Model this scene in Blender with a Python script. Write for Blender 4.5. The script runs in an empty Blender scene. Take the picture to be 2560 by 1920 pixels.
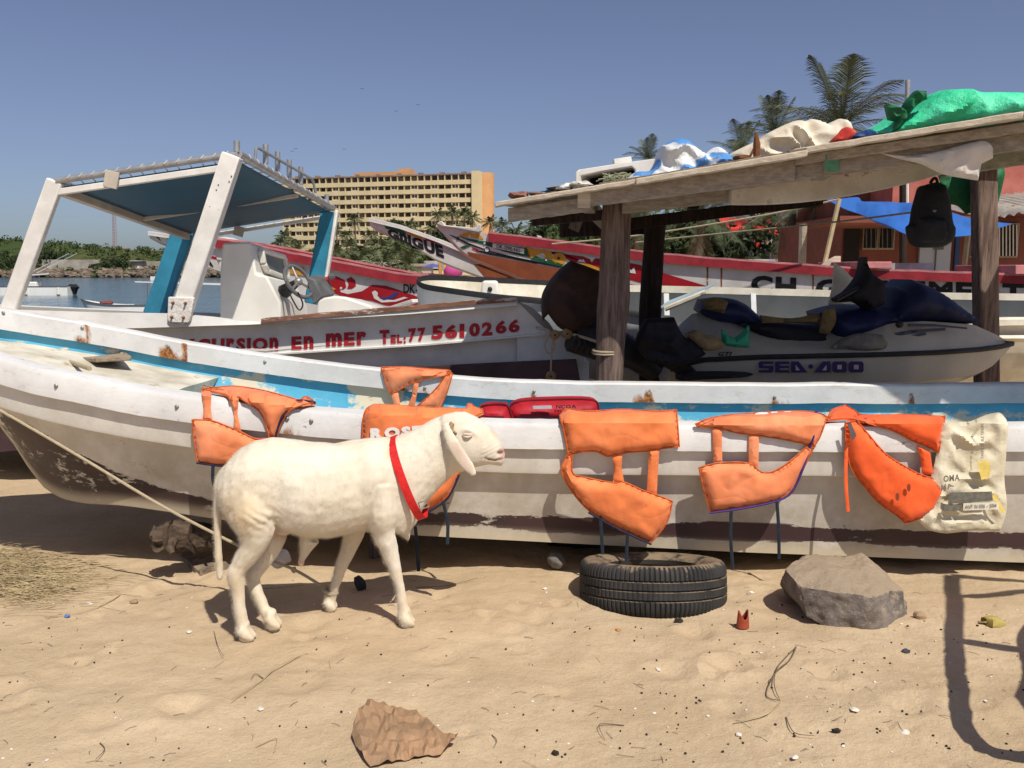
import bpy, bmesh, math, random
import numpy as np
from math import sin, cos, pi, radians as R, sqrt, atan2
from mathutils import Vector as V, Matrix, noise as NZ
from mathutils.geometry import delaunay_2d_cdt

scene = bpy.context.scene
COL = scene.collection
random.seed(7)

# ---------------------------------------------------------------- camera
F, PITCH, CAMZ = 2130.0, R(7.75), 1.6
cam = bpy.data.cameras.new('camera'); camo = bpy.data.objects.new('camera', cam); COL.objects.link(camo)
camo.location = (0, 0, CAMZ); camo.rotation_euler = (R(90) - PITCH, 0, 0)
cam.sensor_fit = 'HORIZONTAL'; cam.sensor_width = 36; cam.lens = 36 * F / 2560
cam.clip_start = 0.05; cam.clip_end = 6000
scene.camera = camo

# ---------------------------------------------------------------- sky, sun, exposure
SUN = V((.27, -.50, .82)).normalized()
w = bpy.data.worlds.new('World'); scene.world = w; w.use_nodes = True
nt = w.node_tree; nt.nodes.clear()
sky = nt.nodes.new('ShaderNodeTexSky'); sky.sky_type = 'NISHITA'; sky.sun_disc = False
sky.sun_elevation = math.asin(SUN.z); sky.sun_rotation = atan2(SUN.x, SUN.y)
sky.altitude = 0; sky.air_density = .85; sky.dust_density = 1.1; sky.ozone_density = 7.5
bg = nt.nodes.new('ShaderNodeBackground'); bg.inputs[1].default_value = .086
wo = nt.nodes.new('ShaderNodeOutputWorld')
hz = nt.nodes.new('ShaderNodeHueSaturation'); hz.inputs['Saturation'].default_value = .80; hz.inputs['Hue'].default_value = .512
nt.links.new(sky.outputs[0], hz.inputs['Color']); nt.links.new(hz.outputs[0], bg.inputs[0]); nt.links.new(bg.outputs[0], wo.inputs[0])
sun = bpy.data.lights.new('sun', 'SUN'); sun.energy = 4.75; sun.angle = R(.53); sun.color = (1, .94, .84)
suno = bpy.data.objects.new('sun', sun); COL.objects.link(suno)
suno.rotation_euler = SUN.to_track_quat('Z', 'Y').to_euler()
suno.location = (3, -3, 8)
scene.view_settings.view_transform = 'Standard'; scene.view_settings.look = 'None'
scene.view_settings.exposure = 0.0; scene.view_settings.gamma = 1
scene.render.engine = 'CYCLES'
scene.cycles.max_bounces = 6; scene.cycles.diffuse_bounces = 2; scene.cycles.transparent_max_bounces = 8
scene.cycles.use_denoising = True

# ---------------------------------------------------------------- pixel (2560 x 1920 photo) to place
CAM = V((0, 0, CAMZ)); cp, sp = cos(PITCH), sin(PITCH)
def ray(u, v):
    x = (u - 1280) / F; y = (960 - v) / F
    return V((x, cp + y * sp, -sp + y * cp))
def P(u, v, Y):
    r = ray(u, v); return CAM + r * (Y / r.y)
def PZ(u, v, z):
    r = ray(u, v); return CAM + r * ((z - CAMZ) / r.z)
def PP(u, v, p0, n):
    r = ray(u, v); return CAM + r * ((p0 - CAM).dot(n) / r.dot(n))
def lerp(a, b, t): return a + (b - a) * t
def interp(x, pts):
    if x <= pts[0][0]: return pts[0][1]
    for (a, b), (c, d) in zip(pts, pts[1:]):
        if x <= c: return b + (d - b) * (x - a) / (c - a)
    return pts[-1][1]
def smooth(e0, e1, x):
    t = max(0, min(1, (x - e0) / (e1 - e0))); return t * t * (3 - 2 * t)
def fbm(x, y, z=0.0, o=4):
    return NZ.fractal(V((x, y, z)), 1.0, 2.0, o)
def catmull(pts, n=6):
    pts = [V(p) for p in pts]; out = []
    for i in range(len(pts) - 1):
        p0 = pts[max(i - 1, 0)]; p1 = pts[i]; p2 = pts[i + 1]; p3 = pts[min(i + 2, len(pts) - 1)]
        for k in range(n):
            t = k / n
            out.append(.5 * ((2 * p1) + (p2 - p0) * t + (2 * p0 - 5 * p1 + 4 * p2 - p3) * t * t + (3 * p1 - p0 - 3 * p2 + p3) * t ** 3))
    out.append(pts[-1]); return out
def smooth_closed(pts, n=4):
    pts = [V(p) for p in pts]; out = []; m = len(pts)
    for i in range(m):
        p0, p1, p2, p3 = pts[i - 1], pts[i], pts[(i + 1) % m], pts[(i + 2) % m]
        for k in range(n):
            t = k / n
            out.append(.5 * ((2 * p1) + (p2 - p0) * t + (2 * p0 - 5 * p1 + 4 * p2 - p3) * t * t + (3 * p1 - p0 - 3 * p2 + p3) * t ** 3))
    return out

# ---------------------------------------------------------------- ground height
WATER_Z = -0.62
def shore(x, y):      # > 0 on land
    return x + .31 * y - 1.2 + 1.2 * sin(y * .045)
def ground_base(x, y):
    z = -.05 * max(0, min(y, 9) - 3)
    if y > 9: z += .012 * min(y - 9, 120) * smooth(0, 14, shore(x, y))
    if y > 8.5:
        s = shore(x, y)
        z -= 1.3 * smooth(1.5, -7, s) * smooth(8.5, 13, y)
    return z
DENTS = []
def ground(x, y):
    z = ground_base(x, y)
    if y < 12 and abs(x) < 8:
        z += .022 * fbm(x * 1.1, y * 1.1, 3.1, 3) + .012 * fbm(x * 3.5, y * 3.5, 1.7, 3) + .005 * fbm(x * 11, y * 11, 4.2, 2)
        for (dx, dy, dr, dd) in DENTS:
            q = ((x - dx) ** 2 + (y - dy) ** 2) / (dr * dr)
            if q < 4: z += -dd * math.exp(-q * 2.2) + dd * .55 * math.exp(-((sqrt(q) - 1.15) ** 2) * 9)
    return z
random.seed(11)
for i in range(130):
    DENTS.append((random.uniform(-3.2, 3.2), random.uniform(1.9, 4.6), random.uniform(.04, .10), random.uniform(.006, .022)))
for i in range(11):      # hoof tracks: runs of small crisp prints
    hx, hy, ha = random.uniform(-2.6, 2.2), random.uniform(2.1, 4.1), random.uniform(-.5, .5)
    for j in range(7):
        for sd_ in (-.035, .035):
            DENTS.append((hx + j * .17 * cos(ha) - sd_ * sin(ha) + random.uniform(-.03, .03), hy + j * .17 * sin(ha) + sd_ * cos(ha) + random.uniform(-.03, .03), random.uniform(.024, .036), random.uniform(.006, .014)))
def PG(u, v):
    z = 0
    for _ in range(8):
        p = PZ(u, v, z); z = ground(p.x, p.y)
    return PZ(u, v, z)

# ---------------------------------------------------------------- materials
MATS = {}
class NT:
    def __init__(s, name):
        m = bpy.data.materials.new(name); m.use_nodes = True; s.m = m; s.t = m.node_tree
        s.b = s.t.nodes['Principled BSDF']; s.tc = s.n('ShaderNodeTexCoord')
    def n(s, t, **k):
        q = s.t.nodes.new(t)
        for a, b in k.items(): setattr(q, a, b)
        return q
    def l(s, a, b): s.t.links.new(a, b)
    def noise(s, scale, detail=5, rough=.6, stretch=None, coord='Object'):
        q = s.n('ShaderNodeTexNoise'); q.inputs['Scale'].default_value = scale
        q.inputs['Detail'].default_value = detail; q.inputs['Roughness'].default_value = rough
        src = s.tc.outputs[coord]
        if stretch:
            mp = s.n('ShaderNodeMapping'); mp.inputs['Scale'].default_value = stretch; s.l(src, mp.inputs[0]); src = mp.outputs[0]
        s.l(src, q.inputs['Vector']); return q.outputs['Fac']
    def ramp(s, fac, lo, hi, a=0.0, b=1.0):
        q = s.n('ShaderNodeMapRange'); q.interpolation_type = 'SMOOTHSTEP'
        q.inputs[1].default_value = lo; q.inputs[2].default_value = hi; q.inputs[3].default_value = a; q.inputs[4].default_value = b
        s.l(fac, q.inputs[0]); return q.outputs[0]
    def mix(s, fac, a, b):
        q = s.n('ShaderNodeMix'); q.data_type = 'RGBA'
        for sock, x in ((q.inputs[0], fac), (q.inputs[6], a), (q.inputs[7], b)):
            if isinstance(x, (int, float)): sock.default_value = x
            elif isinstance(x, tuple): sock.default_value = (*x, 1)
            else: s.l(x, sock)
        return q.outputs[2]
    def math(s, op, a, b):
        q = s.n('ShaderNodeMath'); q.operation = op
        for sock, x in ((q.inputs[0], a), (q.inputs[1], b)):
            if isinstance(x, (int, float)): sock.default_value = x
            else: s.l(x, sock)
        return q.outputs[0]
    def attr(s, name):
        q = s.n('ShaderNodeAttribute'); q.attribute_name = name; return q.outputs['Fac']
    def bump(s, fac, strength, dist=.01):
        q = s.n('ShaderNodeBump'); q.inputs['Strength'].default_value = strength; q.inputs['Distance'].default_value = dist
        s.l(fac, q.inputs['Height'])
        if s.b.inputs['Normal'].links: s.l(s.b.inputs['Normal'].links[0].from_socket, q.inputs['Normal'])
        s.l(q.outputs[0], s.b.inputs['Normal']); return q
    def col(s, c):
        if isinstance(c, tuple): s.b.inputs['Base Color'].default_value = (*c, 1)
        else: s.l(c, s.b.inputs['Base Color'])
    def set(s, rough=.6, metal=0, spec=.3):
        s.b.inputs['Roughness'].default_value = rough; s.b.inputs['Metallic'].default_value = metal
        s.b.inputs['Specular IOR Level'].default_value = spec
def mul(c, k): return tuple(min(1, x * k) for x in c)
def mat(name, c, rough=.6, var=.15, scale=7, bump=.15, bscale=60, c2=None, wear=None, wearc=(.3, .25, .2), metal=0, spec=.3, stretch=None, bdist=.004, wscale=9, trans=0):
    """painted / plain surface: tone variation, optional wear patches, fine relief"""
    if name in MATS: return MATS[name]
    s = NT(name); s.set(rough, metal, spec)
    f = s.noise(scale, 6, .65, stretch)
    c_ = s.mix(s.ramp(f, .3, .7), mul(c, 1 - var), c2 or mul(c, 1 + var * .6))
    if wear is not None:
        wf = s.noise(wscale, 8, .75, stretch); c_ = s.mix(s.ramp(wf, 1 - wear - .03, 1 - wear + .03), c_, wearc)
    s.col(c_)
    if bump: s.bump(s.noise(bscale, 4, .6, stretch), bump, bdist)
    if trans:
        s.b.inputs['Transmission Weight'].default_value = trans
    MATS[name] = s.m; return s.m

# ---------------------------------------------------------------- objects
def props(o, label=None, cat=None, group=None, kind=None):
    if label: o['label'] = label
    if cat: o['category'] = cat
    if group: o['group'] = group
    if kind: o['kind'] = kind
    return o
def thing(name, label, cat, loc=(0, 0, 0), group=None, kind=None):
    o = bpy.data.objects.new(name, None); COL.objects.link(o); o.location = loc; o.empty_display_size = .1
    return props(o, label, cat, group, kind)
def wloc(o):
    l = V(o.location)
    while o.parent: o = o.parent; l += V(o.location)
    return l
class MB:
    def __init__(s): s.v = []; s.f = []; s.at = {}
    def add(s, vs, fs):
        b = len(s.v); s.v += [V(p) for p in vs]; s.f += [tuple(i + b for i in f) for f in fs]; return b
    def box(s, c, size, rot=None):
        a, b, d = (q / 2 for q in size); c = V(c)
        vs = [V((x, y, z)) for x in (-a, a) for y in (-b, b) for z in (-d, d)]
        if rot is not None: vs = [rot @ p for p in vs]
        s.add([c + p for p in vs], [(0, 1, 3, 2), (4, 6, 7, 5), (0, 4, 5, 1), (2, 3, 7, 6), (0, 2, 6, 4), (1, 5, 7, 3)]); return s
    def hexa(s, q):   # 8 corners: bottom 4 (ccw), top 4
        s.add(q, [(3, 2, 1, 0), (4, 5, 6, 7), (0, 1, 5, 4), (1, 2, 6, 5), (2, 3, 7, 6), (3, 0, 4, 7)]); return s
    def bar(s, a, b, w, h, up=(0, 0, 1)):
        a, b = V(a), V(b); d = (b - a).normalized(); x = d.cross(V(up)).normalized() * w / 2; y = x.cross(d).normalized() * h / 2
        s.hexa([a - x - y, a + x - y, b + x - y, b - x - y, a - x + y, a + x + y, b + x + y, b - x + y]); return s
    def tube(s, path, r, n=8, cap=True, flat=1.0, up=None):
        path = [V(p) for p in path]; m = len(path); rs = r if isinstance(r, (list, tuple)) else [r] * m
        rings = []; t0 = (path[1] - path[0]).normalized()
        x = t0.cross(V(up) if up else V((.13, .27, .95))); x = x.normalized() if x.length > 1e-4 else V((1, 0, 0))
        for i, p in enumerate(path):
            t = (path[min(i + 1, m - 1)] - path[max(i - 1, 0)]); t = t.normalized() if t.length > 1e-9 else t0
            x = (x - t * x.dot(t)).normalized(); y = t.cross(x)
            rings.append([p + (x * cos(2 * pi * k / n) + y * sin(2 * pi * k / n) * flat) * rs[i] for k in range(n)])
        s.loft(rings, True, cap); return s
    def loft(s, rings, closed=True, cap=True):
        n = len(rings[0]); b = len(s.v)
        for rg in rings: s.v += [V(p) for p in rg]
        for i in range(len(rings) - 1):
            for k in range(n if closed else n - 1):
                k2 = (k + 1) % n
                s.f.append((b + i * n + k, b + i * n + k2, b + (i + 1) * n + k2, b + (i + 1) * n + k))
        if cap and closed:
            s.f.append(tuple(b + k for k in reversed(range(n)))); s.f.append(tuple(b + (len(rings) - 1) * n + k for k in range(n)))
        return s
    def prism(s, poly, off):
        poly = [V(p) for p in poly]; n = len(poly); off = V(off)
        s.add(poly + [p + off for p in poly], [tuple(range(n)), tuple(range(2 * n - 1, n - 1, -1))] + [((k + 1) % n, k, n + k, n + (k + 1) % n) for k in range(n)]); return s
    def ellipsoid(s, c, r, n=12, m=8, rot=None, jit=0, seed=0):
        c = V(c); rings = []
        for i in range(m + 1):
            th = pi * i / m; rg = []
            for k in range(n):
                ph = 2 * pi * k / n; d = V((sin(th) * cos(ph), sin(th) * sin(ph), cos(th)))
                if jit: d = d * (1 + jit * fbm(d.x * 1.6 + seed, d.y * 1.6, d.z * 1.6 + seed * .7, 3))
                p = V((d.x * r[0], d.y * r[1], d.z * r[2]))
                if rot is not None: p = rot @ p
                rg.append(c + p)
            rings.append(rg)
        s.loft(rings, True, False); return s
    def build(s, name, m, parent=None, flat=False, bevel=0, weld=True, sub=0, origin=None):
        base = wloc(parent) if parent else (V(origin) if origin is not None else None)
        if base is None:
            lo = V((min(p.x for p in s.v), min(p.y for p in s.v), min(p.z for p in s.v))); hi = V((max(p.x for p in s.v), max(p.y for p in s.v), 0))
            base = V(((lo.x + hi.x) / 2, (lo.y + hi.y) / 2, lo.z))
        me = bpy.data.meshes.new(name); me.from_pydata([p - base for p in s.v], [], s.f); me.update()
        for k, vals in s.at.items():
            a = me.attributes.new(k, 'FLOAT', 'POINT'); a.data.foreach_set('value', vals)
        bm = bmesh.new(); bm.from_mesh(me)
        if weld: bmesh.ops.remove_doubles(bm, verts=bm.verts, dist=1e-5)
        bmesh.ops.recalc_face_normals(bm, faces=bm.faces)
        bm.to_mesh(me); bm.free()
        if not flat:
            me.polygons.foreach_set('use_smooth', [True] * len(me.polygons))
            try: me.set_sharp_from_angle(angle=R(38))
            except Exception: pass
        me.materials.append(m)
        o = bpy.data.objects.new(name, me); COL.objects.link(o)
        if parent: o.parent = parent
        else: o.location = base
        if bevel:
            q = o.modifiers.new('bevel', 'BEVEL'); q.width = bevel; q.segments = 2; q.limit_method = 'ANGLE'; q.angle_limit = R(40)
        if sub:
            q = o.modifiers.new('sub', 'SUBSURF'); q.levels = sub; q.render_levels = sub
        return o
def copy_tree(o, parent=None, loc=None, rz=None, sc=None, label=None):
    c = o.copy(); COL.objects.link(c); c.parent = parent
    if parent is None:
        if loc is not None: c.location = loc
        if rz is not None: c.rotation_euler = (0, 0, rz)
        if sc is not None: c.scale = (sc, sc, sc)
        if label: c['label'] = label
    for ch in o.children: copy_tree(ch, c)
    return c

# ---------------------------------------------------------------- cloth-like panels from outlines
def resample(poly, step):
    out = []; n = len(poly)
    for i in range(n):
        a, b = poly[i], poly[(i + 1) % n]; L = sqrt((a[0] - b[0]) ** 2 + (a[1] - b[1]) ** 2); k = max(1, int(L / step + .5))
        for j in range(k): out.append((a[0] + (b[0] - a[0]) * j / k, a[1] + (b[1] - a[1]) * j / k))
    return out
def inside(p, poly):
    x, y = p; c = False; n = len(poly); j = n - 1
    for i in range(n):
        xi, yi = poly[i]; xj, yj = poly[j]
        if (yi > y) != (yj > y) and x < (xj - xi) * (y - yi) / (yj - yi) + xi: c = not c
        j = i
    return c
def seg_dist(p, poly):
    best = 1e9; n = len(poly); x, y = p
    for i in range(n):
        ax, ay = poly[i]; bx, by = poly[(i + 1) % n]; dx, dy = bx - ax, by - ay; L = dx * dx + dy * dy
        t = 0 if L == 0 else max(0, min(1, ((x - ax) * dx + (y - ay) * dy) / L))
        d = (x - ax - t * dx) ** 2 + (y - ay - t * dy) ** 2
        if d < best: best = d
    return sqrt(best)
def seg_dists(pts, poly):
    p = np.asarray(pts, float); a = np.asarray(poly, float); d = np.roll(a, -1, 0) - a; L = np.maximum((d * d).sum(1), 1e-12); best = np.full(len(p), 1e18)
    for i in range(len(a)):
        q = p - a[i]; t = np.clip((q @ d[i]) / L[i], 0, 1); e = q - t[:, None] * d[i]; best = np.minimum(best, (e * e).sum(1))
    return np.sqrt(best)
def insides(pts, poly):
    p = np.asarray(pts, float); c = np.zeros(len(p), bool); n = len(poly); x, y = p[:, 0], p[:, 1]
    for i in range(n):
        xi, yi = poly[i]; xj, yj = poly[i - 1]
        if yi == yj: continue
        c ^= ((yi > y) != (yj > y)) & (x < (xj - xi) * (y - yi) / (yj - yi) + xi)
    return c
def soft_outline(poly, n=4, corner=50):
    m = len(poly); pts = [V((a, b, 0)) for a, b in poly]; cr = []
    for i in range(m):
        a, b = pts[i] - pts[i - 1], pts[(i + 1) % m] - pts[i]; cr.append(a.length > 0 and b.length > 0 and a.angle(b) > R(corner))
    out = []
    for i in range(m):
        p1, p2 = pts[i], pts[(i + 1) % m]; p0 = p1 if cr[i] else pts[i - 1]; p3 = p2 if cr[(i + 1) % m] else pts[(i + 2) % m]
        for k in range(n):
            t = k / n; q = .5 * ((2 * p1) + (p2 - p0) * t + (2 * p0 - 5 * p1 + 4 * p2 - p3) * t * t + (3 * p1 - p0 - 3 * p2 + p3) * t ** 3); out.append((q.x, q.y))
    return out
def puff(poly, mapper, thick, step=8, edge=24, wr=0.0, wscale=.02, back=.012, mb=None, seed=0.0, curve=True, aniso=(1, 1), ridged=False, lip=0.0):
    """padded panel: outline (photo px), mapper(u, v) -> (point, outward normal)"""
    mb = mb or MB()
    if curve: poly = soft_outline(poly)
    bd = resample(poly, step); nb = len(bd); pts = list(bd)
    us = [p[0] for p in bd]; vs = [p[1] for p in bd]
    cand = []; row = 0; v = min(vs) + step * .5
    while v < max(vs):
        u = min(us) + (step * .5 if row % 2 else 0)
        while u < max(us): cand.append((u, v)); u += step
        v += step; row += 1
    if cand:
        ok = insides(cand, bd) & (seg_dists(cand, bd) > step * .55)
        pts += [q for q, k in zip(cand, ok) if k]
    r = delaunay_2d_cdt([V((p[0], p[1])) for p in pts], [(i, (i + 1) % nb) for i in range(nb)], [list(range(nb))], 1, 1e-4)
    vv, ff = r[0], r[2]
    n = len(vv); front = []; bk = []; ds = seg_dists([(p.x, p.y) for p in vv], bd)
    for p, d in zip(vv, ds):
        d = float(d); dd = max(0, d - lip); h = thick * sqrt(max(0, 1 - (1 - min(1, dd / edge)) ** 2)) + .003 * min(1, d / 3)
        if ridged:      # draped folds: a few warped crease families
            wx, wy = fbm(p.x * wscale * .35 + seed, p.y * wscale * .35, seed, 2), fbm(p.x * wscale * .35, p.y * wscale * .35 + seed, 7.7, 2); q = 0
            for k in range(3):
                an = seed * 1.7 + k * 1.05; ph = (p.x * cos(an) + p.y * sin(an)) * wscale * (1.7 + .9 * k) + 3.2 * wx + 2.6 * wy * (k - 1) + seed * (k + 1)
                q += (.75 - 1.5 * abs(sin(ph)) ** .8) * (.62 ** k)
            q *= .55
        else: q = fbm(p.x * wscale * aniso[0] + seed, p.y * wscale * aniso[1], seed * 1.3, 3)
        h += wr * q * min(1, .15 + dd / edge)
        b, nn = mapper(p.x, p.y); front.append(b + nn * h); bk.append(b - nn * back)
    b0 = len(mb.v); mb.v += front + bk
    cnt = {}
    for f in ff:
        f = list(f); mb.f.append(tuple(b0 + i for i in f)); mb.f.append(tuple(b0 + n + i for i in reversed(f)))
        for i in range(len(f)):
            e = (f[i], f[(i + 1) % len(f)]); k = (min(e), max(e)); cnt.setdefault(k, []).append(e)
    for k, es in cnt.items():
        if len(es) == 1:
            a, b = es[0]; mb.f.append((b0 + b, b0 + a, b0 + n + a, b0 + n + b))
    return mb
def plane_map(p0, n):
    p0, n = V(p0), V(n).normalized()
    def m(u, v): return PP(u, v, p0, n), n
    return m
def depth_map(fn, n=(0, -1, 0)):
    n = V(n).normalized()
    def m(u, v): return P(u, v, fn(u, v)), n
    return m

# ---------------------------------------------------------------- lettering (drawn glyph by glyph, laid on a surface)
GLY = {}
def glyph(ch, bold):
    k = (ch, bold)
    if k in GLY: return GLY[k]
    cu = bpy.data.curves.new('g', 'FONT'); cu.body = ch; cu.offset = bold; cu.resolution_u = 3; cu.fill_mode = 'FRONT'
    o = bpy.data.objects.new('g', cu); COL.objects.link(o); bpy.context.view_layer.update()
    dg = bpy.context.evaluated_depsgraph_get(); me = bpy.data.meshes.new_from_object(o.evaluated_get(dg))
    vs = [(p.co.x, p.co.y) for p in me.vertices]; fs = [tuple(p.vertices) for p in me.polygons]
    bpy.data.objects.remove(o); bpy.data.curves.remove(cu); bpy.data.meshes.remove(me)
    if vs:
        x0 = min(p[0] for p in vs); x1 = max(p[0] for p in vs); y0 = min(p[1] for p in vs); y1 = max(p[1] for p in vs)
        if not ch.isalnum(): y0, y1 = 0, .7
        vs = [((x - x0), (y - y0) / (y1 - y0)) for x, y in vs]; GLY[k] = (vs, fs, x1 - x0)
    else: GLY[k] = ([], [], .35)
    return GLY[k]
def lettering(text, u0, v0, u1, v1, h, mapper, bold=.03, gap=.08, slant=0.0, off=.004, heights=None, h1=None, flip=False):
    """text on the baseline (u0, v0)-(u1, v1) in photo px, every glyph h px tall"""
    mb = MB(); g = [glyph(c, bold) for c in text]
    ws = [q[2] if q[0] else .3 for q in g]; tot = sum(ws) + gap * (len(g) - 1); x = 0
    for i, q in enumerate(g):
        hh = heights[i] if heights else 1
        if q[0]:
            vs = []
            for (a, b) in q[0]:
                t = (x + a) / tot; H = lerp(h, h1 if h1 else h, t) * hh
                uu = lerp(u0, u1, t) + slant * b * H; vv = lerp(v0, v1, t) - b * H
                p, n = mapper(uu, vv); vs.append(p + n * off)
            mb.add(vs, q[1])
        x += ws[i] + gap
    return mb
def decal(polys, mapper, off=.003):
    mb = MB()
    for poly in polys:
        vs = []
        for a, b in poly:
            p, n = mapper(a, b); vs.append(p + n * off)
        r = delaunay_2d_cdt([V((a, b)) for a, b in poly], [], [list(range(len(poly)))], 1, 1e-4)
        if len(r[0]) == len(poly):
            mb.add(vs, [tuple(r[3][i][0] for i in f) for f in r[2]])
        else: mb.add(vs, [tuple(range(len(vs)))])
    return mb
def disc(u, v, r, ru=None, n=18): return [(u + (ru or r) * cos(2 * pi * k / n), v + r * sin(2 * pi * k / n)) for k in range(n)]
def curve2(pts, n=5): return [(p.x, p.y) for p in smooth_closed([(a, b, 0) for a, b in pts], n)]
# ================================================================= ground, water
def sand_material():
    s = NT('sand'); s.set(.95, 0, .12)
    c = s.mix(s.ramp(s.noise(1.3, 6, .6), .3, .7), (.475, .355, .22), (.585, .45, .295))
    c = s.mix(s.ramp(s.noise(14, 6, .7), .42, .75, 0, .45), c, (.42, .30, .19))
    c = s.mix(s.ramp(s.noise(240, 2, .6), .56, .72, 0, .5), c, (.68, .54, .38))
    c = s.mix(s.ramp(s.noise(120, 3, .6), .66, .70, 0, .7), c, (.22, .155, .105))
    s.col(c)
    s.bump(s.noise(9, 6, .7), .4, .04); s.bump(s.noise(30, 6, .75), .5, .018); s.bump(s.noise(160, 4, .75), .5, .004)
    return s.m
SANDM = sand_material()
def axis(lo, hi, fine0, fine1, d, grow=1.18, far=None):
    xs = [fine0]
    while xs[-1] < fine1: xs.append(xs[-1] + d)
    st = d
    while xs[-1] < hi: st *= grow; xs.append(xs[-1] + st)
    st = d; pre = []
    x = fine0
    while x > lo: st *= grow; x -= st; pre.append(x)
    return list(reversed(pre)) + xs
xs = axis(-1500, 1500, -3.3, 3.3, .03); ys = axis(-40, 3000, 1.7, 5.0, .026)
g = MB(); nx = len(xs)
for y in ys:
    for x in xs: g.v.append(V((x, y, ground(x, y))))
for j in range(len(ys) - 1):
    for i in range(nx - 1): g.f.append((j * nx + i, j * nx + i + 1, (j + 1) * nx + i + 1, (j + 1) * nx + i))
o = g.build('sand_beach', SANDM, origin=(0, 0, 0), weld=False); props(o, 'pale rippled sand beach under the boats', kind='structure')

s = NT('sea_water'); s.set(.12, 0, .5); s.b.inputs['IOR'].default_value = 1.33
s.col(s.mix(s.ramp(s.noise(.05, 4), .35, .65), (.018, .062, .088), (.03, .09, .12)))
s.bump(s.noise(1.1, 4, .6, (1, .35, 1)), .55, .25); s.bump(s.noise(.25, 3, .5, (1, .4, 1)), .4, .6)
wm = MB(); wm.add([(-1500, 8, WATER_Z), (1500, 8, WATER_Z), (1500, 3000, WATER_Z), (-1500, 3000, WATER_Z)], [(0, 1, 2, 3)])
props(wm.build('sea', s.m, origin=(0, 0, WATER_Z)), 'blue green sea behind the boats', kind='structure')
# ================================================================= open white boat in front
YC = 5.15
ST_B = [(-3.66, .02), (-3.6, .14), (-3.5, .27), (-3.3, .45), (-3.1, .57), (-2.9, .66), (-2.7, .72), (-2.5, .77), (-2.2, .81), (-1.9, .84), (-1.5, .865), (-1, .85), (-.5, .80), (0, .765), (.5, .76), (1.5, .745), (3, .74), (4.4, .72)]
ST_Z = [(-3.66, 1.44), (-3.3, 1.335), (-3.1, 1.285), (-2.9, 1.24), (-2.7, 1.19), (-2.5, 1.14), (-2.2, 1.075), (-1.9, 1.02), (-1.5, .96), (-1, .90), (-.5, .855), (0, .822), (.5, .812), (1, .807), (2, .80), (4.4, .81)]
ST_C = [(-3.66, .004), (-3.15, .012), (-3.05, .02), (-2.95, .07), (-2.8, .2), (-2.6, .36), (-2.4, .47), (-2.2, .55), (-1.9, .62), (-1.5, .67), (-1, .67), (0, .62), (1.5, .60), (4.4, .58)]
ST_K = [(-3.66, 1.30), (-3.4, 1.0), (-3.15, .68), (-3.05, .53), (-2.95, .38), (-2.8, .29), (-2.6, .265), (-2.4, .27), (-2.2, .29), (-1.9, .27), (-1.5, .225), (-1, .18), (-.5, .14), (0, .105), (1.3, .03), (2.9, -.035), (4.4, -.05)]
def sm_interp(x, pts): return (interp(x - .12, pts) + 2 * interp(x, pts) + interp(x + .12, pts)) / 4
def table(fn):
    T = [fn(-4 + i * .01) for i in range(901)]
    def g_(x):
        k = max(0.0, min(899.0, (x + 4) * 100)); i = int(k); return T[i] + (T[i + 1] - T[i]) * (k - i)
    return g_
bB = table(lambda x: interp(x, ST_B) if x < -3.4 else sm_interp(x, ST_B)); bZ = table(lambda x: sm_interp(x, ST_Z))
bC = table(lambda x: interp(x, ST_C) if x < -3.3 else sm_interp(x, ST_C)); bK = table(lambda x: sm_interp(x, ST_K))
def dz_near(x): return -.026 - .026 * smooth(-1.2, -3.0, x)      # the boat heels a little towards the viewer
def near_front(x): return YC - bB(x) - .032          # outer face of the near rail
boat = thing('open_boat', 'long open white wooden boat with pale blue inside, life jackets drying on its side', 'boat', (0, YC, -.11))
def hull_sec(x, sgn):
    b, z, c, k = bB(x), bZ(x) + (dz_near(x) if sgn < 0 else 0), bC(x), bK(x); e = min(1, b / .5); c = min(c, b - .0)
    ky = max(.0, b - .08 * e)
    def q(h, zz): return V((x, YC + sgn * h, zz))
    zk = z - .27; hgt = max(.02, zk - k)
    return [q(b, z - .02), q(b - .004 * e, z - .13), q(b - .01 * e, z - .255), q(b - .014 * e, zk),
            q(lerp(c, b, lerp(.72, .52, smooth(-2.9, -1.6, x))), zk - .02 * e), q(lerp(c, b, lerp(.52, .36, smooth(-2.9, -1.6, x))), zk - hgt * .3), q(lerp(c, b, lerp(.3, .2, smooth(-2.9, -1.6, x))), zk - hgt * .55), q(lerp(c, b, .08), zk - hgt * .8),
            q(c, k + .01), q(c * .93, k - .004), q(c * .5, k - .02), q(0, k - .03)]
XS = [-3.66, -3.63, -3.6, -3.55] + [-3.5 + .05 * i for i in range(159)]
def paint_zone(p):     # dark bottom paint (0..1) by place on the hull
    x, z = p.x, p.z
    top = interp(x, [(-3.2, .98), (-2.75, .80), (-2.5, .68), (-2.2, .53), (-1.8, .40), (-1.4, .335), (-.9, .31), (-.3, .29), (.3, .245), (1, .22), (2, .175), (3, .14), (4.4, .14)])
    bot = interp(x, [(-3.2, .0), (-1.9, .2), (-1.5, .262), (-.9, .225), (-.3, .2), (.3, .16), (1, .13), (2, .085), (3, .05), (4.4, .05)])
    return smooth(top + .02, top - .02, z) * smooth(bot - .02, bot + .02, z)
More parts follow.
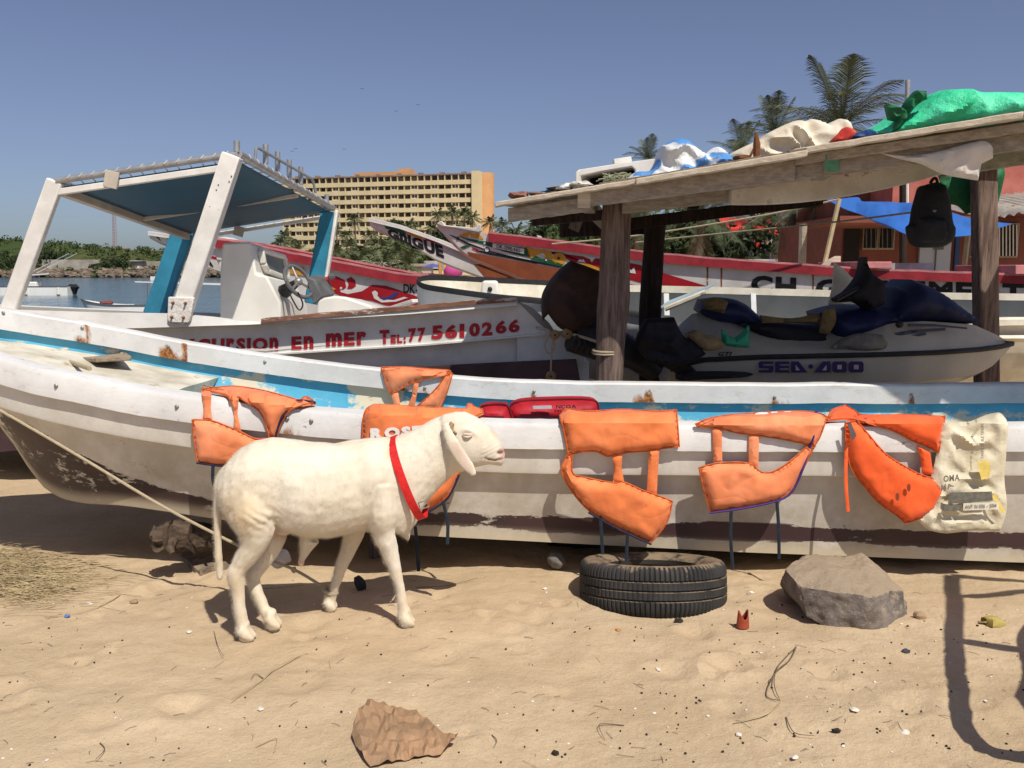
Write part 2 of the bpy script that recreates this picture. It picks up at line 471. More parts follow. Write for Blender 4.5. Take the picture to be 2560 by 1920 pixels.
def hull_material():
    s = NT('hull_white'); s.set(.5, 0, .35)
    c = s.mix(s.ramp(s.noise(3, 6, .7), .3, .7), (.58, .54, .47), (.74, .71, .65))
    st = s.noise(5, 5, .6, (1, 1, .12)); c = s.mix(s.ramp(st, .5, .8, 0, .5), c, (.40, .35, .26))
    c = s.mix(s.math('MULTIPLY', s.attr('grime_shade'), s.ramp(s.noise(2.4, 8, .75), .3, .65, 0, .9)), c, (.36, .30, .22))  # lower hull darkened: dirt together with painted shade below the knuckle
    c = s.mix(s.ramp(s.noise(22, 8, .75), .66, .70, 0, .8), c, (.40, .36, .30))
    d = s.attr('dark'); nz = s.noise(16, 8, .8, (.5, 1, 1.6)); nz2 = s.noise(1.1, 5, .6)
    k = s.math('ADD', d, s.math('ADD', s.math('MULTIPLY', s.math('SUBTRACT', nz, .5), 2.4), s.math('MULTIPLY', s.math('SUBTRACT', nz2, .52), 4.2)))
    f = s.math('MULTIPLY', s.ramp(k, .58, .72), s.ramp(d, .03, .3))
    sc = s.noise(7, 9, .8, (.6, 1, 1)); f = s.math('MAXIMUM', f, s.math('MULTIPLY', s.attr('grime_shade'), s.ramp(sc, .60, .66, 0, .8)))
    dc = s.mix(s.ramp(nz2, .4, .6), (.034, .027, .026), (.062, .032, .034))
    c = s.mix(f, c, dc)
    c = s.mix(s.math('MULTIPLY', s.attr('cream'), .8), c, (.60, .52, .37))
    r = s.attr('rust'); rk = s.ramp(s.math('ADD', r, s.math('MULTIPLY', s.noise(40, 6, .7), .8)), .78, .98)
    c = s.mix(rk, c, (.36, .13, .035))
    s.col(c); s.bump(s.noise(30, 6, .7), .25, .004); s.bump(s.noise(9, 4, .6), .2, .008)
    return s.m
HULLM = hull_material()
def shell(rows, name, m, parent, dark=True):
    mb = MB(); n = len(rows[0])
    for rw in rows: mb.v += rw
    for i in range(len(rows) - 1):
        for k in range(n - 1): mb.f.append((i * n + k, i * n + k + 1, (i + 1) * n + k + 1, (i + 1) * n + k))
    if dark:
        mb.at['dark'] = [paint_zone(p) for p in mb.v]
        mb.at['rust'] = [0.0] * len(mb.v); mb.at['cream'] = [smooth(.1, .02, p.z - bK(p.x)) for p in mb.v]; mb.at['grime_shade'] = [smooth(.62, .05, p.z - bK(p.x)) for p in mb.v]
    return mb.build(name, m, parent, weld=False)
def dense(r):
    out = []
    for i, (a, b) in enumerate(zip(r, r[1:])):
        k = 6 if 4 <= i <= 7 else 1
        out += [lerp(a, b, j / k) for j in range(k)]
    return out + [r[-1]]
for sg in (-1, 1):
    shell([dense(hull_sec(x, sg)) for x in XS], 'hull_side', HULLM, boat)
# rails: near and far, outer rub plank + cap + inner plank, in one piece each with rusty bolts
BOLTS_FAR = [(8, 782), (205, 820), (420, 866), (662, 905), (1000, 950), (1062, 970), (1335, 979), (1622, 985), (1937, 993), (2278, 988)]
BOLTS_NEAR = [(140, 965), (442, 1017), (718, 1047), (778, 1053), (2440, 1090)]
bolt_pts = []
def rail(sgn):
    mb = MB(); rows = []
    for x in XS:
        b, z = bB(x), bZ(x) + (dz_near(x) if sgn < 0 else 0); e = min(1, b / .3); t = .10 * e
        oz = .006 * fbm(x * 2.0, sgn * 5.0, .3, 2) + .0018 * fbm(x * 17, sgn, 1, 2)
        def q(h, zz): return V((x, YC + sgn * max(h, 0.0), zz + oz))
        rows.append([q(b + .012 * e, z - .135), q(b + .03 * e, z - .13), q(b + .034 * e, z - .02), q(b + .022 * e, z + .004), q(b - .03 * e, z + .012), q(b - t, z + .008), q(b - t - .012 * e, z - .004), q(b - t - .010 * e, z - .125), q(b - t + .02 * e, z - .13)])
    n = 9
    for rw in rows: mb.v += rw
    for i in range(len(rows) - 1):
        for k in range(n):
            k2 = (k + 1) % n; mb.f.append((i * n + k, i * n + k2, (i + 1) * n + k2, (i + 1) * n + k))
    return mb
def bolt_points(sgn):
    out = []
    for (u, v) in (BOLTS_FAR if sgn > 0 else BOLTS_NEAR):
        y = 5.7
        for _ in range(12):
            p = P(u, v, y); y = (YC + bB(p.x) - .113) if sgn > 0 else (YC - bB(p.x) - .034)
        out.append(P(u, v, y))
    return out
def rail_material():
    s = NT('rail_paint'); s.set(.55, 0, .3)
    c = s.mix(s.ramp(s.noise(2.2, 6, .7), .3, .7), (.58, .57, .555), (.73, .72, .70))
    c = s.mix(s.ramp(s.noise(18, 8, .75, (.35, 1, 1)), .56, .64, 0, .6), c, (.50, .47, .42))
    c = s.mix(s.ramp(s.noise(7, 8, .8, (.5, 1, 1)), .645, .675, 0, .9), c, (.25, .21, .17))
    c = s.mix(s.ramp(s.noise(34, 8, .8, (.25, 1, 1)), .66, .69, 0, .85), c, (.34, .29, .24))
    r = s.attr('rust'); rk = s.ramp(s.math('ADD', r, s.math('MULTIPLY', s.noise(26, 6, .75, (1, 1, .4)), .75)), .82, 1.10)
    c = s.mix(rk, c, s.mix(s.ramp(s.noise(60, 4, .6), .4, .6), (.42, .17, .04), (.13, .05, .03)))
    s.col(c); s.bump(s.noise(14, 6, .7, (.3, 1, 1)), .35, .006); s.bump(s.noise(60, 4, .6), .2, .003)
    return s.m
RAILM = rail_material(); STEEL = mat('bolt_steel', (.35, .33, .31), .5, .3, 80, 0, metal=.7)
for sg in (-1, 1):
    bp = bolt_points(sg); mb = rail(sg)
    rust = []
    for p in mb.v:
        r = 0.0
        for i, q in enumerate(bp):
            dx = p.x - q.x; dz = p.z - q.z
            k = (.62 if sg < 0 else 1.0) * (.55 + .45 * ((i * 37) % 5) / 4)
            r = max(r, k * max(math.exp(-(dx / (.035 + .02 * (i % 3))) ** 2), .75 * math.exp(-((dx - .10 + .2 * (i % 2)) / .03) ** 2)) * (1 if dz < .02 else .3))
        rust.append(r * 1.15)
    mb.at['rust'] = rust
    ro = mb.build('rail', RAILM, boat, weld=False)
    for q in bp:
        b = MB(); d = V((0, -1, 0)); c0 = q
        b.ellipsoid(c0, (.012, .008, .012), 8, 5); b.tube([c0, c0 + d * .009], .005, 6); b.build('bolt', STEEL, ro)
# inside: blue lining
def inner_material():
    s = NT('blue_lining'); s.set(.5, 0, .35)
    c = s.mix(s.ramp(s.noise(2, 6, .6), .3, .7), (.075, .36, .55), (.13, .47, .66))
    wf = s.noise(3.2, 9, .72, (1, 1, 1.6)); c = s.mix(s.ramp(s.math('ADD', wf, s.math('MULTIPLY', s.attr('worn'), .22)), .60, .66), c, (.66, .60, .45))
    c = s.mix(s.ramp(s.noise(6, 8, .75, (1, 1, 3)), .645, .68), c, (.33, .20, .12))
    s.col(c); s.bump(s.noise(25, 6, .7), .3, .005); return s.m
BLUEM = inner_material()
for sg in (-1, 1):
    mb = MB(); rows = []
    for x in XS[4:]:
        b, z, c, k = bB(x), bZ(x), bC(x), bK(x); e = min(1, b / .5)
        hs = [b - .06 * e, b - .07 * e, lerp(c, b, .5) - .02, max(c - .04, .0), 0.0]; zs = [z - .06, z - .22, z - .34, k + .10 * e + .02, k + .06]
        rows.append([V((x, YC + sg * max(h, .0), max(q, k + .03))) for h, q in zip(hs, zs)])
    for rw in rows: mb.v += rw
    for i in range(len(rows) - 1):
        for k in range(4): mb.f.append((i * 5 + k, i * 5 + k + 1, (i + 1) * 5 + k + 1, (i + 1) * 5 + k))
    mb.at['worn'] = [1.0 if -1.2 < p.x < -.75 else (.5 if p.z < bZ(p.x) - .2 else 0.0) for p in mb.v]
    mb.build('lining', BLUEM, boat, weld=False)
# transom
x = XS[-1]; mb = MB(); a = hull_sec(x, -1); b = hull_sec(x, 1)
mb.add(a + list(reversed(b)), [tuple(range(len(a) * 2))]); 
mb.at['dark'] = [0.0] * len(mb.v); mb.at['rust'] = [0.0] * len(mb.v); mb.at['cream'] = [0.0] * len(mb.v); mb.at['grime_shade'] = [0.0] * len(mb.v)
mb.build('transom', HULLM, boat, weld=False)
# foredeck, side bench and thwarts
CREAM = mat('worn_cream', (.66, .60, .46), .6, .2, 3, .35, 30, c2=(.74, .70, .60), wear=.30, wearc=(.42, .34, .22), wscale=5)
DECKM = mat('deck_cream', (.60, .545, .42), .65, .25, 3, .4, 20, c2=(.72, .68, .58), wear=.40, wearc=(.36, .29, .19), wscale=3.5)
mb = MB(); fx = [-3.45 + .1 * i for i in range(15)]
rows = [[V((x, YC + t * (bB(x) - .07), bZ(x) - .185 - .02 * abs(t) + .01 * fbm(x * 4, t * 4))) for t in (-1, -.6, -.2, .2, .6, 1)] for x in fx]
for rw in rows: mb.v += rw
for i in range(len(rows) - 1):
    for k in range(5): mb.f.append((i * 6 + k, i * 6 + k + 1, i * 6 + 7 + k, i * 6 + 6 + k))
n0 = len(mb.v); last = rows[-1]; mb.v += [V((p.x - .1, YC + (p.y - YC) * .55, p.z - .3)) for p in last]
for k in range(5): mb.f.append((len(rows) * 6 - 6 + k, len(rows) * 6 - 5 + k, n0 + k + 1, n0 + k))
mb.build('foredeck', DECKM, boat, weld=False)
mb = MB(); rows = []
for i in range(24):
    x = -2.05 + i * .055; z = bZ(x) - .44
    rows.append([V((x, YC + bB(x) - .05, z)), V((x, YC + bB(x) - .27, z - .01)), V((x, YC + bB(x) - .29, z - .03)), V((x, YC + bB(x) - .29, z - .3))])
mb.loft(rows, False); e = rows[-1]; mb.add([e[0], e[1], e[2], e[3], e[0] - V((0, 0, .3))], [(0, 1, 2, 3, 4)])
mb.build('side_bench', CREAM, boat, weld=False)
for x in (.9, 2.6):
    b = bB(x) - .08; MB().box((x, YC, bZ(x) - .30), (.26, 2 * b, .035)).build('thwart', CREAM, boat, bevel=.006)
# ================================================================= life jackets, sack, bags
def near_map(off=.012):
    def m(u, v):
        y = 4.4
        for _ in range(6):
            p = P(u, v, y); y = near_front(p.x) - off
        p = P(u, v, y); zt = bZ(p.x) + dz_near(p.x) + .02 + off * .6
        if p.z <= zt: return p, V((0, -1, .06)).normalized()
        q = PZ(u, v, zt)
        for _ in range(3): q = PZ(u, v, bZ(q.x) + dz_near(q.x) + .02 + off * .6)
        return q, V((0, -.35, .94)).normalized()
    return m
def far_map(off=.012):
    def m(u, v):
        y = 5.8
        for _ in range(6):
            p = P(u, v, y); y = YC + bB(p.x) - .118 - off
        p = P(u, v, y); zt = bZ(p.x) + .018
        if p.z <= zt: return p, V((0, -1, .06)).normalized()
        q = PZ(u, v, zt)
        for _ in range(3): q = PZ(u, v, bZ(q.x) + .018)
        return q, V((0, -.35, .94)).normalized()
    return m
def orange(name, c):
    s = NT(name); s.set(.75, 0, .25); s.b.inputs['Sheen Weight'].default_value = .15
    k = s.mix(s.ramp(s.noise(5, 5, .6), .3, .7), mul(c, .82), mul(c, 1.12))
    k = s.mix(s.ramp(s.noise(2.3, 5, .65), .48, .72, 0, .5), k, (min(1, c[0] * .98), c[1] * 1.45, c[2] * 2.2)); k = s.mix(s.ramp(s.noise(9, 8, .8), .60, .72, 0, .55), k, mul(c, .55)); s.col(k)
    for sc, st, d in ((3.2, (1, 1, 2.0), .020), (6, (2.2, 1, 1), .008)):      # cloth creases
        cr = s.math('POWER', s.math('ABSOLUTE', s.math('SUBTRACT', s.noise(sc, 1.5, .5, st), .5), 0), .5); s.bump(cr, .32, d)
    s.bump(s.noise(420, 2, .5), .12, .001); return s.m
OR1 = orange('orange_faded', (.82, .25, .10)); OR2 = orange('orange_cloth', (.82, .215, .065)); OR3 = orange('orange_neon', (.94, .125, .025))
HEM = mat('orange_hem', (.55, .12, .03), .8, .3, 30, .3)
NAVY = mat('navy_tape', (.018, .018, .05), .7, .3, 40, .2); TIE = mat('tie_tape', (.018, .026, .038), .8, .3, 40, .2)
WHITEP = mat('white_print', (.80, .77, .74), .7, .1, 30, .1)
def C1(l): return [(x / 2.514, 740 + y / 2.514) for x, y in l]
def C6(l): return [(460 + x / 2.183, 880 + y / 2.183) for x, y in l]
def C7(l): return [(1300 + x / 1.7556, 920 + y / 1.7556) for x, y in l]
def CH(l): return [(840 + x / 4.608, 960 + y / 4.608) for x, y in l]
def pathtube(pts, mp, off, r, n=6, flat=1.0):
    out = []
    for a, b in pts:
        p, nn = mp(a, b); out.append(p + nn * off)
    return MB().tube(catmull(out, 4), r, n, flat=flat)
def jacket(label, mat_, cv, mp, panels, straps, ties, pipes=(), pipemat=None, thick=.034, seed=0.0, loc=(1500, 1040)):
    p0, _ = mp(*loc); t = thing('life_jacket', label, 'life jacket', p0, 'life jackets drying on the boat')
    for k, pl in enumerate(panels):
        fp = puff(cv(pl), mp, thick, 6, 22, .009, .020, .006, seed=seed + k * 3.3, lip=6).build('foam_panel', mat_, t, weld=False)
        ol = resample(soft_outline(cv(pl)), 5); ar = sum(a[0] * b[1] - b[0] * a[1] for a, b in zip(ol, ol[1:] + ol[:1])); sg_ = 1 if ar > 0 else -1
        for ins, rad, off_, nm, mm in ((1.0, .0042, .004, 'hem', HEM), (7.5, .0022, .010, 'stitching', HEM)):
            pp = []
            for i in range(len(ol)):
                a, b = ol[i - 1], ol[(i + 1) % len(ol)]; tx, ty = b[0] - a[0], b[1] - a[1]; l_ = sqrt(tx * tx + ty * ty) or 1
                q = (ol[i][0] - sg_ * ty / l_ * ins, ol[i][1] + sg_ * tx / l_ * ins); w_, nn = mp(*q); pp.append(w_ + nn * off_)
            MB().tube(pp + pp[:1], rad, 5, cap=False).build(nm, mm, fp)
    for k, pl in enumerate(straps):
        puff(cv(pl), mp, .008, 6, 8, .004, .03, .004, seed=seed + k, curve=False).build('strap', mat_, t, weld=False)
    for (pts) in ties:
        out = []
        for i, (a, b) in enumerate(cv(pts)):
            p, nn = mp(a, b); out.append(p + nn * .012)
        MB().tube(catmull(out, 5), .009, 6, flat=.25, up=(0, 1, 0)).build('tie', TIE if mat_ is not OR3 else OR3, t)
    for pts in pipes:
        pathtube(cv(pts), mp, .010, .006).build('piping', pipemat or NAVY, t)
    return t
NM = near_map(); FM = far_map()
jacket('faded orange life jacket folded over the rail behind the sheep\'s rump, leftmost of the jackets', OR1, C1, NM,
    [[(1262, 586), (1340, 578), (1480, 568), (1640, 592), (1800, 632), (1880, 655), (1910, 636), (1945, 640), (1985, 680), (1900, 690), (1830, 720), (1775, 790), (1742, 890), (1690, 890), (1675, 820), (1640, 740), (1585, 690), (1500, 640), (1450, 668), (1425, 628), (1330, 604)],
     [(1208, 775), (1330, 780), (1420, 812), (1512, 850), (1600, 892), (1700, 900), (1760, 980), (1600, 1075), (1430, 1068), (1240, 1045), (1218, 900)]],
    [[(1266, 596), (1330, 590), (1322, 700), (1332, 775), (1272, 780), (1280, 700)], [(1440, 622), (1502, 618), (1490, 740), (1515, 850), (1468, 835), (1472, 740)]],
    [[(1345, 1060), (1342, 1130), (1350, 1200)]], [[(1985, 680), (1870, 668), (1800, 722), (1758, 800), (1735, 888)], [(1240, 1047), (1330, 1060), (1430, 1070)]], seed=1.1, loc=(560, 1000))
t = jacket('orange life jacket with white letters hanging between the sheep and the boat', OR2, CH, NM,
    [[(295, 900), (300, 640), (318, 350), (400, 255), (520, 238), (900, 262), (1300, 280), (1490, 292), (1515, 232), (1560, 230), (1610, 272), (1690, 290), (1700, 340), (1600, 385), (1560, 600), (1500, 850), (1430, 1010), (1380, 1150), (1290, 1290), (1100, 1430), (920, 1535), (700, 1500), (400, 1350)]],
    [], [[(1235, 1340), (1260, 1450), (1290, 1600), (1285, 1840)], [(910, 1560), (930, 1800), (955, 2150)]], [[(1420, 1040), (1290, 1310), (1100, 1450), (920, 1550)]], seed=4.2, thick=.042, loc=(1000, 1040))
lettering('ROSE', 930, 1093, 1056, 1086, 27, lambda u, v: (NM(u, v)[0] - V((0, .05, 0)), V((0, -1, 0))), .07).build('lettering', WHITEP, t)
jacket('orange life jacket hanging over the tyre with its lower half swung down', OR2, C7, NM,
    [[(172, 212), (192, 190), (206, 180), (300, 190), (450, 182), (600, 190), (688, 184), (700, 345), (640, 352), (560, 365), (470, 372), (385, 388), (330, 366), (240, 376), (212, 400), (196, 300)],
     [(180, 450), (205, 380), (232, 380), (228, 440), (240, 468), (400, 500), (455, 498), (540, 535), (600, 555), (670, 582), (645, 680), (575, 768), (430, 700), (300, 625), (222, 535)]],
    [[(404, 388), (450, 382), (446, 440), (458, 502), (408, 500), (414, 440)], [(566, 362), (612, 356), (606, 450), (600, 556), (556, 548), (562, 450)]],
    [[(352, 650), (356, 720), (362, 815)], [(472, 715), (468, 780), (466, 842)]], [[(300, 632), (430, 706), (575, 772)]], seed=7.7, loc=(1530, 1050))
t = jacket('faded orange life jacket with purple piping, hung right above the gap between tyre and rock', OR1, C7, NM,
    [[(768, 244), (830, 222), (920, 206), (1020, 200), (1190, 190), (1300, 196), (1348, 216), (1318, 300), (1290, 345), (1230, 330), (1140, 312), (1060, 300), (950, 286), (880, 268), (775, 258)],
     [(783, 436), (870, 415), (1000, 415), (1060, 455), (1120, 448), (1200, 395), (1255, 345), (1300, 330), (1262, 405), (1215, 500), (1160, 565), (1080, 592), (1000, 606), (832, 632), (800, 520)]],
    [[(844, 262), (886, 268), (888, 410), (850, 415)], [(1004, 290), (1050, 296), (1046, 440), (1004, 420)]],
    [[(925, 612), (922, 740), (932, 878)], [(1124, 580), (1132, 700), (1134, 835)]],
    [[(1300, 198), (1290, 280), (1268, 350), (1215, 500), (1155, 570), (1000, 610), (832, 634)]], pipemat=mat('purple_tape', (.06, .03, .18), .7, .2, 40, .2), seed=9.4, loc=(1920, 1050))
lettering('SU', 1885, 1061, 1975, 1058, 20, lambda u, v: (NM(u, v)[0] + NM(u, v)[1] * .022, V((0, -.5, .86))), .07).build('lettering', WHITEP, t)
t = jacket('neon orange life jacket slung crookedly over the rail beside the sack', OR3, C7, NM,
    [[(1345, 232), (1368, 186), (1430, 163), (1470, 188), (1510, 206), (1700, 206), (1868, 214), (1850, 300), (1838, 374), (1780, 345), (1720, 320), (1640, 278), (1560, 254), (1490, 236), (1430, 226)],
     [(1425, 240), (1480, 232), (1530, 290), (1590, 360), (1640, 400), (1750, 462), (1830, 490), (1862, 548), (1800, 640), (1690, 682), (1640, 640), (1570, 590), (1500, 510), (1450, 440), (1428, 340)]],
    [[(1742, 340), (1800, 368), (1815, 470), (1765, 465), (1760, 400)]], [[(1430, 330), (1426, 480), (1436, 628)]], seed=12.5, loc=(2150, 1050))
decal([C7([(1436, 244), (1452, 240), (1476, 296), (1458, 320)])], near_map(.06)).build('grey_patch', mat('grey_patch', (.12, .10, .10), .8), t)
for q in ((1655, 565), (1705, 525)):
    decal([disc(1300 + q[0] / 1.7556, 920 + q[1] / 1.7556, 10, 5)], near_map(.068)).build('badge', mat('dark_badge', (.25, .05, .02), .8), t)
jacket('orange life jacket hooked on the far rail inside the boat', OR1, C6, FM,
    [[(1075, 84), (1200, 82), (1330, 92), (1450, 100), (1466, 122), (1380, 140), (1280, 162), (1200, 195), (1130, 238), (1105, 190)],
     [(1440, 104), (1468, 122), (1445, 200), (1400, 312), (1330, 315), (1262, 300), (1340, 232), (1395, 172)]],
    [[(1128, 225), (1168, 215), (1182, 300), (1150, 305)], [(1252, 165), (1284, 160), (1258, 300), (1218, 300), (1245, 240)]], [], seed=15.5, loc=(1020, 930), thick=.03)
# woven sack
SACK = NT('woven_sack'); SACK.set(.6, 0, .3)
SACK.col(SACK.mix(SACK.ramp(SACK.noise(6, 6, .6), .35, .7), (.60, .53, .37), (.74, .68, .53)))
SACK.bump(SACK.noise(8, 6, .65), .7, .02); SACK.bump(SACK.noise(260, 2, .5, (1, 1, .3)), .2, .002)
t = thing('woven_sack', 'crumpled cream woven sack with faded print hung over the rail at the right', 'sack', NM(2400, 1060)[0])
puff(C7([(1845, 224), (1960, 236), (2040, 205), (2100, 194), (2142, 245), (2132, 400), (2128, 500), (2138, 620), (2110, 716), (1990, 714), (1870, 726), (1790, 708), (1745, 668), (1780, 600), (1800, 500), (1830, 370)]), NM, .022, 6, 40, .03, .022, .006, seed=21, ridged=True).build('fabric', SACK.m, t, weld=False)
SM = lambda u, v: (NM(u, v)[0] - V((0, .052, 0)), V((0, -1, .06)))
PRN = mat('sack_print', (.16, .15, .12), .8, .3, 50, .1); YEL = mat('sack_yellow', (.78, .60, .16), .8, .2, 30, .1)
def px7(x, y): return 1300 + x / 1.7556, 920 + y / 1.7556
a = px7(1835, 490); b = px7(1905, 482); lettering('OMA', *a, *b, 16, SM, .03).build('lettering', PRN, t)
decal([C7([(1860, 535), (2045, 530), (2050, 570), (1855, 585)]), C7([(1840, 590), (1915, 588), (1915, 612), (1838, 616)])], SM).build('print_band', PRN, t)
decal([C7([(1920, 580), (2075, 575), (2072, 606), (1920, 612)])], lambda u, v: (SM(u, v)[0] - V((0, .004, 0)), V((0, -1, 0)))).build('print_box', mat('sack_white', (.72, .67, .55), .8), t)
a = px7(1926, 604); b = px7(2062, 597); lettering('AUT N 006 - 2014', *a, *b, 9, SM, .02, off=.011).build('small_lettering', PRN, t)
for q in ([(1985, 400), (2030, 395), (2040, 430), (2035, 470), (2000, 480), (1990, 440)], [(2040, 545), (2060, 540), (2105, 620), (2090, 625)]): decal([C7(q)], SM).build('yellow_print', YEL, t)
a = px7(1998, 385); b = px7(2010, 230)
def vert_txt(s_, x, y0, y1, h):
    def mp(u, v): return SM(1300 + (x + v) / 1.7556, 920 + (y0 + (y1 - y0) * u) / 1.7556)
    return lettering(s_, 0, 0, 1, 0, h, mp, .02, off=.006)
vert_txt('FARINE DE BLE TENDRE', 2008, 385, 235, 12).build('side_lettering', PRN, t)
# bags inside the boat
REDM = mat('red_bag', (.40, .012, .022), .6, .25, 8, .5, 14, bdist=.012); GREYP = mat('grey_label', (.5, .48, .5), .7)
def bag(label, outl, Y, th, nm):
    mp = depth_map(lambda u, v: Y); p0 = P(outl[0][0], outl[0][1], Y); t = thing(nm, label, 'bag', p0)
    puff(outl, mp, th, 7, 30, .012, .02, .10, seed=Y * 7).build('body', REDM, t, weld=False)
    pathtube([(a, b) for a, b in outl] , mp, .02, .006).build('seam', mat('dark_red_piping', (.14, .01, .015), .7), t)
    return t, mp
bag('flat dark red bag lying in the boat, left of the red bag with lettering', [(1192, 1052), (1200, 1018), (1225, 1010), (1268, 1012), (1282, 1052)], 5.05, .10, 'red_bag')
t, mp = bag('red bag with black lettering and grey label lying in the boat', [(1268, 1052), (1275, 1015), (1300, 1002), (1380, 997), (1478, 998), (1496, 1018), (1492, 1052)], 5.15, .10, 'red_bag')
decal([[(1331, 1006), (1376, 1005), (1378, 1013), (1332, 1014)]], mp, .13).build('label', GREYP, t)
lettering('NCOA', 1388, 1014, 1437, 1013, 9, mp, .03, off=.115).build('lettering', mat('black_print', (.02, .02, .02), .7), t)
# ================================================================= the sheep
def sheep_y(u): return lerp(3.64, 3.82, (u - 560) / 470)
def fur_material():
    s = NT('sheep_coat'); s.set(.85, 0, .15); s.b.inputs['Sheen Weight'].default_value = .3
    try: s.b.inputs['Subsurface Weight'].default_value = .0
    except Exception: pass
    c = s.mix(s.ramp(s.noise(3, 4, .5), .3, .75), (.68, .60, .465), (.76, .705, .59))
    c = s.mix(s.ramp(s.noise(40, 5, .7, (1, 1, .35)), .45, .75, 0, .32), c, (.56, .47, .33))
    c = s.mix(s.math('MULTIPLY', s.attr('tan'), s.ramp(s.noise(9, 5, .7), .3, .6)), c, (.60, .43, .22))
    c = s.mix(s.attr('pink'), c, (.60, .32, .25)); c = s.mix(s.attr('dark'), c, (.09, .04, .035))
    s.col(c); s.bump(s.noise(46, 5, .7, (1, 1, .4)), .4, .008); s.bump(s.noise(220, 3, .6, (1, 1, .5)), .25, .003); return s.m
FUR = fur_material()
def pair_ring(a, b, hw, Y, n=24, p=2.0):
    A, B = P(a[0], a[1], Y), P(b[0], b[1], Y); c = (A + B) / 2; h = (A - B) / 2; out = []
    for k in range(n):
        t = 2 * pi * k / n; ct, st = cos(t), sin(t)
        q = abs(ct) ** (2 / p) * (1 if ct >= 0 else -1); r = abs(st) ** (2 / p) * (1 if st >= 0 else -1)
        out.append(c + h * q + V((0, r * hw, 0)))
    return out
raw = MB()
body = [(552, 1200, 1232, .035), (560, 1172, 1268, .085), (580, 1142, 1300, .125), (606, 1119, 1318, .15), (640, 1100, 1318, .162), (680, 1094, 1312, .168), (730, 1100, 1328, .178), (780, 1106, 1344, .182), (830, 1109, 1340, .182), (880, 1101, 1331, .174), (925, 1094, 1324, .162), (965, 1092, 1326, .146), (1000, 1100, 1334, .13), (1028, 1125, 1315, .10), (1042, 1160, 1298, .06)]
raw.loft([pair_ring((u, a), (u, b), w_, sheep_y(u)) for u, a, b, w_ in body])
neck = [((950, 1096), (1012, 1338), .13), ((985, 1092), (1042, 1308), .125), ((1020, 1080), (1066, 1258), .108), ((1055, 1064), (1096, 1222), .09), ((1088, 1044), (1130, 1190), .076), ((1118, 1036), (1150, 1172), .068)]
raw.loft([pair_ring(a, b, w_, sheep_y(1010) + .01 * i) for i, (a, b, w_) in enumerate(neck)])
HY = sheep_y(1010) + .03
head = [((1098, 1050), (1118, 1160), .05), ((1108, 1038), (1130, 1178), .064), ((1138, 1031), (1153, 1176), .074), ((1164, 1031), (1178, 1168), .073), ((1194, 1045), (1203, 1160), .060), ((1220, 1066), (1224, 1157), .048), ((1241, 1090), (1240, 1160), .040), ((1254, 1115), (1249, 1162), .033), ((1261, 1136), (1255, 1157), .022)]
raw.loft([pair_ring((a[0] + (2 if i > 5 else 0), a[1] - 2), (b[0] + (2 if i > 5 else 0), b[1] + 4), w_ + .003, HY) for i, (a, b, w_) in enumerate(head)])
def limb(pts, hoof_uv, hoof_len=46):
    h = PG(*hoof_uv); path = []; rs = []
    n = len(pts)
    for i, (u, v, r, yo) in enumerate(pts):
        t = i / (n - 1); y = lerp(sheep_y(u) + yo, h.y, t ** .8); path.append(P(u, v, y)); rs.append(r * (.95 if r < .045 else .96))
    q = catmull(path, 4); rr = []
    for i in range(len(q)):
        t = i / 4; a = int(min(t, n - 2)); rr.append(lerp(rs[a], rs[a + 1], t - a))
    raw.tube(q, rr, 12); e = q[-1]
    k = .00172 * hoof_len
    for q_ in (-1, 1):        # cloven hoof: two toes
        raw.tube([(e.x - k * .12, e.y + q_ * .012, h.z + .060), (e.x + k * .16, e.y + q_ * .017, h.z + .034), (e.x + k * .52, e.y + q_ * .018, h.z + .010)], [.027, .024, .011], 10)
        raw.ellipsoid((e.x + k * .14, e.y + q_ * .017, h.z + .016), (k * .42, .016, .020), 10, 6)
    raw.ellipsoid((e.x - k * .22, e.y, h.z + .058), (.017, .022, .018), 10, 6); raw.ellipsoid((e.x, e.y, h.z + .074), (.029, .028, .026), 10, 6)
    return e, h
limb([(625, 1215, .085, -.07), (632, 1285, .105, -.085), (640, 1330, .082, -.085), (628, 1372, .056, -.085), (600, 1415, .041, -.08), (590, 1436, .041, -.08), (594, 1478, .030, -.08), (600, 1525, .0255, -.08), (610, 1574, .029, -.08)], (619, 1602), 50)
limb([(680, 1290, .085, .07), (675, 1350, .07, .075), (655, 1400, .048, .075), (632, 1440, .037, .07), (645, 1485, .027, .06), (660, 1520, .027, .06), (678, 1554, .030, .06)], (690, 1571), 48)
limb([(950, 1210, .08, -.075), (955, 1280, .078, -.095), (958, 1330, .055, -.095), (975, 1380, .041, -.09), (988, 1424, .031, -.085), (1000, 1470, .0225, -.08), (1006, 1510, .0235, -.08), (1012, 1540, .031, -.08)], (1024, 1566), 48)
limb([(900, 1270, .065, .09), (885, 1330, .052, .09), (872, 1372, .039, .09), (853, 1418, .031, .09), (840, 1460, .0225, .09), (832, 1485, .024, .09), (824, 1508, .031, .09)], (822, 1528), 34)
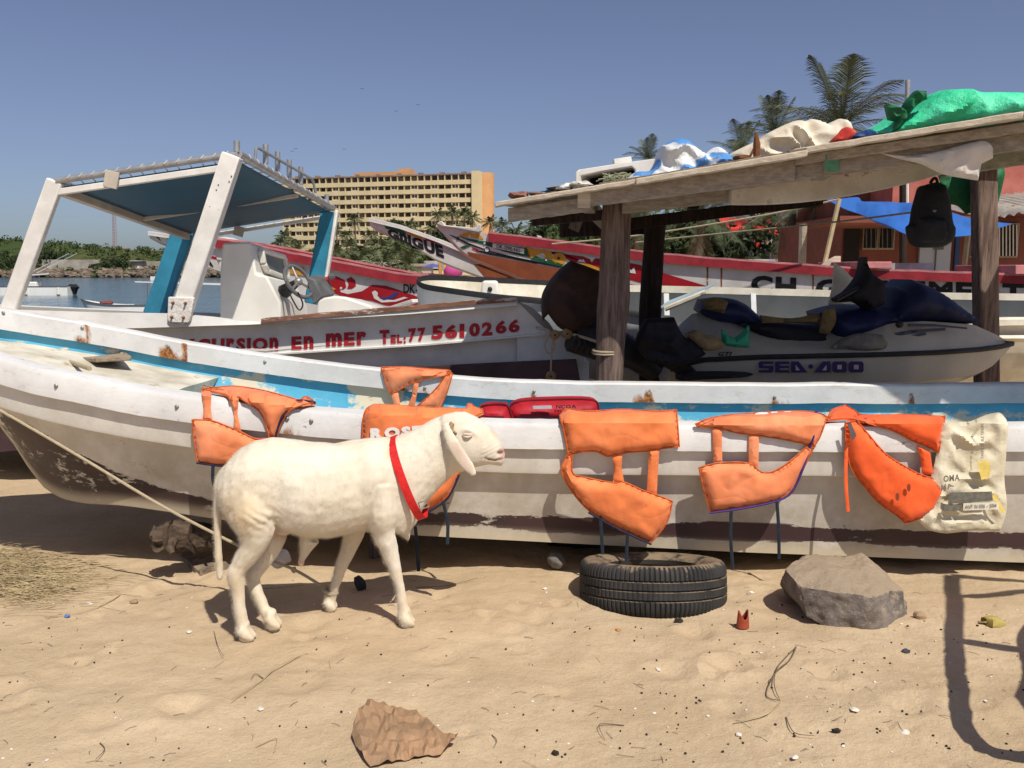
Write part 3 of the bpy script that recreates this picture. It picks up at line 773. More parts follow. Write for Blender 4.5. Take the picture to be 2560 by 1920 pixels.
# tail, ear, brisket tuft, sheath
raw.tube(catmull([P(u, v, sheep_y(555) - .01) for u, v in ((572, 1175), (556, 1196), (546, 1235), (544, 1300), (546, 1380), (549, 1425), (550, 1450))], 4), [.03 - .0006 * i if i < 8 else .0195 - .0002 * i for i in range(24)] + [.007], 10)
ear = [((1112, 1058), .017), ((1119, 1080), .023), ((1133, 1110), .030), ((1152, 1142), .032), ((1172, 1168), .028), ((1187, 1188), .011)]
ep = [P(u, v, HY - .070 - .018 * min(i, 2)) for i, ((u, v), r) in enumerate(ear)]
def ribbon_ellipse(path, rs, flat, n=14, wide=V((1, 0, .62)).normalized()):
    rings = []
    for i, p in enumerate(path):
        t = (path[min(i + 1, len(path) - 1)] - path[max(i - 1, 0)]).normalized(); x = (wide - t * wide.dot(t)).normalized(); y = t.cross(x)
        rings.append([p + x * cos(2 * pi * k / n) * rs[i] + y * sin(2 * pi * k / n) * flat for k in range(n)])
    raw.loft(rings)
eq = catmull(ep, 4); er = [interp(i / 4, list(enumerate(r for _, r in ear))) for i in range(len(eq))]
ribbon_ellipse(eq, er, .0085)
raw.tube([P(1008, 1320, sheep_y(1010)), P(1016, 1338, sheep_y(1010)), P(1022, 1352, sheep_y(1010))], [.04, .022, .004], 8)
raw.tube([P(775, 1345, sheep_y(770)), P(764, 1375, sheep_y(770)), P(757, 1392, sheep_y(770)), P(753, 1404, sheep_y(770))], [.05, .026, .016, .012], 10)
raw.ellipsoid(P(753, 1406, sheep_y(770)), (.016, .016, .02)); raw.ellipsoid(P(708, 1322, sheep_y(690) - .03), (.04, .05, .03))
raw.tube(catmull([P(1150, 1084, HY - .062), P(1164, 1073, HY - .068), P(1182, 1080, HY - .062), P(1194, 1092, HY - .054)], 3), .0105, 8); raw.ellipsoid(P(1170, 1093, HY - .052), (.024, .018, .016))           # brow / eye bulge
raw.ellipsoid(P(1205, 1120, HY - .042), (.03, .02, .035)); raw.ellipsoid(P(1150, 1130, HY - .06), (.035, .02, .05))
raw.ellipsoid(P(1248, 1128, HY - .024), (.014, .012, .014))
SB = PG(619, 1602)
def to_mesh(raw, vox, it, name):
    me = bpy.data.meshes.new('t'); me.from_pydata(raw.v, [], raw.f); me.update()
    bm = bmesh.new(); bm.from_mesh(me); bmesh.ops.recalc_face_normals(bm, faces=bm.faces); bm.to_mesh(me); bm.free()
    o = bpy.data.objects.new('t', me); COL.objects.link(o)
    q = o.modifiers.new('r', 'REMESH'); q.mode = 'VOXEL'; q.voxel_size = vox; q.use_smooth_shade = True
    q = o.modifiers.new('s', 'SMOOTH'); q.factor = .5; q.iterations = it
    bpy.context.view_layer.update(); dg = bpy.context.evaluated_depsgraph_get()
    out = bpy.data.meshes.new_from_object(o.evaluated_get(dg)); out.name = name
    bpy.data.objects.remove(o); bpy.data.meshes.remove(me); return out
me = to_mesh(raw, .0065, 5, 'sheep_body')
def unproj(p):
    d = p - CAM; f = d.y * cp - d.z * sp; up = d.y * sp + d.z * cp; return 1280 + F * d.x / f, 960 - F * up / f
def rib(u, v, n):      # shoulder blade, ribs, hip and flank modelling
    if n.y > -.1: return 0
    e = lambda cx, cy, rx, ry: math.exp(-(((u - cx) / rx) ** 2 + ((v - cy) / ry) ** 2))
    r_ = .0022 * e(800, 1220, 95, 75) * sin(u * .21 + v * .05)
    return r_ + .012 * e(940, 1190, 34, 62) + .009 * e(622, 1175, 34, 34) - .013 * e(690, 1225, 30, 55) + .007 * e(955, 1285, 26, 34) - .009 * e(890, 1160, 20, 60) + .008 * e(622, 1270, 40, 34) - .006 * e(1060, 1180, 26, 50)
MOUTH = [(1214, 1146), (1226, 1150), (1240, 1151), (1256, 1147)]
tan, pink, dark, hairm = [], [], [], []
nv = len(me.vertices); cos_ = [v_.co.copy() for v_ in me.vertices]; nrm = [v_.normal.copy() for v_ in me.vertices]
for vi, v_ in enumerate(me.vertices):
    p = cos_[vi]; u, v = unproj(p); n = nrm[vi]
    near = n.y < .2
    dm = seg_dist((u, v), MOUTH + MOUTH[::-1]) if u > 1195 else 99
    d = 0.0
    nostril = sqrt((((u - 1252) + .5 * (v - 1131)) / 8) ** 2 + ((v - 1131) / 5) ** 2)
    if u > 1195 and near:
        if dm < 4: p = p - n * .005 * (1 - dm / 4)
        if nostril < 1.2: p = p - n * .008
    if 1110 < v < 1150 and 1205 < u < 1256 and near: p = p + n * .0011 * sin((u * .5 + v) * .62)
    if u < 1100:
        fold = math.exp(-(((u - 655) / 42) ** 2 + ((v - 1298) / 22) ** 2)) * .0045 * sin(v * .28 - u * .16 + 2 * fbm(u * .03, v * .03, 0, 2))
        sh = .010 * math.exp(-(((u - 690) / 28) ** 2 + ((v - 1270) / 60) ** 2)) + .008 * math.exp(-(((u - 905) / 20) ** 2 + ((v - 1230) / 80) ** 2))
        p = p + n * (fold - (sh if n.y < -.2 else 0) + .0035 * fbm(p.x * 14, p.y * 14, p.z * 14, 3) + rib(u, v, n))
    v_.co = p
    tn = .8 * math.exp(-(((u - 600) / 55) ** 2 + ((v - 1290) / 70) ** 2)) + .7 * math.exp(-(((u - 975) / 16) ** 2 + ((v - 1120) / 40) ** 2)) + .6 * math.exp(-(((u - 590) / 30) ** 2 + ((v - 1450) / 40) ** 2)) + .9 * math.exp(-(((u - 1232) / 16) ** 2 + ((v - 1085) / 16) ** 2)) + .5 * math.exp(-(((u - 1000) / 14) ** 2 + ((v - 1440) / 16) ** 2)) + .35 * math.exp(-(((u - 800) / 120) ** 2 + ((v - 1110) / 18) ** 2)) + .5 * math.exp(-(((u - 548) / 15) ** 2 + ((v - 1400) / 60) ** 2))
    pk = math.exp(-(((u - 1260) / 13) ** 2 + ((v - 1132) / 20) ** 2)) if u > 1180 else 0
    pk = max(pk, .7 * math.exp(-(((u - 752) / 10) ** 2 + ((v - 1408) / 16) ** 2)), .6 * math.exp(-(((u - 703) / 22) ** 2 + ((v - 1336) / 10) ** 2)) if n.z < .3 else 0, .5 * math.exp(-(((u - 552) / 6) ** 2 + ((v - 1232) / 8) ** 2)))
    if 1120 < u < 1186 and 1105 < v < 1190 and n.y < -.3 and p.y < HY - .085: pk = max(pk, .30 * smooth(16, 6, seg_dist((u, v), [(1130, 1100), (1172, 1172)])))
    dk = smooth(1.3, .7, nostril) * .9 if near and u > 1200 else 0.0
    if u > 1195: dk = max(dk, .75 * smooth(3.4, 1.2, dm))
    if abs(u - 1046) < 9 and v > 1552: dk = .6
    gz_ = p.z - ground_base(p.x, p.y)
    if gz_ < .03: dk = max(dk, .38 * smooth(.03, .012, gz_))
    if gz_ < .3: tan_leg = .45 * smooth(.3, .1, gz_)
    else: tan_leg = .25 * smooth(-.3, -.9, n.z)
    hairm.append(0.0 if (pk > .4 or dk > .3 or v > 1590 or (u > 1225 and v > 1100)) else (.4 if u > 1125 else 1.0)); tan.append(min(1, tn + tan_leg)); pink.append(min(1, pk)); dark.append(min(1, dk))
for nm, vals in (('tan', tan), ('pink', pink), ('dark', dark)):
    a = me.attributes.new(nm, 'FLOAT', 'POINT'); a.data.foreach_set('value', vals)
me.transform(Matrix.Translation(-SB)); me.materials.append(FUR)
me.polygons.foreach_set('use_smooth', [True] * len(me.polygons))
sheep = bpy.data.objects.new('sheep', me); COL.objects.link(sheep); sheep.location = SB
vg = sheep.vertex_groups.new(name='coat')
for lev in (.4, 1.0):
    vg.add([i for i, q_ in enumerate(hairm) if abs(q_ - lev) < .01], lev, 'REPLACE')
hm = NT('coat_hair'); hm.set(.7, 0, .2); hm.col(hm.mix(hm.ramp(hm.noise(5, 6, .7), .32, .68), (.55, .465, .325), (.73, .675, .56))); me.materials.append(hm.m)
sheep.modifiers.new('coat', 'PARTICLE_SYSTEM'); ps = sheep.particle_systems[0]; hs_ = ps.settings; hs_.type = 'HAIR'; hs_.count = 70000; hs_.use_advanced_hair = True; hs_.emit_from = 'FACE'; hs_.use_emit_random = True
hs_.normal_factor = .0007; hs_.object_align_factor = (-.0019, 0, -.0016); hs_.factor_random = .0011; hs_.hair_step = 2; hs_.material = 2; hs_.root_radius = .9; hs_.tip_radius = .15; hs_.radius_scale = .00055; ps.vertex_group_density = 'coat'; ps.vertex_group_length = 'coat'
props(sheep, 'white long-eared ram with a red collar standing on the sand', 'sheep')
# horn, eye
MB().tube(catmull([P(1131, 1058, HY - .064), P(1127, 1066, HY - .072), P(1132, 1078, HY - .078), P(1142, 1084, HY - .074)], 4), [.012, .0125, .012, .0115, .011, .0105, .01, .009, .008, .007, .006, .005, .003], 8).build('horn', mat('horn', (.36, .24, .12), .6, .3, 60, .5, 120), sheep)
ey = P(1168, 1088, HY - .071)
MB().ellipsoid(ey, (.016, .0095, .0034), 12, 8, Matrix.Rotation(R(18), 3, 'Y')).build('eye', mat('eye_dark', (.02, .012, .01), .15, 0, 1, 0), sheep)
for dz, cc in ((.0052, 1), (-.0042, -1)):
    MB().tube(catmull([ey + V((-.021, .0, -.003)), ey + V((-.008, -.011, dz * 1.2)), ey + V((.008, -.011, dz * 1.1)), ey + V((.022, 0, .004 - .002))], 4), .0058, 8).build('eyelid', mat('eyelid', (.66, .53, .42), .8, .15, 60, .2), sheep)
# red collar
A, B = (984, 1098), (1062, 1284)
rg = pair_ring((982, 1096), (1058, 1290), .136, sheep_y(1000) + .005, 40, 2.2)
ax = (P(1062, 1284, 3.8) - P(984, 1098, 3.8)).normalized(); sd = V((ax.z, 0, -ax.x)).normalized()
if sd.x < 0: sd = -sd
mb = MB(); n = len(rg); c0 = sum(rg, V()) / n
rings = []
for p in rg:
    o_ = (p - c0).normalized(); rings.append([p + sd * .0185 + o_ * .004, p - sd * .0185 + o_ * .004, p - sd * .0185 + o_ * .009, p + sd * .0185 + o_ * .009])
for r_ in rings: mb.v += r_
for i in range(n):
    for k in range(4): mb.f.append((i * 4 + k, i * 4 + (k + 1) % 4, ((i + 1) % n) * 4 + (k + 1) % 4, ((i + 1) % n) * 4 + k))
col_ = mb.build('collar', mat('red_strap', (.62, .02, .02), .65, .25, 30, .4, 60), sheep)
q = P(1059, 1262, sheep_y(1000) - .095)
MB().tube([q + V((-.022, -.01, .012)), q + V((.018, -.012, .024)), q + V((.026, -.005, -.006)), q + V((-.014, -.006, -.02)), q + V((-.022, -.01, .012))], .0035, 6).build('buckle', STEEL, col_)
# rope from the bow to the far fore foot
ROPE = NT('rope'); ROPE.set(.9, 0, .1); ROPE.col(ROPE.mix(ROPE.noise(30, 4), (.34, .27, .17), (.52, .44, .31))); ROPE.bump(ROPE.noise(160, 2, .5, (1, 1, 3)), .9, .004); ROPE = ROPE.m
rp = [P(-330, 850, 4.75), P(-150, 945, 4.5), P(0, 1026, 4.38), P(200, 1142, 4.26), P(400, 1262, 4.14), P(560, 1346, 4.05), P(660, 1394, 4.0), P(735, 1424, 3.98), P(800, 1462, 3.96), P(818, 1476, 3.935)]
rope = MB().tube(catmull(rp, 8), .0075, 8).build('tether_rope', ROPE); props(rope, 'thin tan rope running from the bow down to the sheep\'s far foreleg', 'rope')
ff = P(829, 1480, 3.915)
MB().tube([ff + V((.033 * cos(a), .033 * sin(a), .006 * sin(a * 2) + .004 * (a / 6))) for a in [i * .35 for i in range(37)]], .0075, 6).build('loop', ROPE, rope)
MB().ellipsoid(P(735, 1424, 3.98), (.014, .013, .015), 8, 6, jit=.4).build('knot', ROPE, rope); MB().ellipsoid(P(814, 1473, 3.94), (.02, .018, .018), 8, 6, jit=.5).build('knot', ROPE, rope)
# ================================================================= white tour boat with canopy
WHITE = mat('boat_white', (.70, .68, .64), .45, .14, 3, .15, 40, wear=.27, wearc=(.50, .46, .40), wscale=14)
WHITE2 = mat('post_white', (.74, .71, .66), .5, .12, 5, .25, 30, wear=.26, wearc=(.45, .40, .34), wscale=22)
BLUEP = mat('post_blue', (.032, .215, .33), .5, .2, 5, .2, 30, wear=.24, wearc=(.25, .38, .42), wscale=12)
MAROON = mat('bottom_maroon', (.075, .042, .046), .7, .3, 4, .3, 30, wear=.22, wearc=(.45, .42, .40), wscale=10)
WOODR = mat('worn_red_wood', (.20, .085, .055), .75, .4, 7, .4, 40, c2=(.30, .15, .09), wear=.42, wearc=(.55, .46, .40), wscale=11, stretch=(.3, 1, 1))
ALU = mat('aluminium_pipe', (.42, .42, .42), .45, .2, 12, .15, 60, metal=.6)
REDL = mat('red_paint', (.42, .022, .03), .6, .2, 8, .1, wear=.30, wearc=(.60, .55, .52), wscale=22)
tb = thing('tour_boat', 'white excursion boat with blue canopy and red phone number on its side', 'boat', (-1.5, 8.3, -.25))
vt = [(-700, 745), (0, 775), (250, 783), (420, 785), (520, 793), (600, 803), (650, 804), (800, 790), (1000, 774), (1180, 758), (1293, 750)]
vl = [(-700, 800), (250, 822), (350, 820), (640, 811), (795, 799), (1013, 786), (1293, 764)]
vs_ = [(-700, 930), (300, 905), (698, 883), (1068, 860), (1371, 833), (1470, 826)]
SIDE_N = V((0, -1, -.10)).normalized(); SIDE_P = V((0, 7.0, 1.1))
SMAP = plane_map(SIDE_P, SIDE_N)
us = [-700 + 30 * i for i in range(66)] + [1293]
rows = []
for u in us:
    a = P(u, interp(u, vt), 6.90); b = P(u, interp(u, vl), 6.885); c = PP(u, interp(u, vl) + 1, SIDE_P, SIDE_N); d = PP(u, interp(u, vs_), SIDE_P, SIDE_N)
    k = min(1, (u + 700) / 900); e = V((d.x, d.y + .07, d.z - .01)); f = V((d.x, d.y + .16, d.z * .55)); g_ = V((d.x, d.y + .35, lerp(d.z * .6, -.12, k)))
    rows.append([V((a.x, a.y + .11, a.z - .25)), V((a.x, a.y + .11, a.z)), a, b, c, d, e, f, g_, V((d.x, 8.3, lerp(.5, -.15, k)))])
mb = MB(); mb.loft(rows, False, False)
mb.build('hull_side', WHITE, tb, weld=False)
rows2 = [[V((r[1].x, 16.7 - r[1].y if r[1].x > -4 else 8.3 + (8.3 - r[1].y) * max(0.02, 1), r[1].z - .15)), V((r[1].x, 9.8, r[1].z - .15)), V((r[1].x, 9.8, r[1].z - .3)), V((r[1].x, 9.2, -.1)), V((r[1].x, 8.3, r[9].z))] for r in rows]
mb = MB(); mb.loft(rows2, False, False); mb.build('hull_side', WHITE, tb, weld=False)
mb = MB(); mb.loft([[V((r[0].x, r[0].y, r[0].z)), V((r[0].x, 9.75, r[0].z - .15))] for r in rows], False, False); mb.build('deck', WHITE, tb, weld=False)
# stern quarter: lower side with sloping cut and transom
prof = [(1293, 751), (1318, 775), (1345, 806), (1375, 832), (1400, 838), (1440, 846), (1462, 852), (1460, 900), (1452, 950), (1430, 1010), (1293, 1010)]
mb = MB(); mb.prism([PP(u, v, SIDE_P + V((0, .004, 0)), SIDE_N) for u, v in prof], (0, .06, 0)); mb.build('stern_quarter', WHITE, tb)
mb = MB(); mb.prism([PP(u, v, SIDE_P, SIDE_N) for u, v in ((1292, 752), (1330, 768), (1372, 806), (1392, 836), (1380, 838), (1335, 795), (1300, 760))], (0, .25, -.05)); mb.build('stern_edge', mat('grey_inside', (.28, .27, .26), .7), tb)
mb = MB(); q = P(1455, 880, 7.05); mb.box((q.x + .02, 8.3, .35), (.08, 2.5, .95)); mb.build('transom', WHITE, tb)
bt = MB(); bt.prism([PP(u, v, SIDE_P + V((0, -.07 - .006, 0)), SIDE_N) for u, v in ((860, 932), (959, 921), (1157, 912), (1300, 905), (1441, 899), (1452, 960), (1440, 1020), (860, 1040))], (0, .06, 0)); bt.build('bottom_paint', MAROON, tb)
bt = MB(); bt.prism([PP(u, v, SIDE_P + V((0, -.076, 0)), SIDE_N) for u, v in ((-690, 985), (0, 965), (400, 950), (858, 934), (858, 1040), (0, 1130), (-690, 1130))], (0, .06, 0)); bt.build('bottom_paint', MAROON, tb)
# strake lip
mb = MB(); mb.loft([[PP(u, interp(u, vs_) - 1, SIDE_P, SIDE_N) + V((0, -.03, 0)), PP(u, interp(u, vs_) + 3, SIDE_P, SIDE_N) + V((0, -.03, 0)), PP(u, interp(u, vs_) + 4, SIDE_P, SIDE_N) + V((0, .03, 0)), PP(u, interp(u, vs_) - 3, SIDE_P, SIDE_N) + V((0, .02, 0))] for u in us[10:] + [1380, 1455]], True, True); mb.build('strake', WHITE, tb)
# worn wooden rail cap
mb = MB(); rows = []
for u in range(655, 1300, 12):
    a = P(u, interp(u, vt), 6.90); h = .022 + .006 * fbm(u * .05, 1); rows.append([a + V((0, -.025, -.012)), a + V((0, -.025, h)), a + V((0, .13, h)), a + V((0, .13, -.012))])
mb.loft(rows); mb.build('wood_rail', WOODR, tb)
for args in (('EXCUrSIOn', 420, 882, 696, 877, 34), ('En', 729, 874, 784, 872, 33), ('mEr', 815, 867, 916, 862, 34), ('T', 949, 860, 974, 859, 35), ('EL:', 977, 859, 1015, 857, 22), ('77', 1021, 856, 1064, 853, 35), ('561', 1079, 849, 1161, 844, 35), ('02', 1173, 842, 1231, 838, 34), ('66', 1239, 835, 1299, 830, 33)):
    lettering(*args, SMAP, .055, .10, off=.006).build('lettering', REDL, tb)
# canopy posts
def post(a, b, wd, th, m, name='post'):
    d = (b - a).normalized(); x = V((1, 0, 0)); x = (x - d * x.dot(d)).normalized(); y = d.cross(x).normalized() * th / 2; x = x * wd / 2
    mb = MB(); mb.hexa([a - x - y, a + x - y, a + x + y, a - x + y, b - x - y, b + x - y, b + x + y, b - x + y]); return mb.build(name, m, tb, bevel=.012)
post(P(14, 800, 7.0), P(140, 452, 7.0), .13, .07, WHITE2)
pr_ = post(P(446, 806, 6.93), P(582, 388, 6.97), .15, .11, WHITE2)
post(P(385, 790, 9.6), P(462, 568, 9.6), .24, .07, BLUEP)
post(P(782, 760, 9.6), P(824, 528, 9.6), .19, .05, BLUEP)
post(P(806, 760, 9.58), P(843, 526, 9.58), .035, .09, WHITE2)
PLST = mat('plaster_plate', (.70, .66, .60), .8, .12, 20, 1.0, 26, bdist=.012)
mb = MB(); mb.prism([P(u, v, 6.86) for u, v in ((420, 742), (484, 744), (476, 800), (470, 808), (424, 807), (417, 800))], (0, .05, 0)); plate = mb.build('foot_plate', PLST, tb, bevel=.008)
for u, v in ((433, 757), (464, 758), (430, 793), (459, 794)):
    b = MB(); p = P(u, v, 6.86); b.ellipsoid(p, (.013, .012, .013), 8, 5); b.tube([p, p + V((0, -.03, 0))], .008, 6); b.build('bolt', mat('rusty_bolt', (.20, .09, .04), .8, .4, 60, .3), plate)
random.seed(5)
for k in range(10):
    t = random.uniform(.1, .95); p = P(lerp(452, 582, t) + random.choice((-12, 12)), lerp(735, 400, t), 6.905); MB().ellipsoid(p, (.006, .004, .006), 6, 4).build('screw_hole', mat('hole_dark', (.05, .04, .035), .9), pr_)
# canopy: pipes, lacing, fabric
NL, NR, FR, FL = P(142, 452, 6.98), P(596, 385, 6.98), P(832, 520, 9.6), P(472, 577, 9.6)
FAB = NT('canopy_fabric'); FAB.set(.6, 0, .3); FAB.col(FAB.mix(FAB.noise(2, 5), (.018, .065, .115), (.032, .10, .16))); FAB.bump(FAB.noise(6, 4), .3, .01)
FAB.b.inputs['Transmission Weight'].default_value = .0
cn = thing  # noqa
mb = MB(); N = 14; rows = []
for i in range(N + 1):
    rw = []
    for j in range(N + 1):
        a = lerp(NL, NR, i / N); b = lerp(FL, FR, i / N); p = lerp(a, b, j / N)
        p = lerp(p, (NL + NR + FL + FR) / 4, .035); p.z += -.05 * sin(pi * i / N) * sin(pi * j / N) - .04
        rw.append(p)
    rows.append(rw)
mb.loft(rows, False, False); fo = mb.build('canopy_fabric', FAB.m, tb, weld=False); q = fo.modifiers.new('s', 'SOLIDIFY'); q.thickness = .006
for a, b, r, m in ((NL, NR, .026, ALU), (NR, FR, .034, ALU), (FR, FL, .026, ALU), (FL, NL, .026, ALU)):
    pipe = MB().tube([a, b], r, 10).build('canopy_pipe', m, tb)
    n = 15
    for k in range(1, n):
        p = lerp(a, b, k / n); d = (b - a).normalized(); c = (NL + NR + FL + FR) / 4; inn = (c - p); inn = (inn - d * inn.dot(d)).normalized()
        MB().tube([p + d * .02 + V((0, 0, r + .004)) - inn * .01, p - inn * (r + .004), p - V((0, 0, r + .004)), p - d * .02 + inn * .11 - V((0, 0, .035))], .0045, 5).build('lacing', mat('lace_cord', (.5, .48, .44), .9), pipe)
POSTB = mat('canopy_beam', (.50, .44, .36), .7, .15, 6, .2)
DZ = V((0, 0, -.07))
for a, b, s_, m in ((P(135, 482, 7.0), P(556, 421, 7.0), .05, WHITE2), (lerp(NL, FL, .02) + DZ, lerp(NL, FL, .98) + DZ, .07, POSTB), (lerp(NL, FL, .55) + DZ, lerp(NR, FR, .55) + DZ, .04, POSTB), (lerp(FL, FR, .12) + DZ * 1.2, FR + DZ * 1.2, .045, WHITE2)):
    MB().bar(a, b, s_, s_).build('canopy_beam', m, tb, bevel=.005)
for a, b in (((282, 428), (275, 470)), ((600, 566), (594, 590))):
    Y = 6.95 if a[1] < 500 else 9.5; p = P(*a, Y); q = P(*b, Y); MB().bar(p, q, .11, .02, (0, 1, 0)).build('bracket', POSTB, tb, bevel=.004)
for u, v0, v1, t in ((592, 352, 380, 0.0), (664, 361, 410, .30), (694, 379, 428, .43), (723, 399, 444, .56), (752, 417, 462, .67), (817, 486, 512, .97)):
    Y = lerp(6.98, 9.6, t); a, b = P(u, v1, Y), P(u, v0, Y); MB().tube([a, b], .024, 10).build('rod_holder', ALU, tb)
MB().tube([P(638, 400, 7.5), P(640, 371, 7.5), P(646, 370, 7.55), P(778, 446, 9.0), P(785, 462, 9.05), P(789, 482, 9.1)], .014, 8).build('grab_rail', ALU, tb)
# console
CONS = mat('gelcoat_cream', (.72, .69, .62), .35, .08, 3, .08, 30, wear=.22, wearc=(.58, .52, .44), wscale=16)
def C5(l): return [(380 + x / 3.072, 560 + y / 3.072) for x, y in l]
near = [P(u, v, 7.9) for u, v in C5([(518, 760), (522, 350), (538, 150), (560, 142), (745, 138), (765, 150), (800, 378), (820, 388), (880, 395), (985, 600), (992, 760)])]
con = MB().prism(near, (0, 1.05, -.09)).build('console', CONS, tb, bevel=.02)
off = V((0, 1.05, -.09))
a, b = P(380 + 765 / 3.072, 560 + 150 / 3.072, 7.9), P(380 + 800 / 3.072, 560 + 380 / 3.072, 7.9)
def wq(s, t): return lerp(lerp(a, b, t), lerp(a, b, t) + off, s)
nrm_ = (b - a).cross(off).normalized()
if nrm_.x < 0: nrm_ = -nrm_
W4 = [(.16, .17), (.92, .12), (.95, .93), (.25, .86), (.17, .62)]
MB().prism([wq(*q) + nrm_ * .022 for q in W4], nrm_ * -.01).build('window', mat('console_window', (.16, .15, .135), .3, .2, 3, 0), con)
for q0, q1 in zip(W4, W4[1:] + W4[:1]): MB().bar(wq(*q0) + nrm_ * .03, wq(*q1) + nrm_ * .03, .045, .06, nrm_).build('window_frame', CONS, con, bevel=.012)
BLK = mat('black_plastic', (.018, .018, .02), .45, .2, 20, .1); GREYB = mat('grey_plastic', (.12, .12, .12), .6, .3, 9, .2)
wc = P(746, 704, 8.0); ax_ = V((.75, -.35, .45)).normalized(); x_ = ax_.cross(V((0, 0, 1))).normalized(); y_ = ax_.cross(x_)
wheel = MB().tube([wc + (x_ * cos(t) + y_ * sin(t)) * .165 for t in [2 * pi * k / 28 for k in range(29)]], .019, 8, cap=False).build('steering_wheel', GREYB, tb)
for k in range(3):
    t = 2 * pi * k / 3 + .5; MB().tube([wc, wc + (x_ * cos(t) + y_ * sin(t)) * .16], .012, 6).build('spoke', STEEL, wheel)
MB().ellipsoid(wc, (.04, .04, .04)).build('hub', STEEL, wheel); MB().tube([wc, wc - ax_ * .2], [.03, .07], 10).build('steering_column', BLK, tb)
mb = MB(); mb.hexa([P(u, v, 8.05) for u, v in C5([(1240, 620), (1310, 560), (1250, 430), (1180, 405)])] + [P(u, v, 8.05) + V((.06, .3, .02)) for u, v in C5([(1240, 620), (1310, 560), (1250, 430), (1180, 405)])]); mb.build('instrument_box', GREYB, tb, bevel=.01)
MB().tube([P(797, 710, 8.3), P(826, 692, 8.3)], .02, 8).build('red_lever', mat('red_plastic', (.5, .03, .04), .5), tb); MB().tube([P(824, 693, 8.3), P(836, 690, 8.3)], [.035, .025], 8).build('lever_knob', GREYB, tb)
seat = MB().prism([P(u, v, 7.7) for u, v in C5([(1258, 760), (1262, 640), (1275, 590), (1320, 565), (1400, 552), (1480, 558), (1690, 628), (1702, 760)])], (0, .9, -.06)).build('seat_box', CONS, tb, bevel=.02)
MB().bar(P(975, 772, 7.4), P(1038, 752, 7.2), .07, .03).build('loose_board', WHITE2, tb, bevel=.004)
MB().tube(catmull([P(720, 725, 7.86), P(733, 752, 7.84), P(748, 775, 7.84), P(757, 760, 7.85), P(745, 730, 7.86)], 5), .008, 6).build('cable', BLK, tb)
# covered outboard at the stern
eng = thing('outboard_motor', 'tilted outboard motor under a dark brown cloth cover at the tour boat stern', 'outboard motor', P(1450, 900, 7.0))
COV = mat('brown_cover', (.045, .024, .018), .8, .3, 6, .6, 8, bdist=.02)
def C3(l): return [(1200 + x / 3.16, 360 + y / 3.16) for x, y in l]
puff(C3([(490, 1290), (500, 1190), (560, 1080), (640, 990), (720, 925), (830, 960), (960, 1010), (960, 1330), (800, 1480), (640, 1462), (540, 1345), (515, 1370), (500, 1400)]), depth_map(lambda u, v: 6.85), .22, 7, 60, .05, .017, .25, seed=3, ridged=True).build('cover', COV, eng, weld=False)
mb = MB(); mb.tube([P(1430, 830, 6.9), P(1500, 850, 6.95), P(1590, 890, 7.0), P(1640, 930, 7.05)], [.16, .17, .12, .09], 10); mb.build('engine_block', mat('engine_black', (.02, .02, .022), .5, .4, 8, .5, 14, bdist=.02), eng)
mb = MB(); mb.tube([P(1560, 860, 6.98), P(1680, 905, 7.05), P(1730, 940, 7.1)], [.10, .12, .10], 8, flat=.5); mb.build('leg', BLK, eng)
for k in range(6):
    MB().tube(catmull([P(1440 + 12 * k, 840 + 4 * k, 6.72), P(1450 + 14 * k, 858 + 5 * k, 6.68), P(1440 + 16 * k, 880 + 4 * k, 6.7)], 4), .012, 6).build('hose', BLK, eng)
# rope with cork floats
CORK = mat('cork', (.30, .19, .09), .9, .3, 20, .5, 60)
fl = thing('float_line', 'rope with round cork floats looped on the tour boat stern', 'rope', P(1380, 900, 6.8))
MB().tube(catmull([P(1340, 818, 6.84), P(1370, 826, 6.82), P(1384, 838, 6.8), P(1420, 834, 6.8), P(1480, 850, 6.6), P(1540, 872, 6.3)], 5), .012, 7).build('line', ROPE, fl)
MB().tube(catmull([P(1376, 832, 6.8), P(1362, 862, 6.78), P(1372, 884, 6.78), P(1386, 870, 6.78), P(1383, 840, 6.78), P(1378, 900, 6.78), P(1377, 935, 6.78)], 5), .008, 6).build('loop', ROPE, fl)
for u, v, r in ((1418, 834, .045), (1387, 837, .04), (1377, 940, .042)):
    p = P(u, v, 6.76); f = MB().ellipsoid(p, (r, r * .62, r), 14, 8).build('float', CORK, fl); MB().ellipsoid(p + V((0, -r * .6, 0)), (.009, .004, .009), 8, 4).build('hole', BLK, f)
# ================================================================= painted pirogues and dinghies behind
PWHITE = mat('pirogue_white', (.66, .63, .60), .5, .15, 3, .2, 30, wear=.24, wearc=(.44, .38, .34), wscale=12)
PRED = mat('pirogue_red', (.30, .025, .035), .55, .25, 5, .25, 30, wear=.25, wearc=(.45, .20, .20), wscale=10)
PPINK = mat('rail_top_pink', (.52, .20, .20), .7, .3, 4, .3, 30, wear=.33, wearc=(.62, .46, .42), wscale=14)
PBROWN = mat('bottom_brown', (.26, .075, .032), .65, .2, 4, .2, 30, wear=.22, wearc=(.14, .05, .03), wscale=9)
DRED = mat('decor_red', (.36, .012, .02), .5, .15, 6, .1); DGRN = mat('decor_green', (.012, .10, .04), .5, .15, 6, .1)
DYEL = mat('decor_yellow', (.62, .30, .03), .5, .15, 6, .1); DBLK = mat('decor_black', (.012, .012, .014), .5, .1, 6, .1)
DWHT = mat('decor_white', (.70, .67, .63), .5, .1, 6, .1); DBLU = mat('decor_blue', (.03, .05, .22), .5, .1)
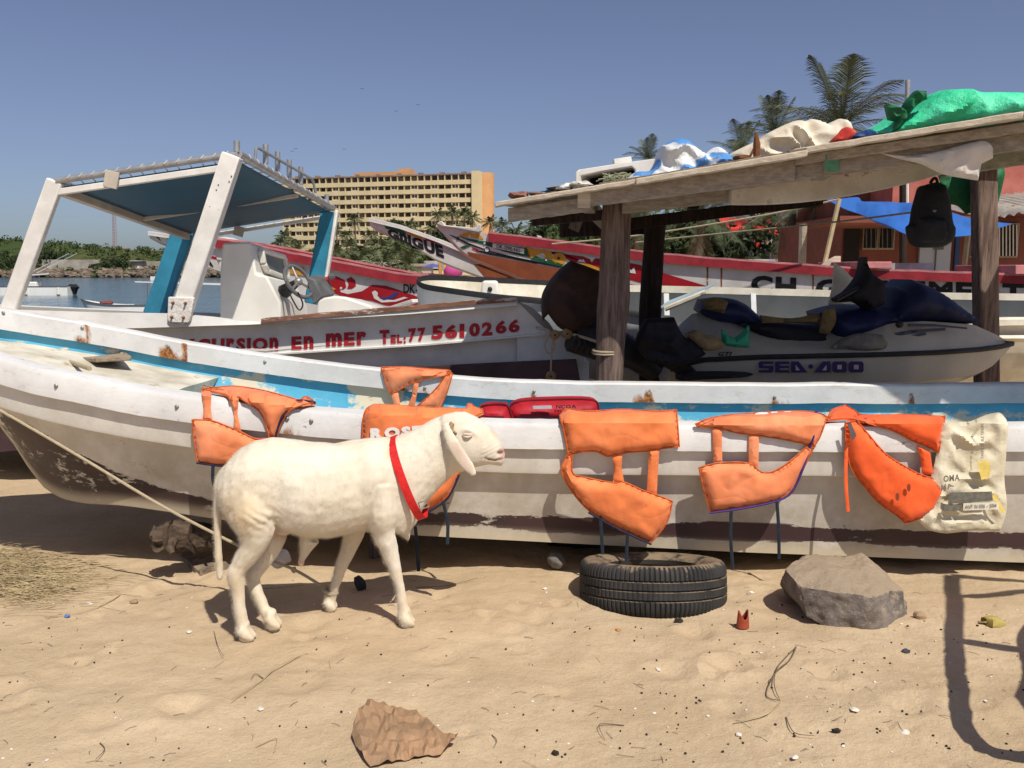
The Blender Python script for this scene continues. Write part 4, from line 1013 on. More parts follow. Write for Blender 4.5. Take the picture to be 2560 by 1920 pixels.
def yplane(u0, y0, u1, y1, tilt=0.10):
    a, b = P(u0, 670, y0), P(u1, 670, y1); d = (b - a).normalized(); n = d.cross(V((0, 0, 1))).normalized()
    if n.y > 0: n = -n
    n = (n - V((0, 0, tilt))).normalized(); return a, n
def pirogue(name, label, pl, top, bot, beam, rail_h=14, railm=(PPINK, PRED), hullm=PWHITE, n=48, bow_len=.35, rail_from=0.0):
    p0, n_ = pl; mp = plane_map(p0, n_); t = thing(name, label, 'boat', P(top[0][0], bot[-1][1], p0.y))
    u0, u1 = top[0][0], top[-1][0]; us = [lerp(u0, u1, (i / n) ** 1.15) for i in range(n + 1)]
    rows = []; frows = []
    for i, u in enumerate(us):
        a = PP(u, interp(u, top), p0, n_); b = PP(u, interp(u, bot), p0, n_); m_ = lerp(a, b, .5)
        k = beam * smooth(0, bow_len, i / n) + .04
        rows.append([a, lerp(a, b, .33), lerp(a, b, .66), b, V((b.x, b.y + k * .5, b.z - .05))])
        frows.append([V((a.x, a.y + k, a.z)), V((m_.x, m_.y + k - .04, m_.z)), V((b.x, b.y + k * .8, b.z)), V((b.x, b.y + k * .5, b.z - .05))])
    MB().loft(rows, False, False).build('hull_side', hullm, t); MB().loft(frows, False, False).build('hull_side', hullm, t)
    a, b = rows[0], frows[0]; MB().add(a[:4] + [b[2], b[1], b[0]], [tuple(range(7))]); m = MB(); m.add(a[:4] + [b[2], b[1], b[0]], [tuple(range(7))]); m.build('stem', hullm, t)
    MB().loft([[V((r[0].x, r[0].y + .06, r[0].z - .28)), V((r[0].x, f[0].y - .06, r[0].z - .28))] for r, f in zip(rows, frows)], False, False).build('floor_boards', PBROWN, t)
    # rail: pink top + red face on the near side, plain on the far side
    sel = [i for i in range(n + 1) if i / n >= rail_from]
    for side in (0, 1):
        R1 = []; R2 = []
        for i in sel:
            r = rows[i][0] if side == 0 else frows[i][0]; u = us[i]
            low = PP(u, interp(u, top) + rail_h, p0, n_); hh = max(.04, rows[i][0].z - low.z)
            s = -1 if side == 0 else 1; jit = .008 * fbm(u * .05, side * 9.1, .2, 3)
            o_ = V((0, s * .05, 0))
            R1.append([r + o_ + V((0, 0, -hh)), r + o_ + V((0, 0, .0 + jit)), r - o_ * .9 + V((0, 0, .0 + jit)), r - o_ * .9 + V((0, 0, -hh))])
            R2.append([r + o_ * 1.02 + V((0, 0, .003 + jit)), r + o_ + V((0, 0, .03 + jit)), r - o_ * 1.0 + V((0, 0, .03 + jit)), r - o_ * 1.0 + V((0, 0, .003 + jit))])
        ro = MB().loft(R1).build('rail', railm[1], t); MB().loft(R2).build('rail_cap', railm[0], t)
    return t, mp
def dec(t, mp, m, polys, name='painted_shape', off=.006, cv=None, curve=False):
    for q in polys:
        if cv: q = cv(q)
        if curve: q = curve2(q, 4)
        decal([q], mp, off).build(name, m, t, weld=False)
def CN(l): return [(900 + x / 3.687, 520 + y / 3.687) for x, y in l]
# A: white prow with black letters
plA = yplane(925, 14.6, 1500, 14.2)
t, mp = pirogue('pirogue', 'white pirogue prow with black letters and green, yellow and red stripes', plA,
    [(924, 548), (1000, 566), (1090, 598), (1190, 640), (1300, 680), (1500, 720)], [(924, 556), (940, 571), (1010, 600), (1090, 648), (1130, 664), (1200, 690), (1300, 716), (1500, 760)], 1.0, 3, (PWHITE, PWHITE))
dec(t, mp, DGRN, [[(218, 152), (408, 208), (432, 245), (240, 190)]], cv=CN); dec(t, mp, DYEL, [[(415, 212), (572, 260), (592, 298), (438, 246)]], cv=CN); dec(t, mp, DRED, [[(585, 262), (780, 316), (800, 350), (608, 300)]], cv=CN)
dec(t, mp, PBROWN, [[(1185, 661), (1240, 658), (1300, 668), (1400, 700), (1500, 735), (1500, 758), (1300, 714), (1210, 690)]])
lettering('GnIGUE', 971, 591, 1111, 646, 21, mp, .06, .05, slant=-.15, off=.008, h1=32).build('lettering', DBLK, t)
# B: the long pirogue with the number plate
plB = yplane(1095, 13.6, 2560, 11.0)
topB = [(1093, 560), (1115, 566), (1197, 582), (1300, 593), (1400, 606), (1500, 619), (1652, 637), (1780, 648), (1900, 657), (2174, 676), (2560, 690), (2900, 700)]
botB = [(1093, 562), (1112, 582), (1131, 604), (1150, 622), (1172, 640), (1239, 668), (1323, 703), (1420, 745), (1700, 800), (2100, 830), (2900, 850)]
t, mp = pirogue('pirogue', 'long white and red pirogue with number plate and scrollwork on its bow', plB, topB, botB, 1.9, 20, rail_from=.085, n=60)
dec(t, mp, PBROWN, [[(1168, 629), (1250, 645), (1402, 672), (1500, 695), (1640, 722), (1640, 790), (1420, 744), (1323, 702), (1239, 667), (1173, 640)]])
dec(t, mp, DGRN, [CN([(900, 255), (1000, 280), (1220, 320), (1400, 350), (1540, 370), (1560, 410), (1575, 460), (1480, 440), (1320, 400), (1150, 340), (1000, 300)]), CN([(1570, 470), (1620, 440), (1680, 470), (1740, 465), (1880, 525), (1840, 545), (1700, 505)])])
dec(t, mp, DBLK, [CN([(820, 245), (850, 250), (1000, 320), (1200, 395), (1450, 455), (1700, 505), (1880, 545), (1870, 556), (1640, 512), (1400, 460), (1160, 395), (980, 330)]), CN([(1060, 385), (1150, 400), (1240, 418), (1440, 455), (1640, 500), (1630, 516), (1400, 470), (1200, 432), (1080, 402)])], off=.009)
dec(t, mp, DYEL, [CN([(905, 258), (960, 232), (1010, 222), (1050, 240), (1085, 235), (1140, 288), (1040, 272), (940, 262)]), CN([(1520, 362), (1600, 375), (1750, 400), (1770, 440), (1760, 470), (1720, 470), (1690, 440), (1640, 430), (1580, 460)]), CN([(1780, 440), (1820, 412), (1870, 420), (1900, 470), (1880, 515), (1820, 510), (1770, 490)]), CN([(2010, 520), (2080, 510), (2160, 535), (2215, 560), (2215, 590), (2090, 560)])], curve=True)
dec(t, mp, DRED, [CN([(1640, 385), (1900, 425), (2212, 468), (2400, 500), (2400, 575), (2215, 560), (2080, 505), (1960, 500), (1905, 470), (1860, 410), (1780, 430), (1700, 395)]), [(1545, 652), (1600, 662), (1660, 683), (1770, 716), (1700, 718), (1600, 706), (1540, 690)]], off=.005)
dec(t, mp, DWHT, [CN([(2060, 445), (2140, 450), (2190, 452), (2160, 470), (2138, 500), (2120, 470)]), CN([(2005, 490), (2030, 470), (2045, 480), (2060, 470), (2080, 500), (2040, 496)]), [(1562, 677), (1572, 668), (1578, 676), (1586, 668), (1590, 684), (1576, 682)], CN([(1650, 420), (1690, 415), (1720, 450), (1690, 440)])], off=.011)
dec(t, mp, DBLK, [[(a + 0, b) for a, b in [(1397 + 5.5 * sin(k * pi / 5) * (1 if k % 2 == 0 else .4), 645 - 5.5 * cos(k * pi / 5) * (1 if k % 2 == 0 else .4)) for k in range(10)]], disc(1218, 624.5, 7), disc(1145, 596, 4)], off=.012)
dec(t, mp, DWHT, [disc(1218, 624.5, 4.8), disc(1212, 608, 2.5), disc(1366, 650, 2.5), disc(1175, 590, 2.5)], off=.015)
dec(t, mp, DGRN, [CN([(915, 368), (960, 345), (1000, 340), (1025, 352), (990, 362), (960, 375)])], off=.009); dec(t, mp, DRED, [CN([(1030, 358), (1060, 370), (1095, 385), (1105, 400), (1070, 392), (1040, 378)])], off=.009)
mpP = lambda u, v: (mp(u, v)[0] + mp(u, v)[1] * .02, mp(u, v)[1])
pl_ = MB().prism([mpP(u, v)[0] for u, v in ((1233, 607), (1312, 622), (1311, 634), (1232, 619))], (0, .012, 0)).build('number_plate', DWHT, t)
lettering('DK-1390-NG', 1243, 619.5, 1302, 631, 9.5, mpP, .012, .07, off=.006).build('plate_lettering', DBLK, pl_)
lettering('CH.', 1878, 732, 2015, 741, 45, mp, .05, .10, off=.008).build('lettering', DBLK, t)
lettering('GAINEMENT', 2040, 742, 2560, 754, 45, mp, .05, .10, off=.008).build('lettering', DBLK, t)
# bow blocks and cleats on the rail
nb = MB(); q = [mp(u, v)[0] for u, v in CN([(708, 146), (745, 122), (762, 124), (785, 160), (1068, 186), (1098, 148), (1112, 152), (1116, 216), (1095, 226), (900, 190), (760, 170)])]
nb.prism([p + V((0, -.07, 0)) for p in q], (0, .35, 0)); nb.build('bow_cap', PWHITE, t, bevel=.01)
nb = MB(); q = [P(u, v, 13.9) for u, v in ((1343, 588), (1352, 590), (1358, 597), (1415, 604), (1416, 610), (1348, 604))]; nb.prism(q, (0, .3, 0)); nb.build('cleat', PWHITE, t)
for u in (1766, 1801, 2030, 2224): MB().prism([mp(u, 660 + (u - 1766) * .022)[0] - V((0, .004, 0)), mp(u + 5, 660 + (u - 1766) * .022)[0] - V((0, .004, 0)), mp(u + 4, 728)[0] - V((0, .004, 0)), mp(u + 1, 728)[0] - V((0, .004, 0))], (0, .003, 0)).build('rust_streak', mat('rust_streak', (.30, .12, .04), .8, .4, 20, .2, wear=.4, wearc=(.6, .5, .42), wscale=20), t)
MB().box(mp(2175, 672)[0] + V((0, .6, .05)), (.45, 1.5, .09)).build('thwart', PPINK, t, bevel=.01)
MB().box(mp(2560, 684)[0] + V((0, .6, .05)), (.4, 1.5, .12)).build('thwart', PPINK, t, bevel=.01)
# C: prow seen under the canopy
plC = yplane(375, 14.0, 700, 13.6)
t, mp = pirogue('pirogue', 'white pirogue prow with black letters seen through the canopy posts', plC, [(373, 582), (440, 592), (520, 610), (600, 626), (750, 660)], [(373, 588), (395, 602), (440, 622), (490, 655), (540, 675), (600, 695), (750, 730)], .9, 3, (PWHITE, PWHITE))
dec(t, mp, DBLK, [[(384, 585), (392, 586), (404, 604), (392, 594)]]); dec(t, mp, DGRN, [[(412, 591), (450, 597), (460, 606), (420, 598)]]); dec(t, mp, DYEL, [[(452, 606), (500, 616), (506, 626), (462, 615)]])
lettering('GnDIA', 418, 618, 535, 668, 20, mp, .06, .05, slant=-.1, off=.008).build('lettering', DBLK, t)
dec(t, mp, DRED, [[(506, 634), (560, 646), (564, 654), (512, 642)]])
# D: red-railed pirogue with waves
plD = yplane(540, 12.6, 1300, 12.0)
topD = [(540, 600), (600, 606), (700, 629), (810, 650), (900, 668), (1000, 687), (1100, 696), (1300, 706)]
botD = [(540, 640), (560, 700), (620, 760), (700, 790), (900, 815), (1300, 830)]
t, mp = pirogue('pirogue', 'white pirogue with thick red rail and red wave pattern behind the tour boat', plD, topD, botD, 1.7, 20, n=40, bow_len=.25)
dec(t, mp, DRED, [[(806, 690), (840, 690), (862, 700), (866, 718), (858, 724), (848, 720), (852, 730), (870, 735), (905, 728), (930, 712), (965, 714), (1000, 726), (1035, 738), (1052, 745), (1052, 766), (1000, 768), (960, 762), (930, 752), (900, 748), (850, 738), (806, 722)], [(866, 698), (878, 692), (888, 700), (890, 715), (880, 722), (868, 722), (872, 710)]], off=.005)
dec(t, mp, DWHT, [[(930, 730), (938, 726), (945, 731), (944, 740), (955, 748), (985, 750), (1010, 742), (1020, 744), (990, 754), (955, 756), (936, 746)], disc(853, 720, 3)], off=.009)
dec(t, mp, DBLU, [[(948, 744), (970, 742), (985, 732), (998, 730), (985, 744), (960, 750)]], off=.012)
dec(t, mp, DYEL, [[(806, 716), (822, 712), (840, 722), (830, 728), (806, 726)], [(720, 660), (760, 668), (764, 690), (722, 684)]], off=.012); dec(t, mp, PBROWN, [[(900, 765), (1000, 772), (1060, 776), (1060, 812), (900, 812)]])
lettering('DK-', 1009, 732, 1046, 733, 22, mp, .02, .06, off=.01).build('lettering', DBLK, t)
q = [P(u, v, 12.7) for u, v in ((536, 605), (540, 596), (560, 592), (590, 603), (600, 612))]; MB().prism(q, (0, .4, 0)).build('bow_cap', PWHITE, t, bevel=.01)
# dinghy E with black rub rail
GELG = mat('gelcoat_grey', (.56, .58, .58), .4, .12, 3, .1, 30, wear=.25, wearc=(.38, .38, .36), wscale=9)
def openboat(name, label, ptsN, ptsF, yN, yF, depth, hullm, linm, railm, rw=.05, rh=.05, dropN=.55):
    N = [P(u, v, yN(u) if callable(yN) else yN) for u, v in ptsN]; Fp = [P(u, v, yF(u) if callable(yF) else yF) for u, v in ptsF]
    t = thing(name, label, 'boat', (N[len(N) // 2].x, N[len(N) // 2].y, -.25))
    N = catmull(N, 4); Fp = catmull(Fp, 4); n = len(N)
    MB().loft([[a + V((0, -.02, 0)), a + V((0, .03, -.18)), a + V((0, .12, -dropN)), a + V((0, .4, -dropN - .25)), lerp(a, b, .5) + V((0, 0, -dropN - .3)), b + V((0, -.02, -dropN)), b + V((0, .02, 0))] for a, b in zip(N, Fp)], False, False).build('hull', hullm, t, weld=False)
    MB().loft([[a + V((0, .06, .005)), a + V((0, .1, -depth * .8)), lerp(a, b, .15) + V((0, 0, -depth)), lerp(a, b, .85) + V((0, 0, -depth)), b + V((0, -.1, -depth * .8)), b + V((0, -.06, .005))] for a, b in zip(N, Fp)], False, False).build('inside', linm, t, weld=False)
    for pts, s in ((N, -1), (Fp, 1)):
        MB().loft([[p + V((0, s * rw, -rh)), p + V((0, s * rw, .0)), p + V((0, s * rw * .6, .02)), p + V((0, -s * .07, .02)), p + V((0, -s * .07, -rh))] for p in pts]).build('rail', railm, t, weld=False)
    return t
RUB = mat('black_rubber', (.02, .02, .022), .6, .3, 15, .2)
t = openboat('dinghy', 'white fibreglass dinghy with black rub rail lying behind the tour boat', [(1042, 702), (1060, 714), (1120, 724), (1240, 740), (1350, 750), (1500, 768), (1640, 790)], [(1046, 697), (1075, 692), (1150, 694), (1240, 699), (1350, 704), (1500, 712), (1640, 722)], lambda u: interp(u, [(1042, 9.9), (1090, 9.3), (1300, 8.9), (1640, 8.7)]), lambda u: interp(u, [(1042, 10.0), (1090, 10.5), (1300, 10.8), (1640, 11)]), .32, GELG, CREAM, RUB, .03, .04)
p = P(1225, 745, 9.9); mb = MB(); mb.hexa([p + V(q) for q in ((-.13, 0, -.05), (.13, 0, -.05), (.13, .2, -.05), (-.13, .2, -.05), (-.09, .02, .2), (.09, .02, .2), (.09, .17, .2), (-.09, .17, .2))]); b_ = mb.build('mooring_block', CONS, t, bevel=.03)
MB().ellipsoid(p + V((0, .0, .1)), (.028, .02, .03)).build('hole', BLK, b_)
# boat F, grey inside, right of the posts
t = openboat('grey_boat', 'grey open boat with cream gunwale behind the jet ski', [(1545, 862), (1800, 858), (2100, 845), (2400, 802), (2900, 798)], [(1545, 716), (1800, 722), (2100, 730), (2440, 737), (2900, 742)], 8.9, 10.4, .5, CREAM, mat('grey_paint', (.055, .06, .064), .6, .2, 3, .2), CREAM, .05, .06, .5)
for u in (1665, 1882, 2300): MB().bar(P(u, 735, 10.2), P(u + 2, 790, 10.1), .06, .05, (0, 1, 0)).build('rib', GELG, t)
MB().loft([[P(u, 838, 8.86), P(u, 846, 8.82), P(u, 856, 8.9)] for u in range(1560, 2900, 60)], False, False).build('strake', CREAM, t)
# sheet of corrugated plastic leaning in the grey boat
t = thing('translucent_sheet', 'pale blue translucent panel leaning across the grey boat', 'panel', P(1720, 780, 8.8)); PB = mat('pale_blue_panel', (.42, .56, .62), .4, .15, 6, .2)
MB().hexa([P(1650, 772, 8.8), P(1772, 722, 8.7), P(1788, 712, 9.4), P(1668, 758, 9.4), P(1650, 768, 8.8), P(1772, 717, 8.7), P(1788, 707, 9.4), P(1668, 753, 9.4)]).build('panel', PB, t)
MB().tube([P(1662, 772, 8.72), P(1764, 730, 8.62)], .03, 8).build('roll', CREAM, t)
# ================================================================= shelter
def wood(name, c, c2, st=(6, 6, .5), b=.8):
    s = NT(name); s.set(.9, 0, .15); f = s.noise(6, 8, .7, st); s.col(s.mix(s.ramp(f, .3, .7), c, c2)); s.bump(s.noise(10, 8, .75, st), b, .012); s.bump(s.noise(60, 5, .7, (3, 3, .4)), .4, .004); return s.m
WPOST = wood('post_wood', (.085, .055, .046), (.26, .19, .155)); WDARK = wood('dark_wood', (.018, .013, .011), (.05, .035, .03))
WPL = wood('grey_plank', (.24, .205, .165), (.42, .365, .295), (.5, 6, 6), .6); WPL2 = wood('pale_plank', (.44, .37, .28), (.66, .58, .46), (.4, 6, 6), .5)
BEAMW = mat('old_hull_plank', (.58, .52, .42), .7, .2, 3, .3, 30, wear=.36, wearc=(.30, .20, .12), wscale=6, c2=(.66, .62, .54))
sh = thing('wooden_shelter', 'rough open shelter of wooden posts and plank roof piled with tarps', 'shelter', P(1535, 955, 6.35))
def log(pts, rs, m, name='post', n=14):
    pts = catmull(pts, 6); mb = MB(); rings = []
    for i, p in enumerate(pts):
        r = interp(i / (len(pts) - 1), rs); rings.append([p + V((cos(a) * r, sin(a) * r, 0)) * (1 + .10 * fbm(cos(a) * 1.2 + i * .15, sin(a) * 1.2, p.x * 3, 3)) for a in [2 * pi * k / n for k in range(n)]])
    mb.loft(rings); return mb.build(name, m, sh)
log([P(1513, 1080, 6.35), P(1522, 950, 6.35), P(1530, 800, 6.35), P(1538, 660, 6.35), P(1544, 496, 6.35)], [(0, .098), (.3, .104), (.6, .118), (1, .104)], WPOST)
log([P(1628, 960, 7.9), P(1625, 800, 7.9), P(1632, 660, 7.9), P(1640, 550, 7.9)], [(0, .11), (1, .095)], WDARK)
RP = MB(); RP.bar(P(2468, 1060, 8.05), P(2458, 360, 8.05), .185, .16, (0, 1, 0)); RP.build('post', WPOST, sh, bevel=.02)
def lineL(u): return interp(u, [(1235, 6.05), (2560, 4.92), (3000, 4.62)])
# roof: planks laid side by side running back, seen on edge, over a fascia
L0, R0 = P(1237, 512, 6.05), P(2560, 288, 4.92); ed = (R0 - L0); back = V((.45, 2.05, .10))
ROOFM = wood('roof_board', (.16, .12, .09), (.34, .27, .20), (5, .5, 5), .6)
random.seed(3); n = 38
for i in range(n):
    t0, t1 = i / n * 1.78, (i + .97) / n * 1.78; dz = V((0, 0, random.uniform(-.006, .006))); bk = V((.45, 2.05 + .85 * min(1, t0), .10 + .12 * min(1, t0))) * random.uniform(.94, 1.0)
    a, b = L0 + ed * t0 + dz, L0 + ed * t1 + dz; T = V((0, 0, .022))
    MB().hexa([a, b, b + bk, a + bk, a + T, b + T, b + bk + T, a + bk + T]).build('roof_board', ROOFM, sh)
def plank(u0, v0, u1, v1, dy, h, th, m, name='fascia_plank', bev=.006):
    a, b = P(u0, v0, lineL(u0) + dy), P(u1, v1, lineL(u1) + dy); mb = MB(); rows = []; k = 24
    for i in range(k + 1):
        p = lerp(a, b, i / k); j = .005 * fbm(i * .4, u0, v0, 3); rows.append([p + V((0, 0, -h + j)), p + V((0, 0, j * .5)), p + V((0, th, j * .5)), p + V((0, th, -h + j))])
    mb.loft(rows); return mb.build(name, m, sh, bevel=bev)
plank(1237, 505, 1600, 445, -.05, .034, .10, WPL2); plank(1590, 446, 2020, 374, -.065, .04, .09, WPL2); plank(1985, 372, 2560, 277, -.055, .038, .10, WPL2); plank(2560, 277, 3000, 200, -.055, .038, .10, WPL2)
plank(1270, 520, 1470, 492, .06, .10, .03, WPL); plank(1460, 470, 1990, 398, .05, .13, .04, WPL); plank(1800, 410, 3000, 236, .10, .17, .04, WPL); plank(1990, 388, 2620, 296, .03, .06, .03, WPL)
for u, v, m in ((1460, 500, WPL2), (2080, 408, mat('green_end', (.10, .26, .16), .8, .3, 14, .3))):
    p = P(u, v, lineL(u) + .04); rf = MB().bar(p + V((0, .005, 0)), p + V((.4, 2.3, -.05)), .085, .10).build('rafter', WPL, sh, bevel=.008); MB().box(p + V((0, 0, 0)), (.087, .012, .105)).build('rafter_end', m, rf, bevel=.003)
for u in (1760, 2300):
    p = P(u, interp(u, [(1235, 515), (2560, 330)]), lineL(u) + .12); MB().bar(p, p + V((.4, 2.3, -.05)), .08, .09).build('rafter', WDARK, sh)
def beam(u0, v0, y0, u1, v1, y1, h, th, m, name='beam'):
    a, b = P(u0, v0, y0), P(u1, v1, y1); mb = MB(); rows = []
    for i in range(21):
        p = lerp(a, b, i / 20); j = .012 * fbm(i * .3, u0 * .1, 2, 3); hh = h if not callable(h) else h(i / 20); rows.append([p + V((0, 0, -hh)), p + V((0, 0, j)), p + V((0, th, j)), p + V((0, th, -hh))])
    mb.loft(rows); return mb.build(name, m, sh, bevel=.008)
beam(1556, 504, 6.22, 1850, 470, 6.02, .085, .10, WPL)
bb = beam(1828, 474, 5.98, 2370, 392, 5.62, lambda t: .10 + .075 * t * (1 - t) * 4 * .8, .07, BEAMW, 'hull_plank_beam')
mb = MB().ellipsoid(P(1880, 484, 5.965), (.03, .008, .05), 10, 6, jit=.5); mb.build('rust_patch', mat('rust', (.26, .10, .03), .9, .4, 30, .4), bb)
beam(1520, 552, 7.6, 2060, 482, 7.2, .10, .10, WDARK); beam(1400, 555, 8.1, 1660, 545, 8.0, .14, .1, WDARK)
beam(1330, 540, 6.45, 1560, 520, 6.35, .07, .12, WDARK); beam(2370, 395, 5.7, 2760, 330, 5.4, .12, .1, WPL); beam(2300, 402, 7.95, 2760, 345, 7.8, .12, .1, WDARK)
# rope round the post
MB().tube([P(1517, 885, 6.35) + V((.105 * cos(a), .105 * sin(a), .01 * sin(a) + .003 * a)) for a in [i * .3 for i in range(45)]], .009, 6).build('lashing', ROPE, sh)
# canvas scraps under the roof
CANV = mat('canvas_scrap', (.62, .58, .52), .8, .15, 4, .5, 8, bdist=.02)
c4 = lambda l: [(1760 + x / 2.765, 120 + y / 2.765) for x, y in l]
def item(name, label, cat, outl, Y, th, m, edge=40, wr=.05, ws=.015, back=.15, step=8, seed=0., ridged=True, part='cloth', parent=None, yfn=None):
    fn = yfn or (lambda u, v: Y); o = puff(outl, depth_map(fn), th, step, edge, wr, ws, back, seed=seed, ridged=ridged)
    if parent: return o.build(part, m, parent, weld=False)
    b = o.build(name, m, weld=False); props(b, label, cat); return b
item('canvas_scrap', 'white canvas scrap hanging under the shelter roof beside the right post', 'cloth', c4([(1120, 690), (1250, 730), (1400, 745), (1600, 720), (1920, 640), (2000, 690), (2000, 760), (1920, 800), (1895, 915), (1800, 900), (1650, 870), (1500, 800), (1330, 760)]), 5.1, .03, CANV, 20, .03, .02, .01, seed=4, yfn=lambda u, v: lineL(u) + .04)
item('canvas_strip', 'rolled pale canvas strip tucked under the roof edge above the beam', 'cloth', c4([(285, 905), (430, 835), (520, 850), (640, 880), (640, 900), (460, 900), (320, 935)]), 5.8, .03, CANV, 14, .03, .03, .01, seed=5)
# ---- things on the roof
GRN = NT('green_tarp'); GRN.set(.45, 0, .4); GRN.col(GRN.mix(GRN.ramp(GRN.noise(3, 6, .7), .35, .65), (.03, .56, .27), (.10, .74, .42))); GRN.bump(GRN.noise(5, 6, .7), .8, .04); GRN = GRN.m
DGR = mat('dark_green_cloth', (.01, .13, .045), .6, .3, 5, .6, 9, bdist=.03)
CRT = mat('cream_tarp', (.68, .58, .43), .7, .12, 4, .6, 5, c2=(.78, .71, .58), bdist=.03)
s = NT('blue_white_tarp'); s.set(.5, 0, .4); s.col(s.mix(s.ramp(s.noise(3.4, 2, .5, (.6, 1, 1.6)), .43, .46), (.74, .75, .74), (.09, .27, .60))); s.bump(s.noise(7, 6, .7), .9, .03); BWT = s.m
g_ = item('green_tarp', 'bright green tarp bundle on the right end of the shelter roof', 'tarp', c4([(1150, 590), (1230, 550), (1300, 500), (1420, 440), (1500, 380), (1560, 330), (1620, 298), (1700, 286), (1760, 288), (1860, 308), (1960, 306), (2100, 312), (2212, 332), (2400, 350), (2500, 420), (2450, 480), (1900, 560), (1300, 640)]), 5.35, .24, GRN, 60, .07, .016, .5, 7, 2., yfn=lambda u, v: lineL(u) + .35)
item('', '', '', c4([(1265, 385), (1330, 400), (1380, 415), (1410, 360), (1470, 292), (1540, 295), (1548, 350), (1480, 390), (1420, 460), (1350, 560), (1310, 575), (1340, 500), (1290, 490)]), 5.3, .05, DGR, 14, .05, .03, .05, 7, 3., part='knotted_end', parent=g_, yfn=lambda u, v: lineL(u) + .22)
item('cream_tarp', 'crumpled cream tarp heaped on the shelter roof', 'tarp', c4([(200, 735), (240, 700), (400, 625), (440, 590), (560, 530), (640, 500), (700, 505), (750, 490), (820, 510), (860, 530), (930, 490), (980, 500), (1010, 540), (1030, 600), (950, 720), (600, 800), (220, 830)]), 5.7, .12, CRT, 40, .075, .020, .3, 5, 7., yfn=lambda u, v: lineL(u) + .32)
item('blue_white_tarp', 'blue and white striped tarp crumpled on the shelter roof', 'tarp', [(1568, 448), (1590, 430), (1630, 425), (1650, 395), (1655, 365), (1690, 347), (1720, 350), (1745, 372), (1765, 385), (1785, 368), (1805, 370), (1825, 390), (1834, 402), (1800, 440), (1700, 470), (1600, 480)], 6.0, .12, BWT, 36, .075, .026, .25, 5, 9.2, yfn=lambda u, v: lineL(u) + .3)
item('red_bundle', 'small red bundle beside the cream tarp on the roof', 'bundle', c4([(880, 640), (960, 560), (990, 545), (1030, 560), (1050, 580), (1030, 640), (950, 670)]), 5.4, .06, mat('red_cloth', (.55, .05, .035), .6, .2, 6, .5, 9, bdist=.02), 18, .04, .03, .08, 6, 1., yfn=lambda u, v: lineL(u) + .2)
item('blue_bundle', 'dark blue scrap beneath the green tarp on the roof', 'bundle', c4([(1000, 600), (1080, 580), (1150, 560), (1200, 590), (1230, 610), (1100, 640), (1000, 640)]), 5.4, .05, mat('navy_cloth', (.02, .05, .16), .6, .2, 6, .5, 9, bdist=.02), 14, .03, .03, .08, 6, 1., yfn=lambda u, v: lineL(u) + .18)
def C3b(l): return [(1200 + x / 3.16, 360 + y / 3.16) for x, y in l]
# windshield frame
wf_ = thing('windscreen_frame', 'white boat windscreen frame lying on the roof end', 'windscreen', P(1450, 470, 6.4))
out_ = C3b([(750, 380), (752, 222), (775, 202), (1100, 152), (1450, 105), (1450, 260)]); inn = C3b([(795, 380), (795, 255), (1000, 215), (1195, 182), (1220, 205), (1220, 300)])
fpts = [P(u, v, 6.35) for u, v in out_]; ipts = [P(u, v, 6.35) for u, v in inn]
mb = MB(); n = 6; D = V((.1, .28, .01))
mb.v += fpts + ipts + [p + D for p in fpts] + [p + D for p in ipts]
for k in range(5): mb.f += [(k, k + 1, 6 + k + 1, 6 + k), (12 + k, 18 + k, 18 + k + 1, 12 + k + 1), (k, 12 + k, 12 + k + 1, k + 1), (6 + k, 6 + k + 1, 18 + k + 1, 18 + k)]
mb.build('frame', WHITE2, wf_, bevel=.012)
mb = MB(); mb.prism([p + D * .9 for p in ipts], D * .05); mb.build('pane', mat('dark_pane', (.02, .016, .014), .9, .2, 4, 0, spec=.05), wf_)
MB().box(P(1555, 403, 6.5), (.13, .1, .04), Matrix.Rotation(R(-8), 3, 'Y')).build('hinge_block', WHITE2, wf_, bevel=.004)
# net bundle
NETM = mat('net_straw', (.42, .36, .20), .9, .4, 20, .3, c2=(.30, .36, .24)); random.seed(9); mb = MB(); c0 = P(1552, 458, 6.15)
for k in range(70):
    a = [c0 + V((random.gauss(0, .055), random.gauss(0, .04), abs(random.gauss(0, .03)))) for _ in range(4)]; mb.tube(catmull(a, 4), .004, 4)
o = mb.build('net_bundle', NETM); props(o, 'tangled straw coloured fishing net in front of the windscreen frame', 'net'); o['kind'] = 'thing'
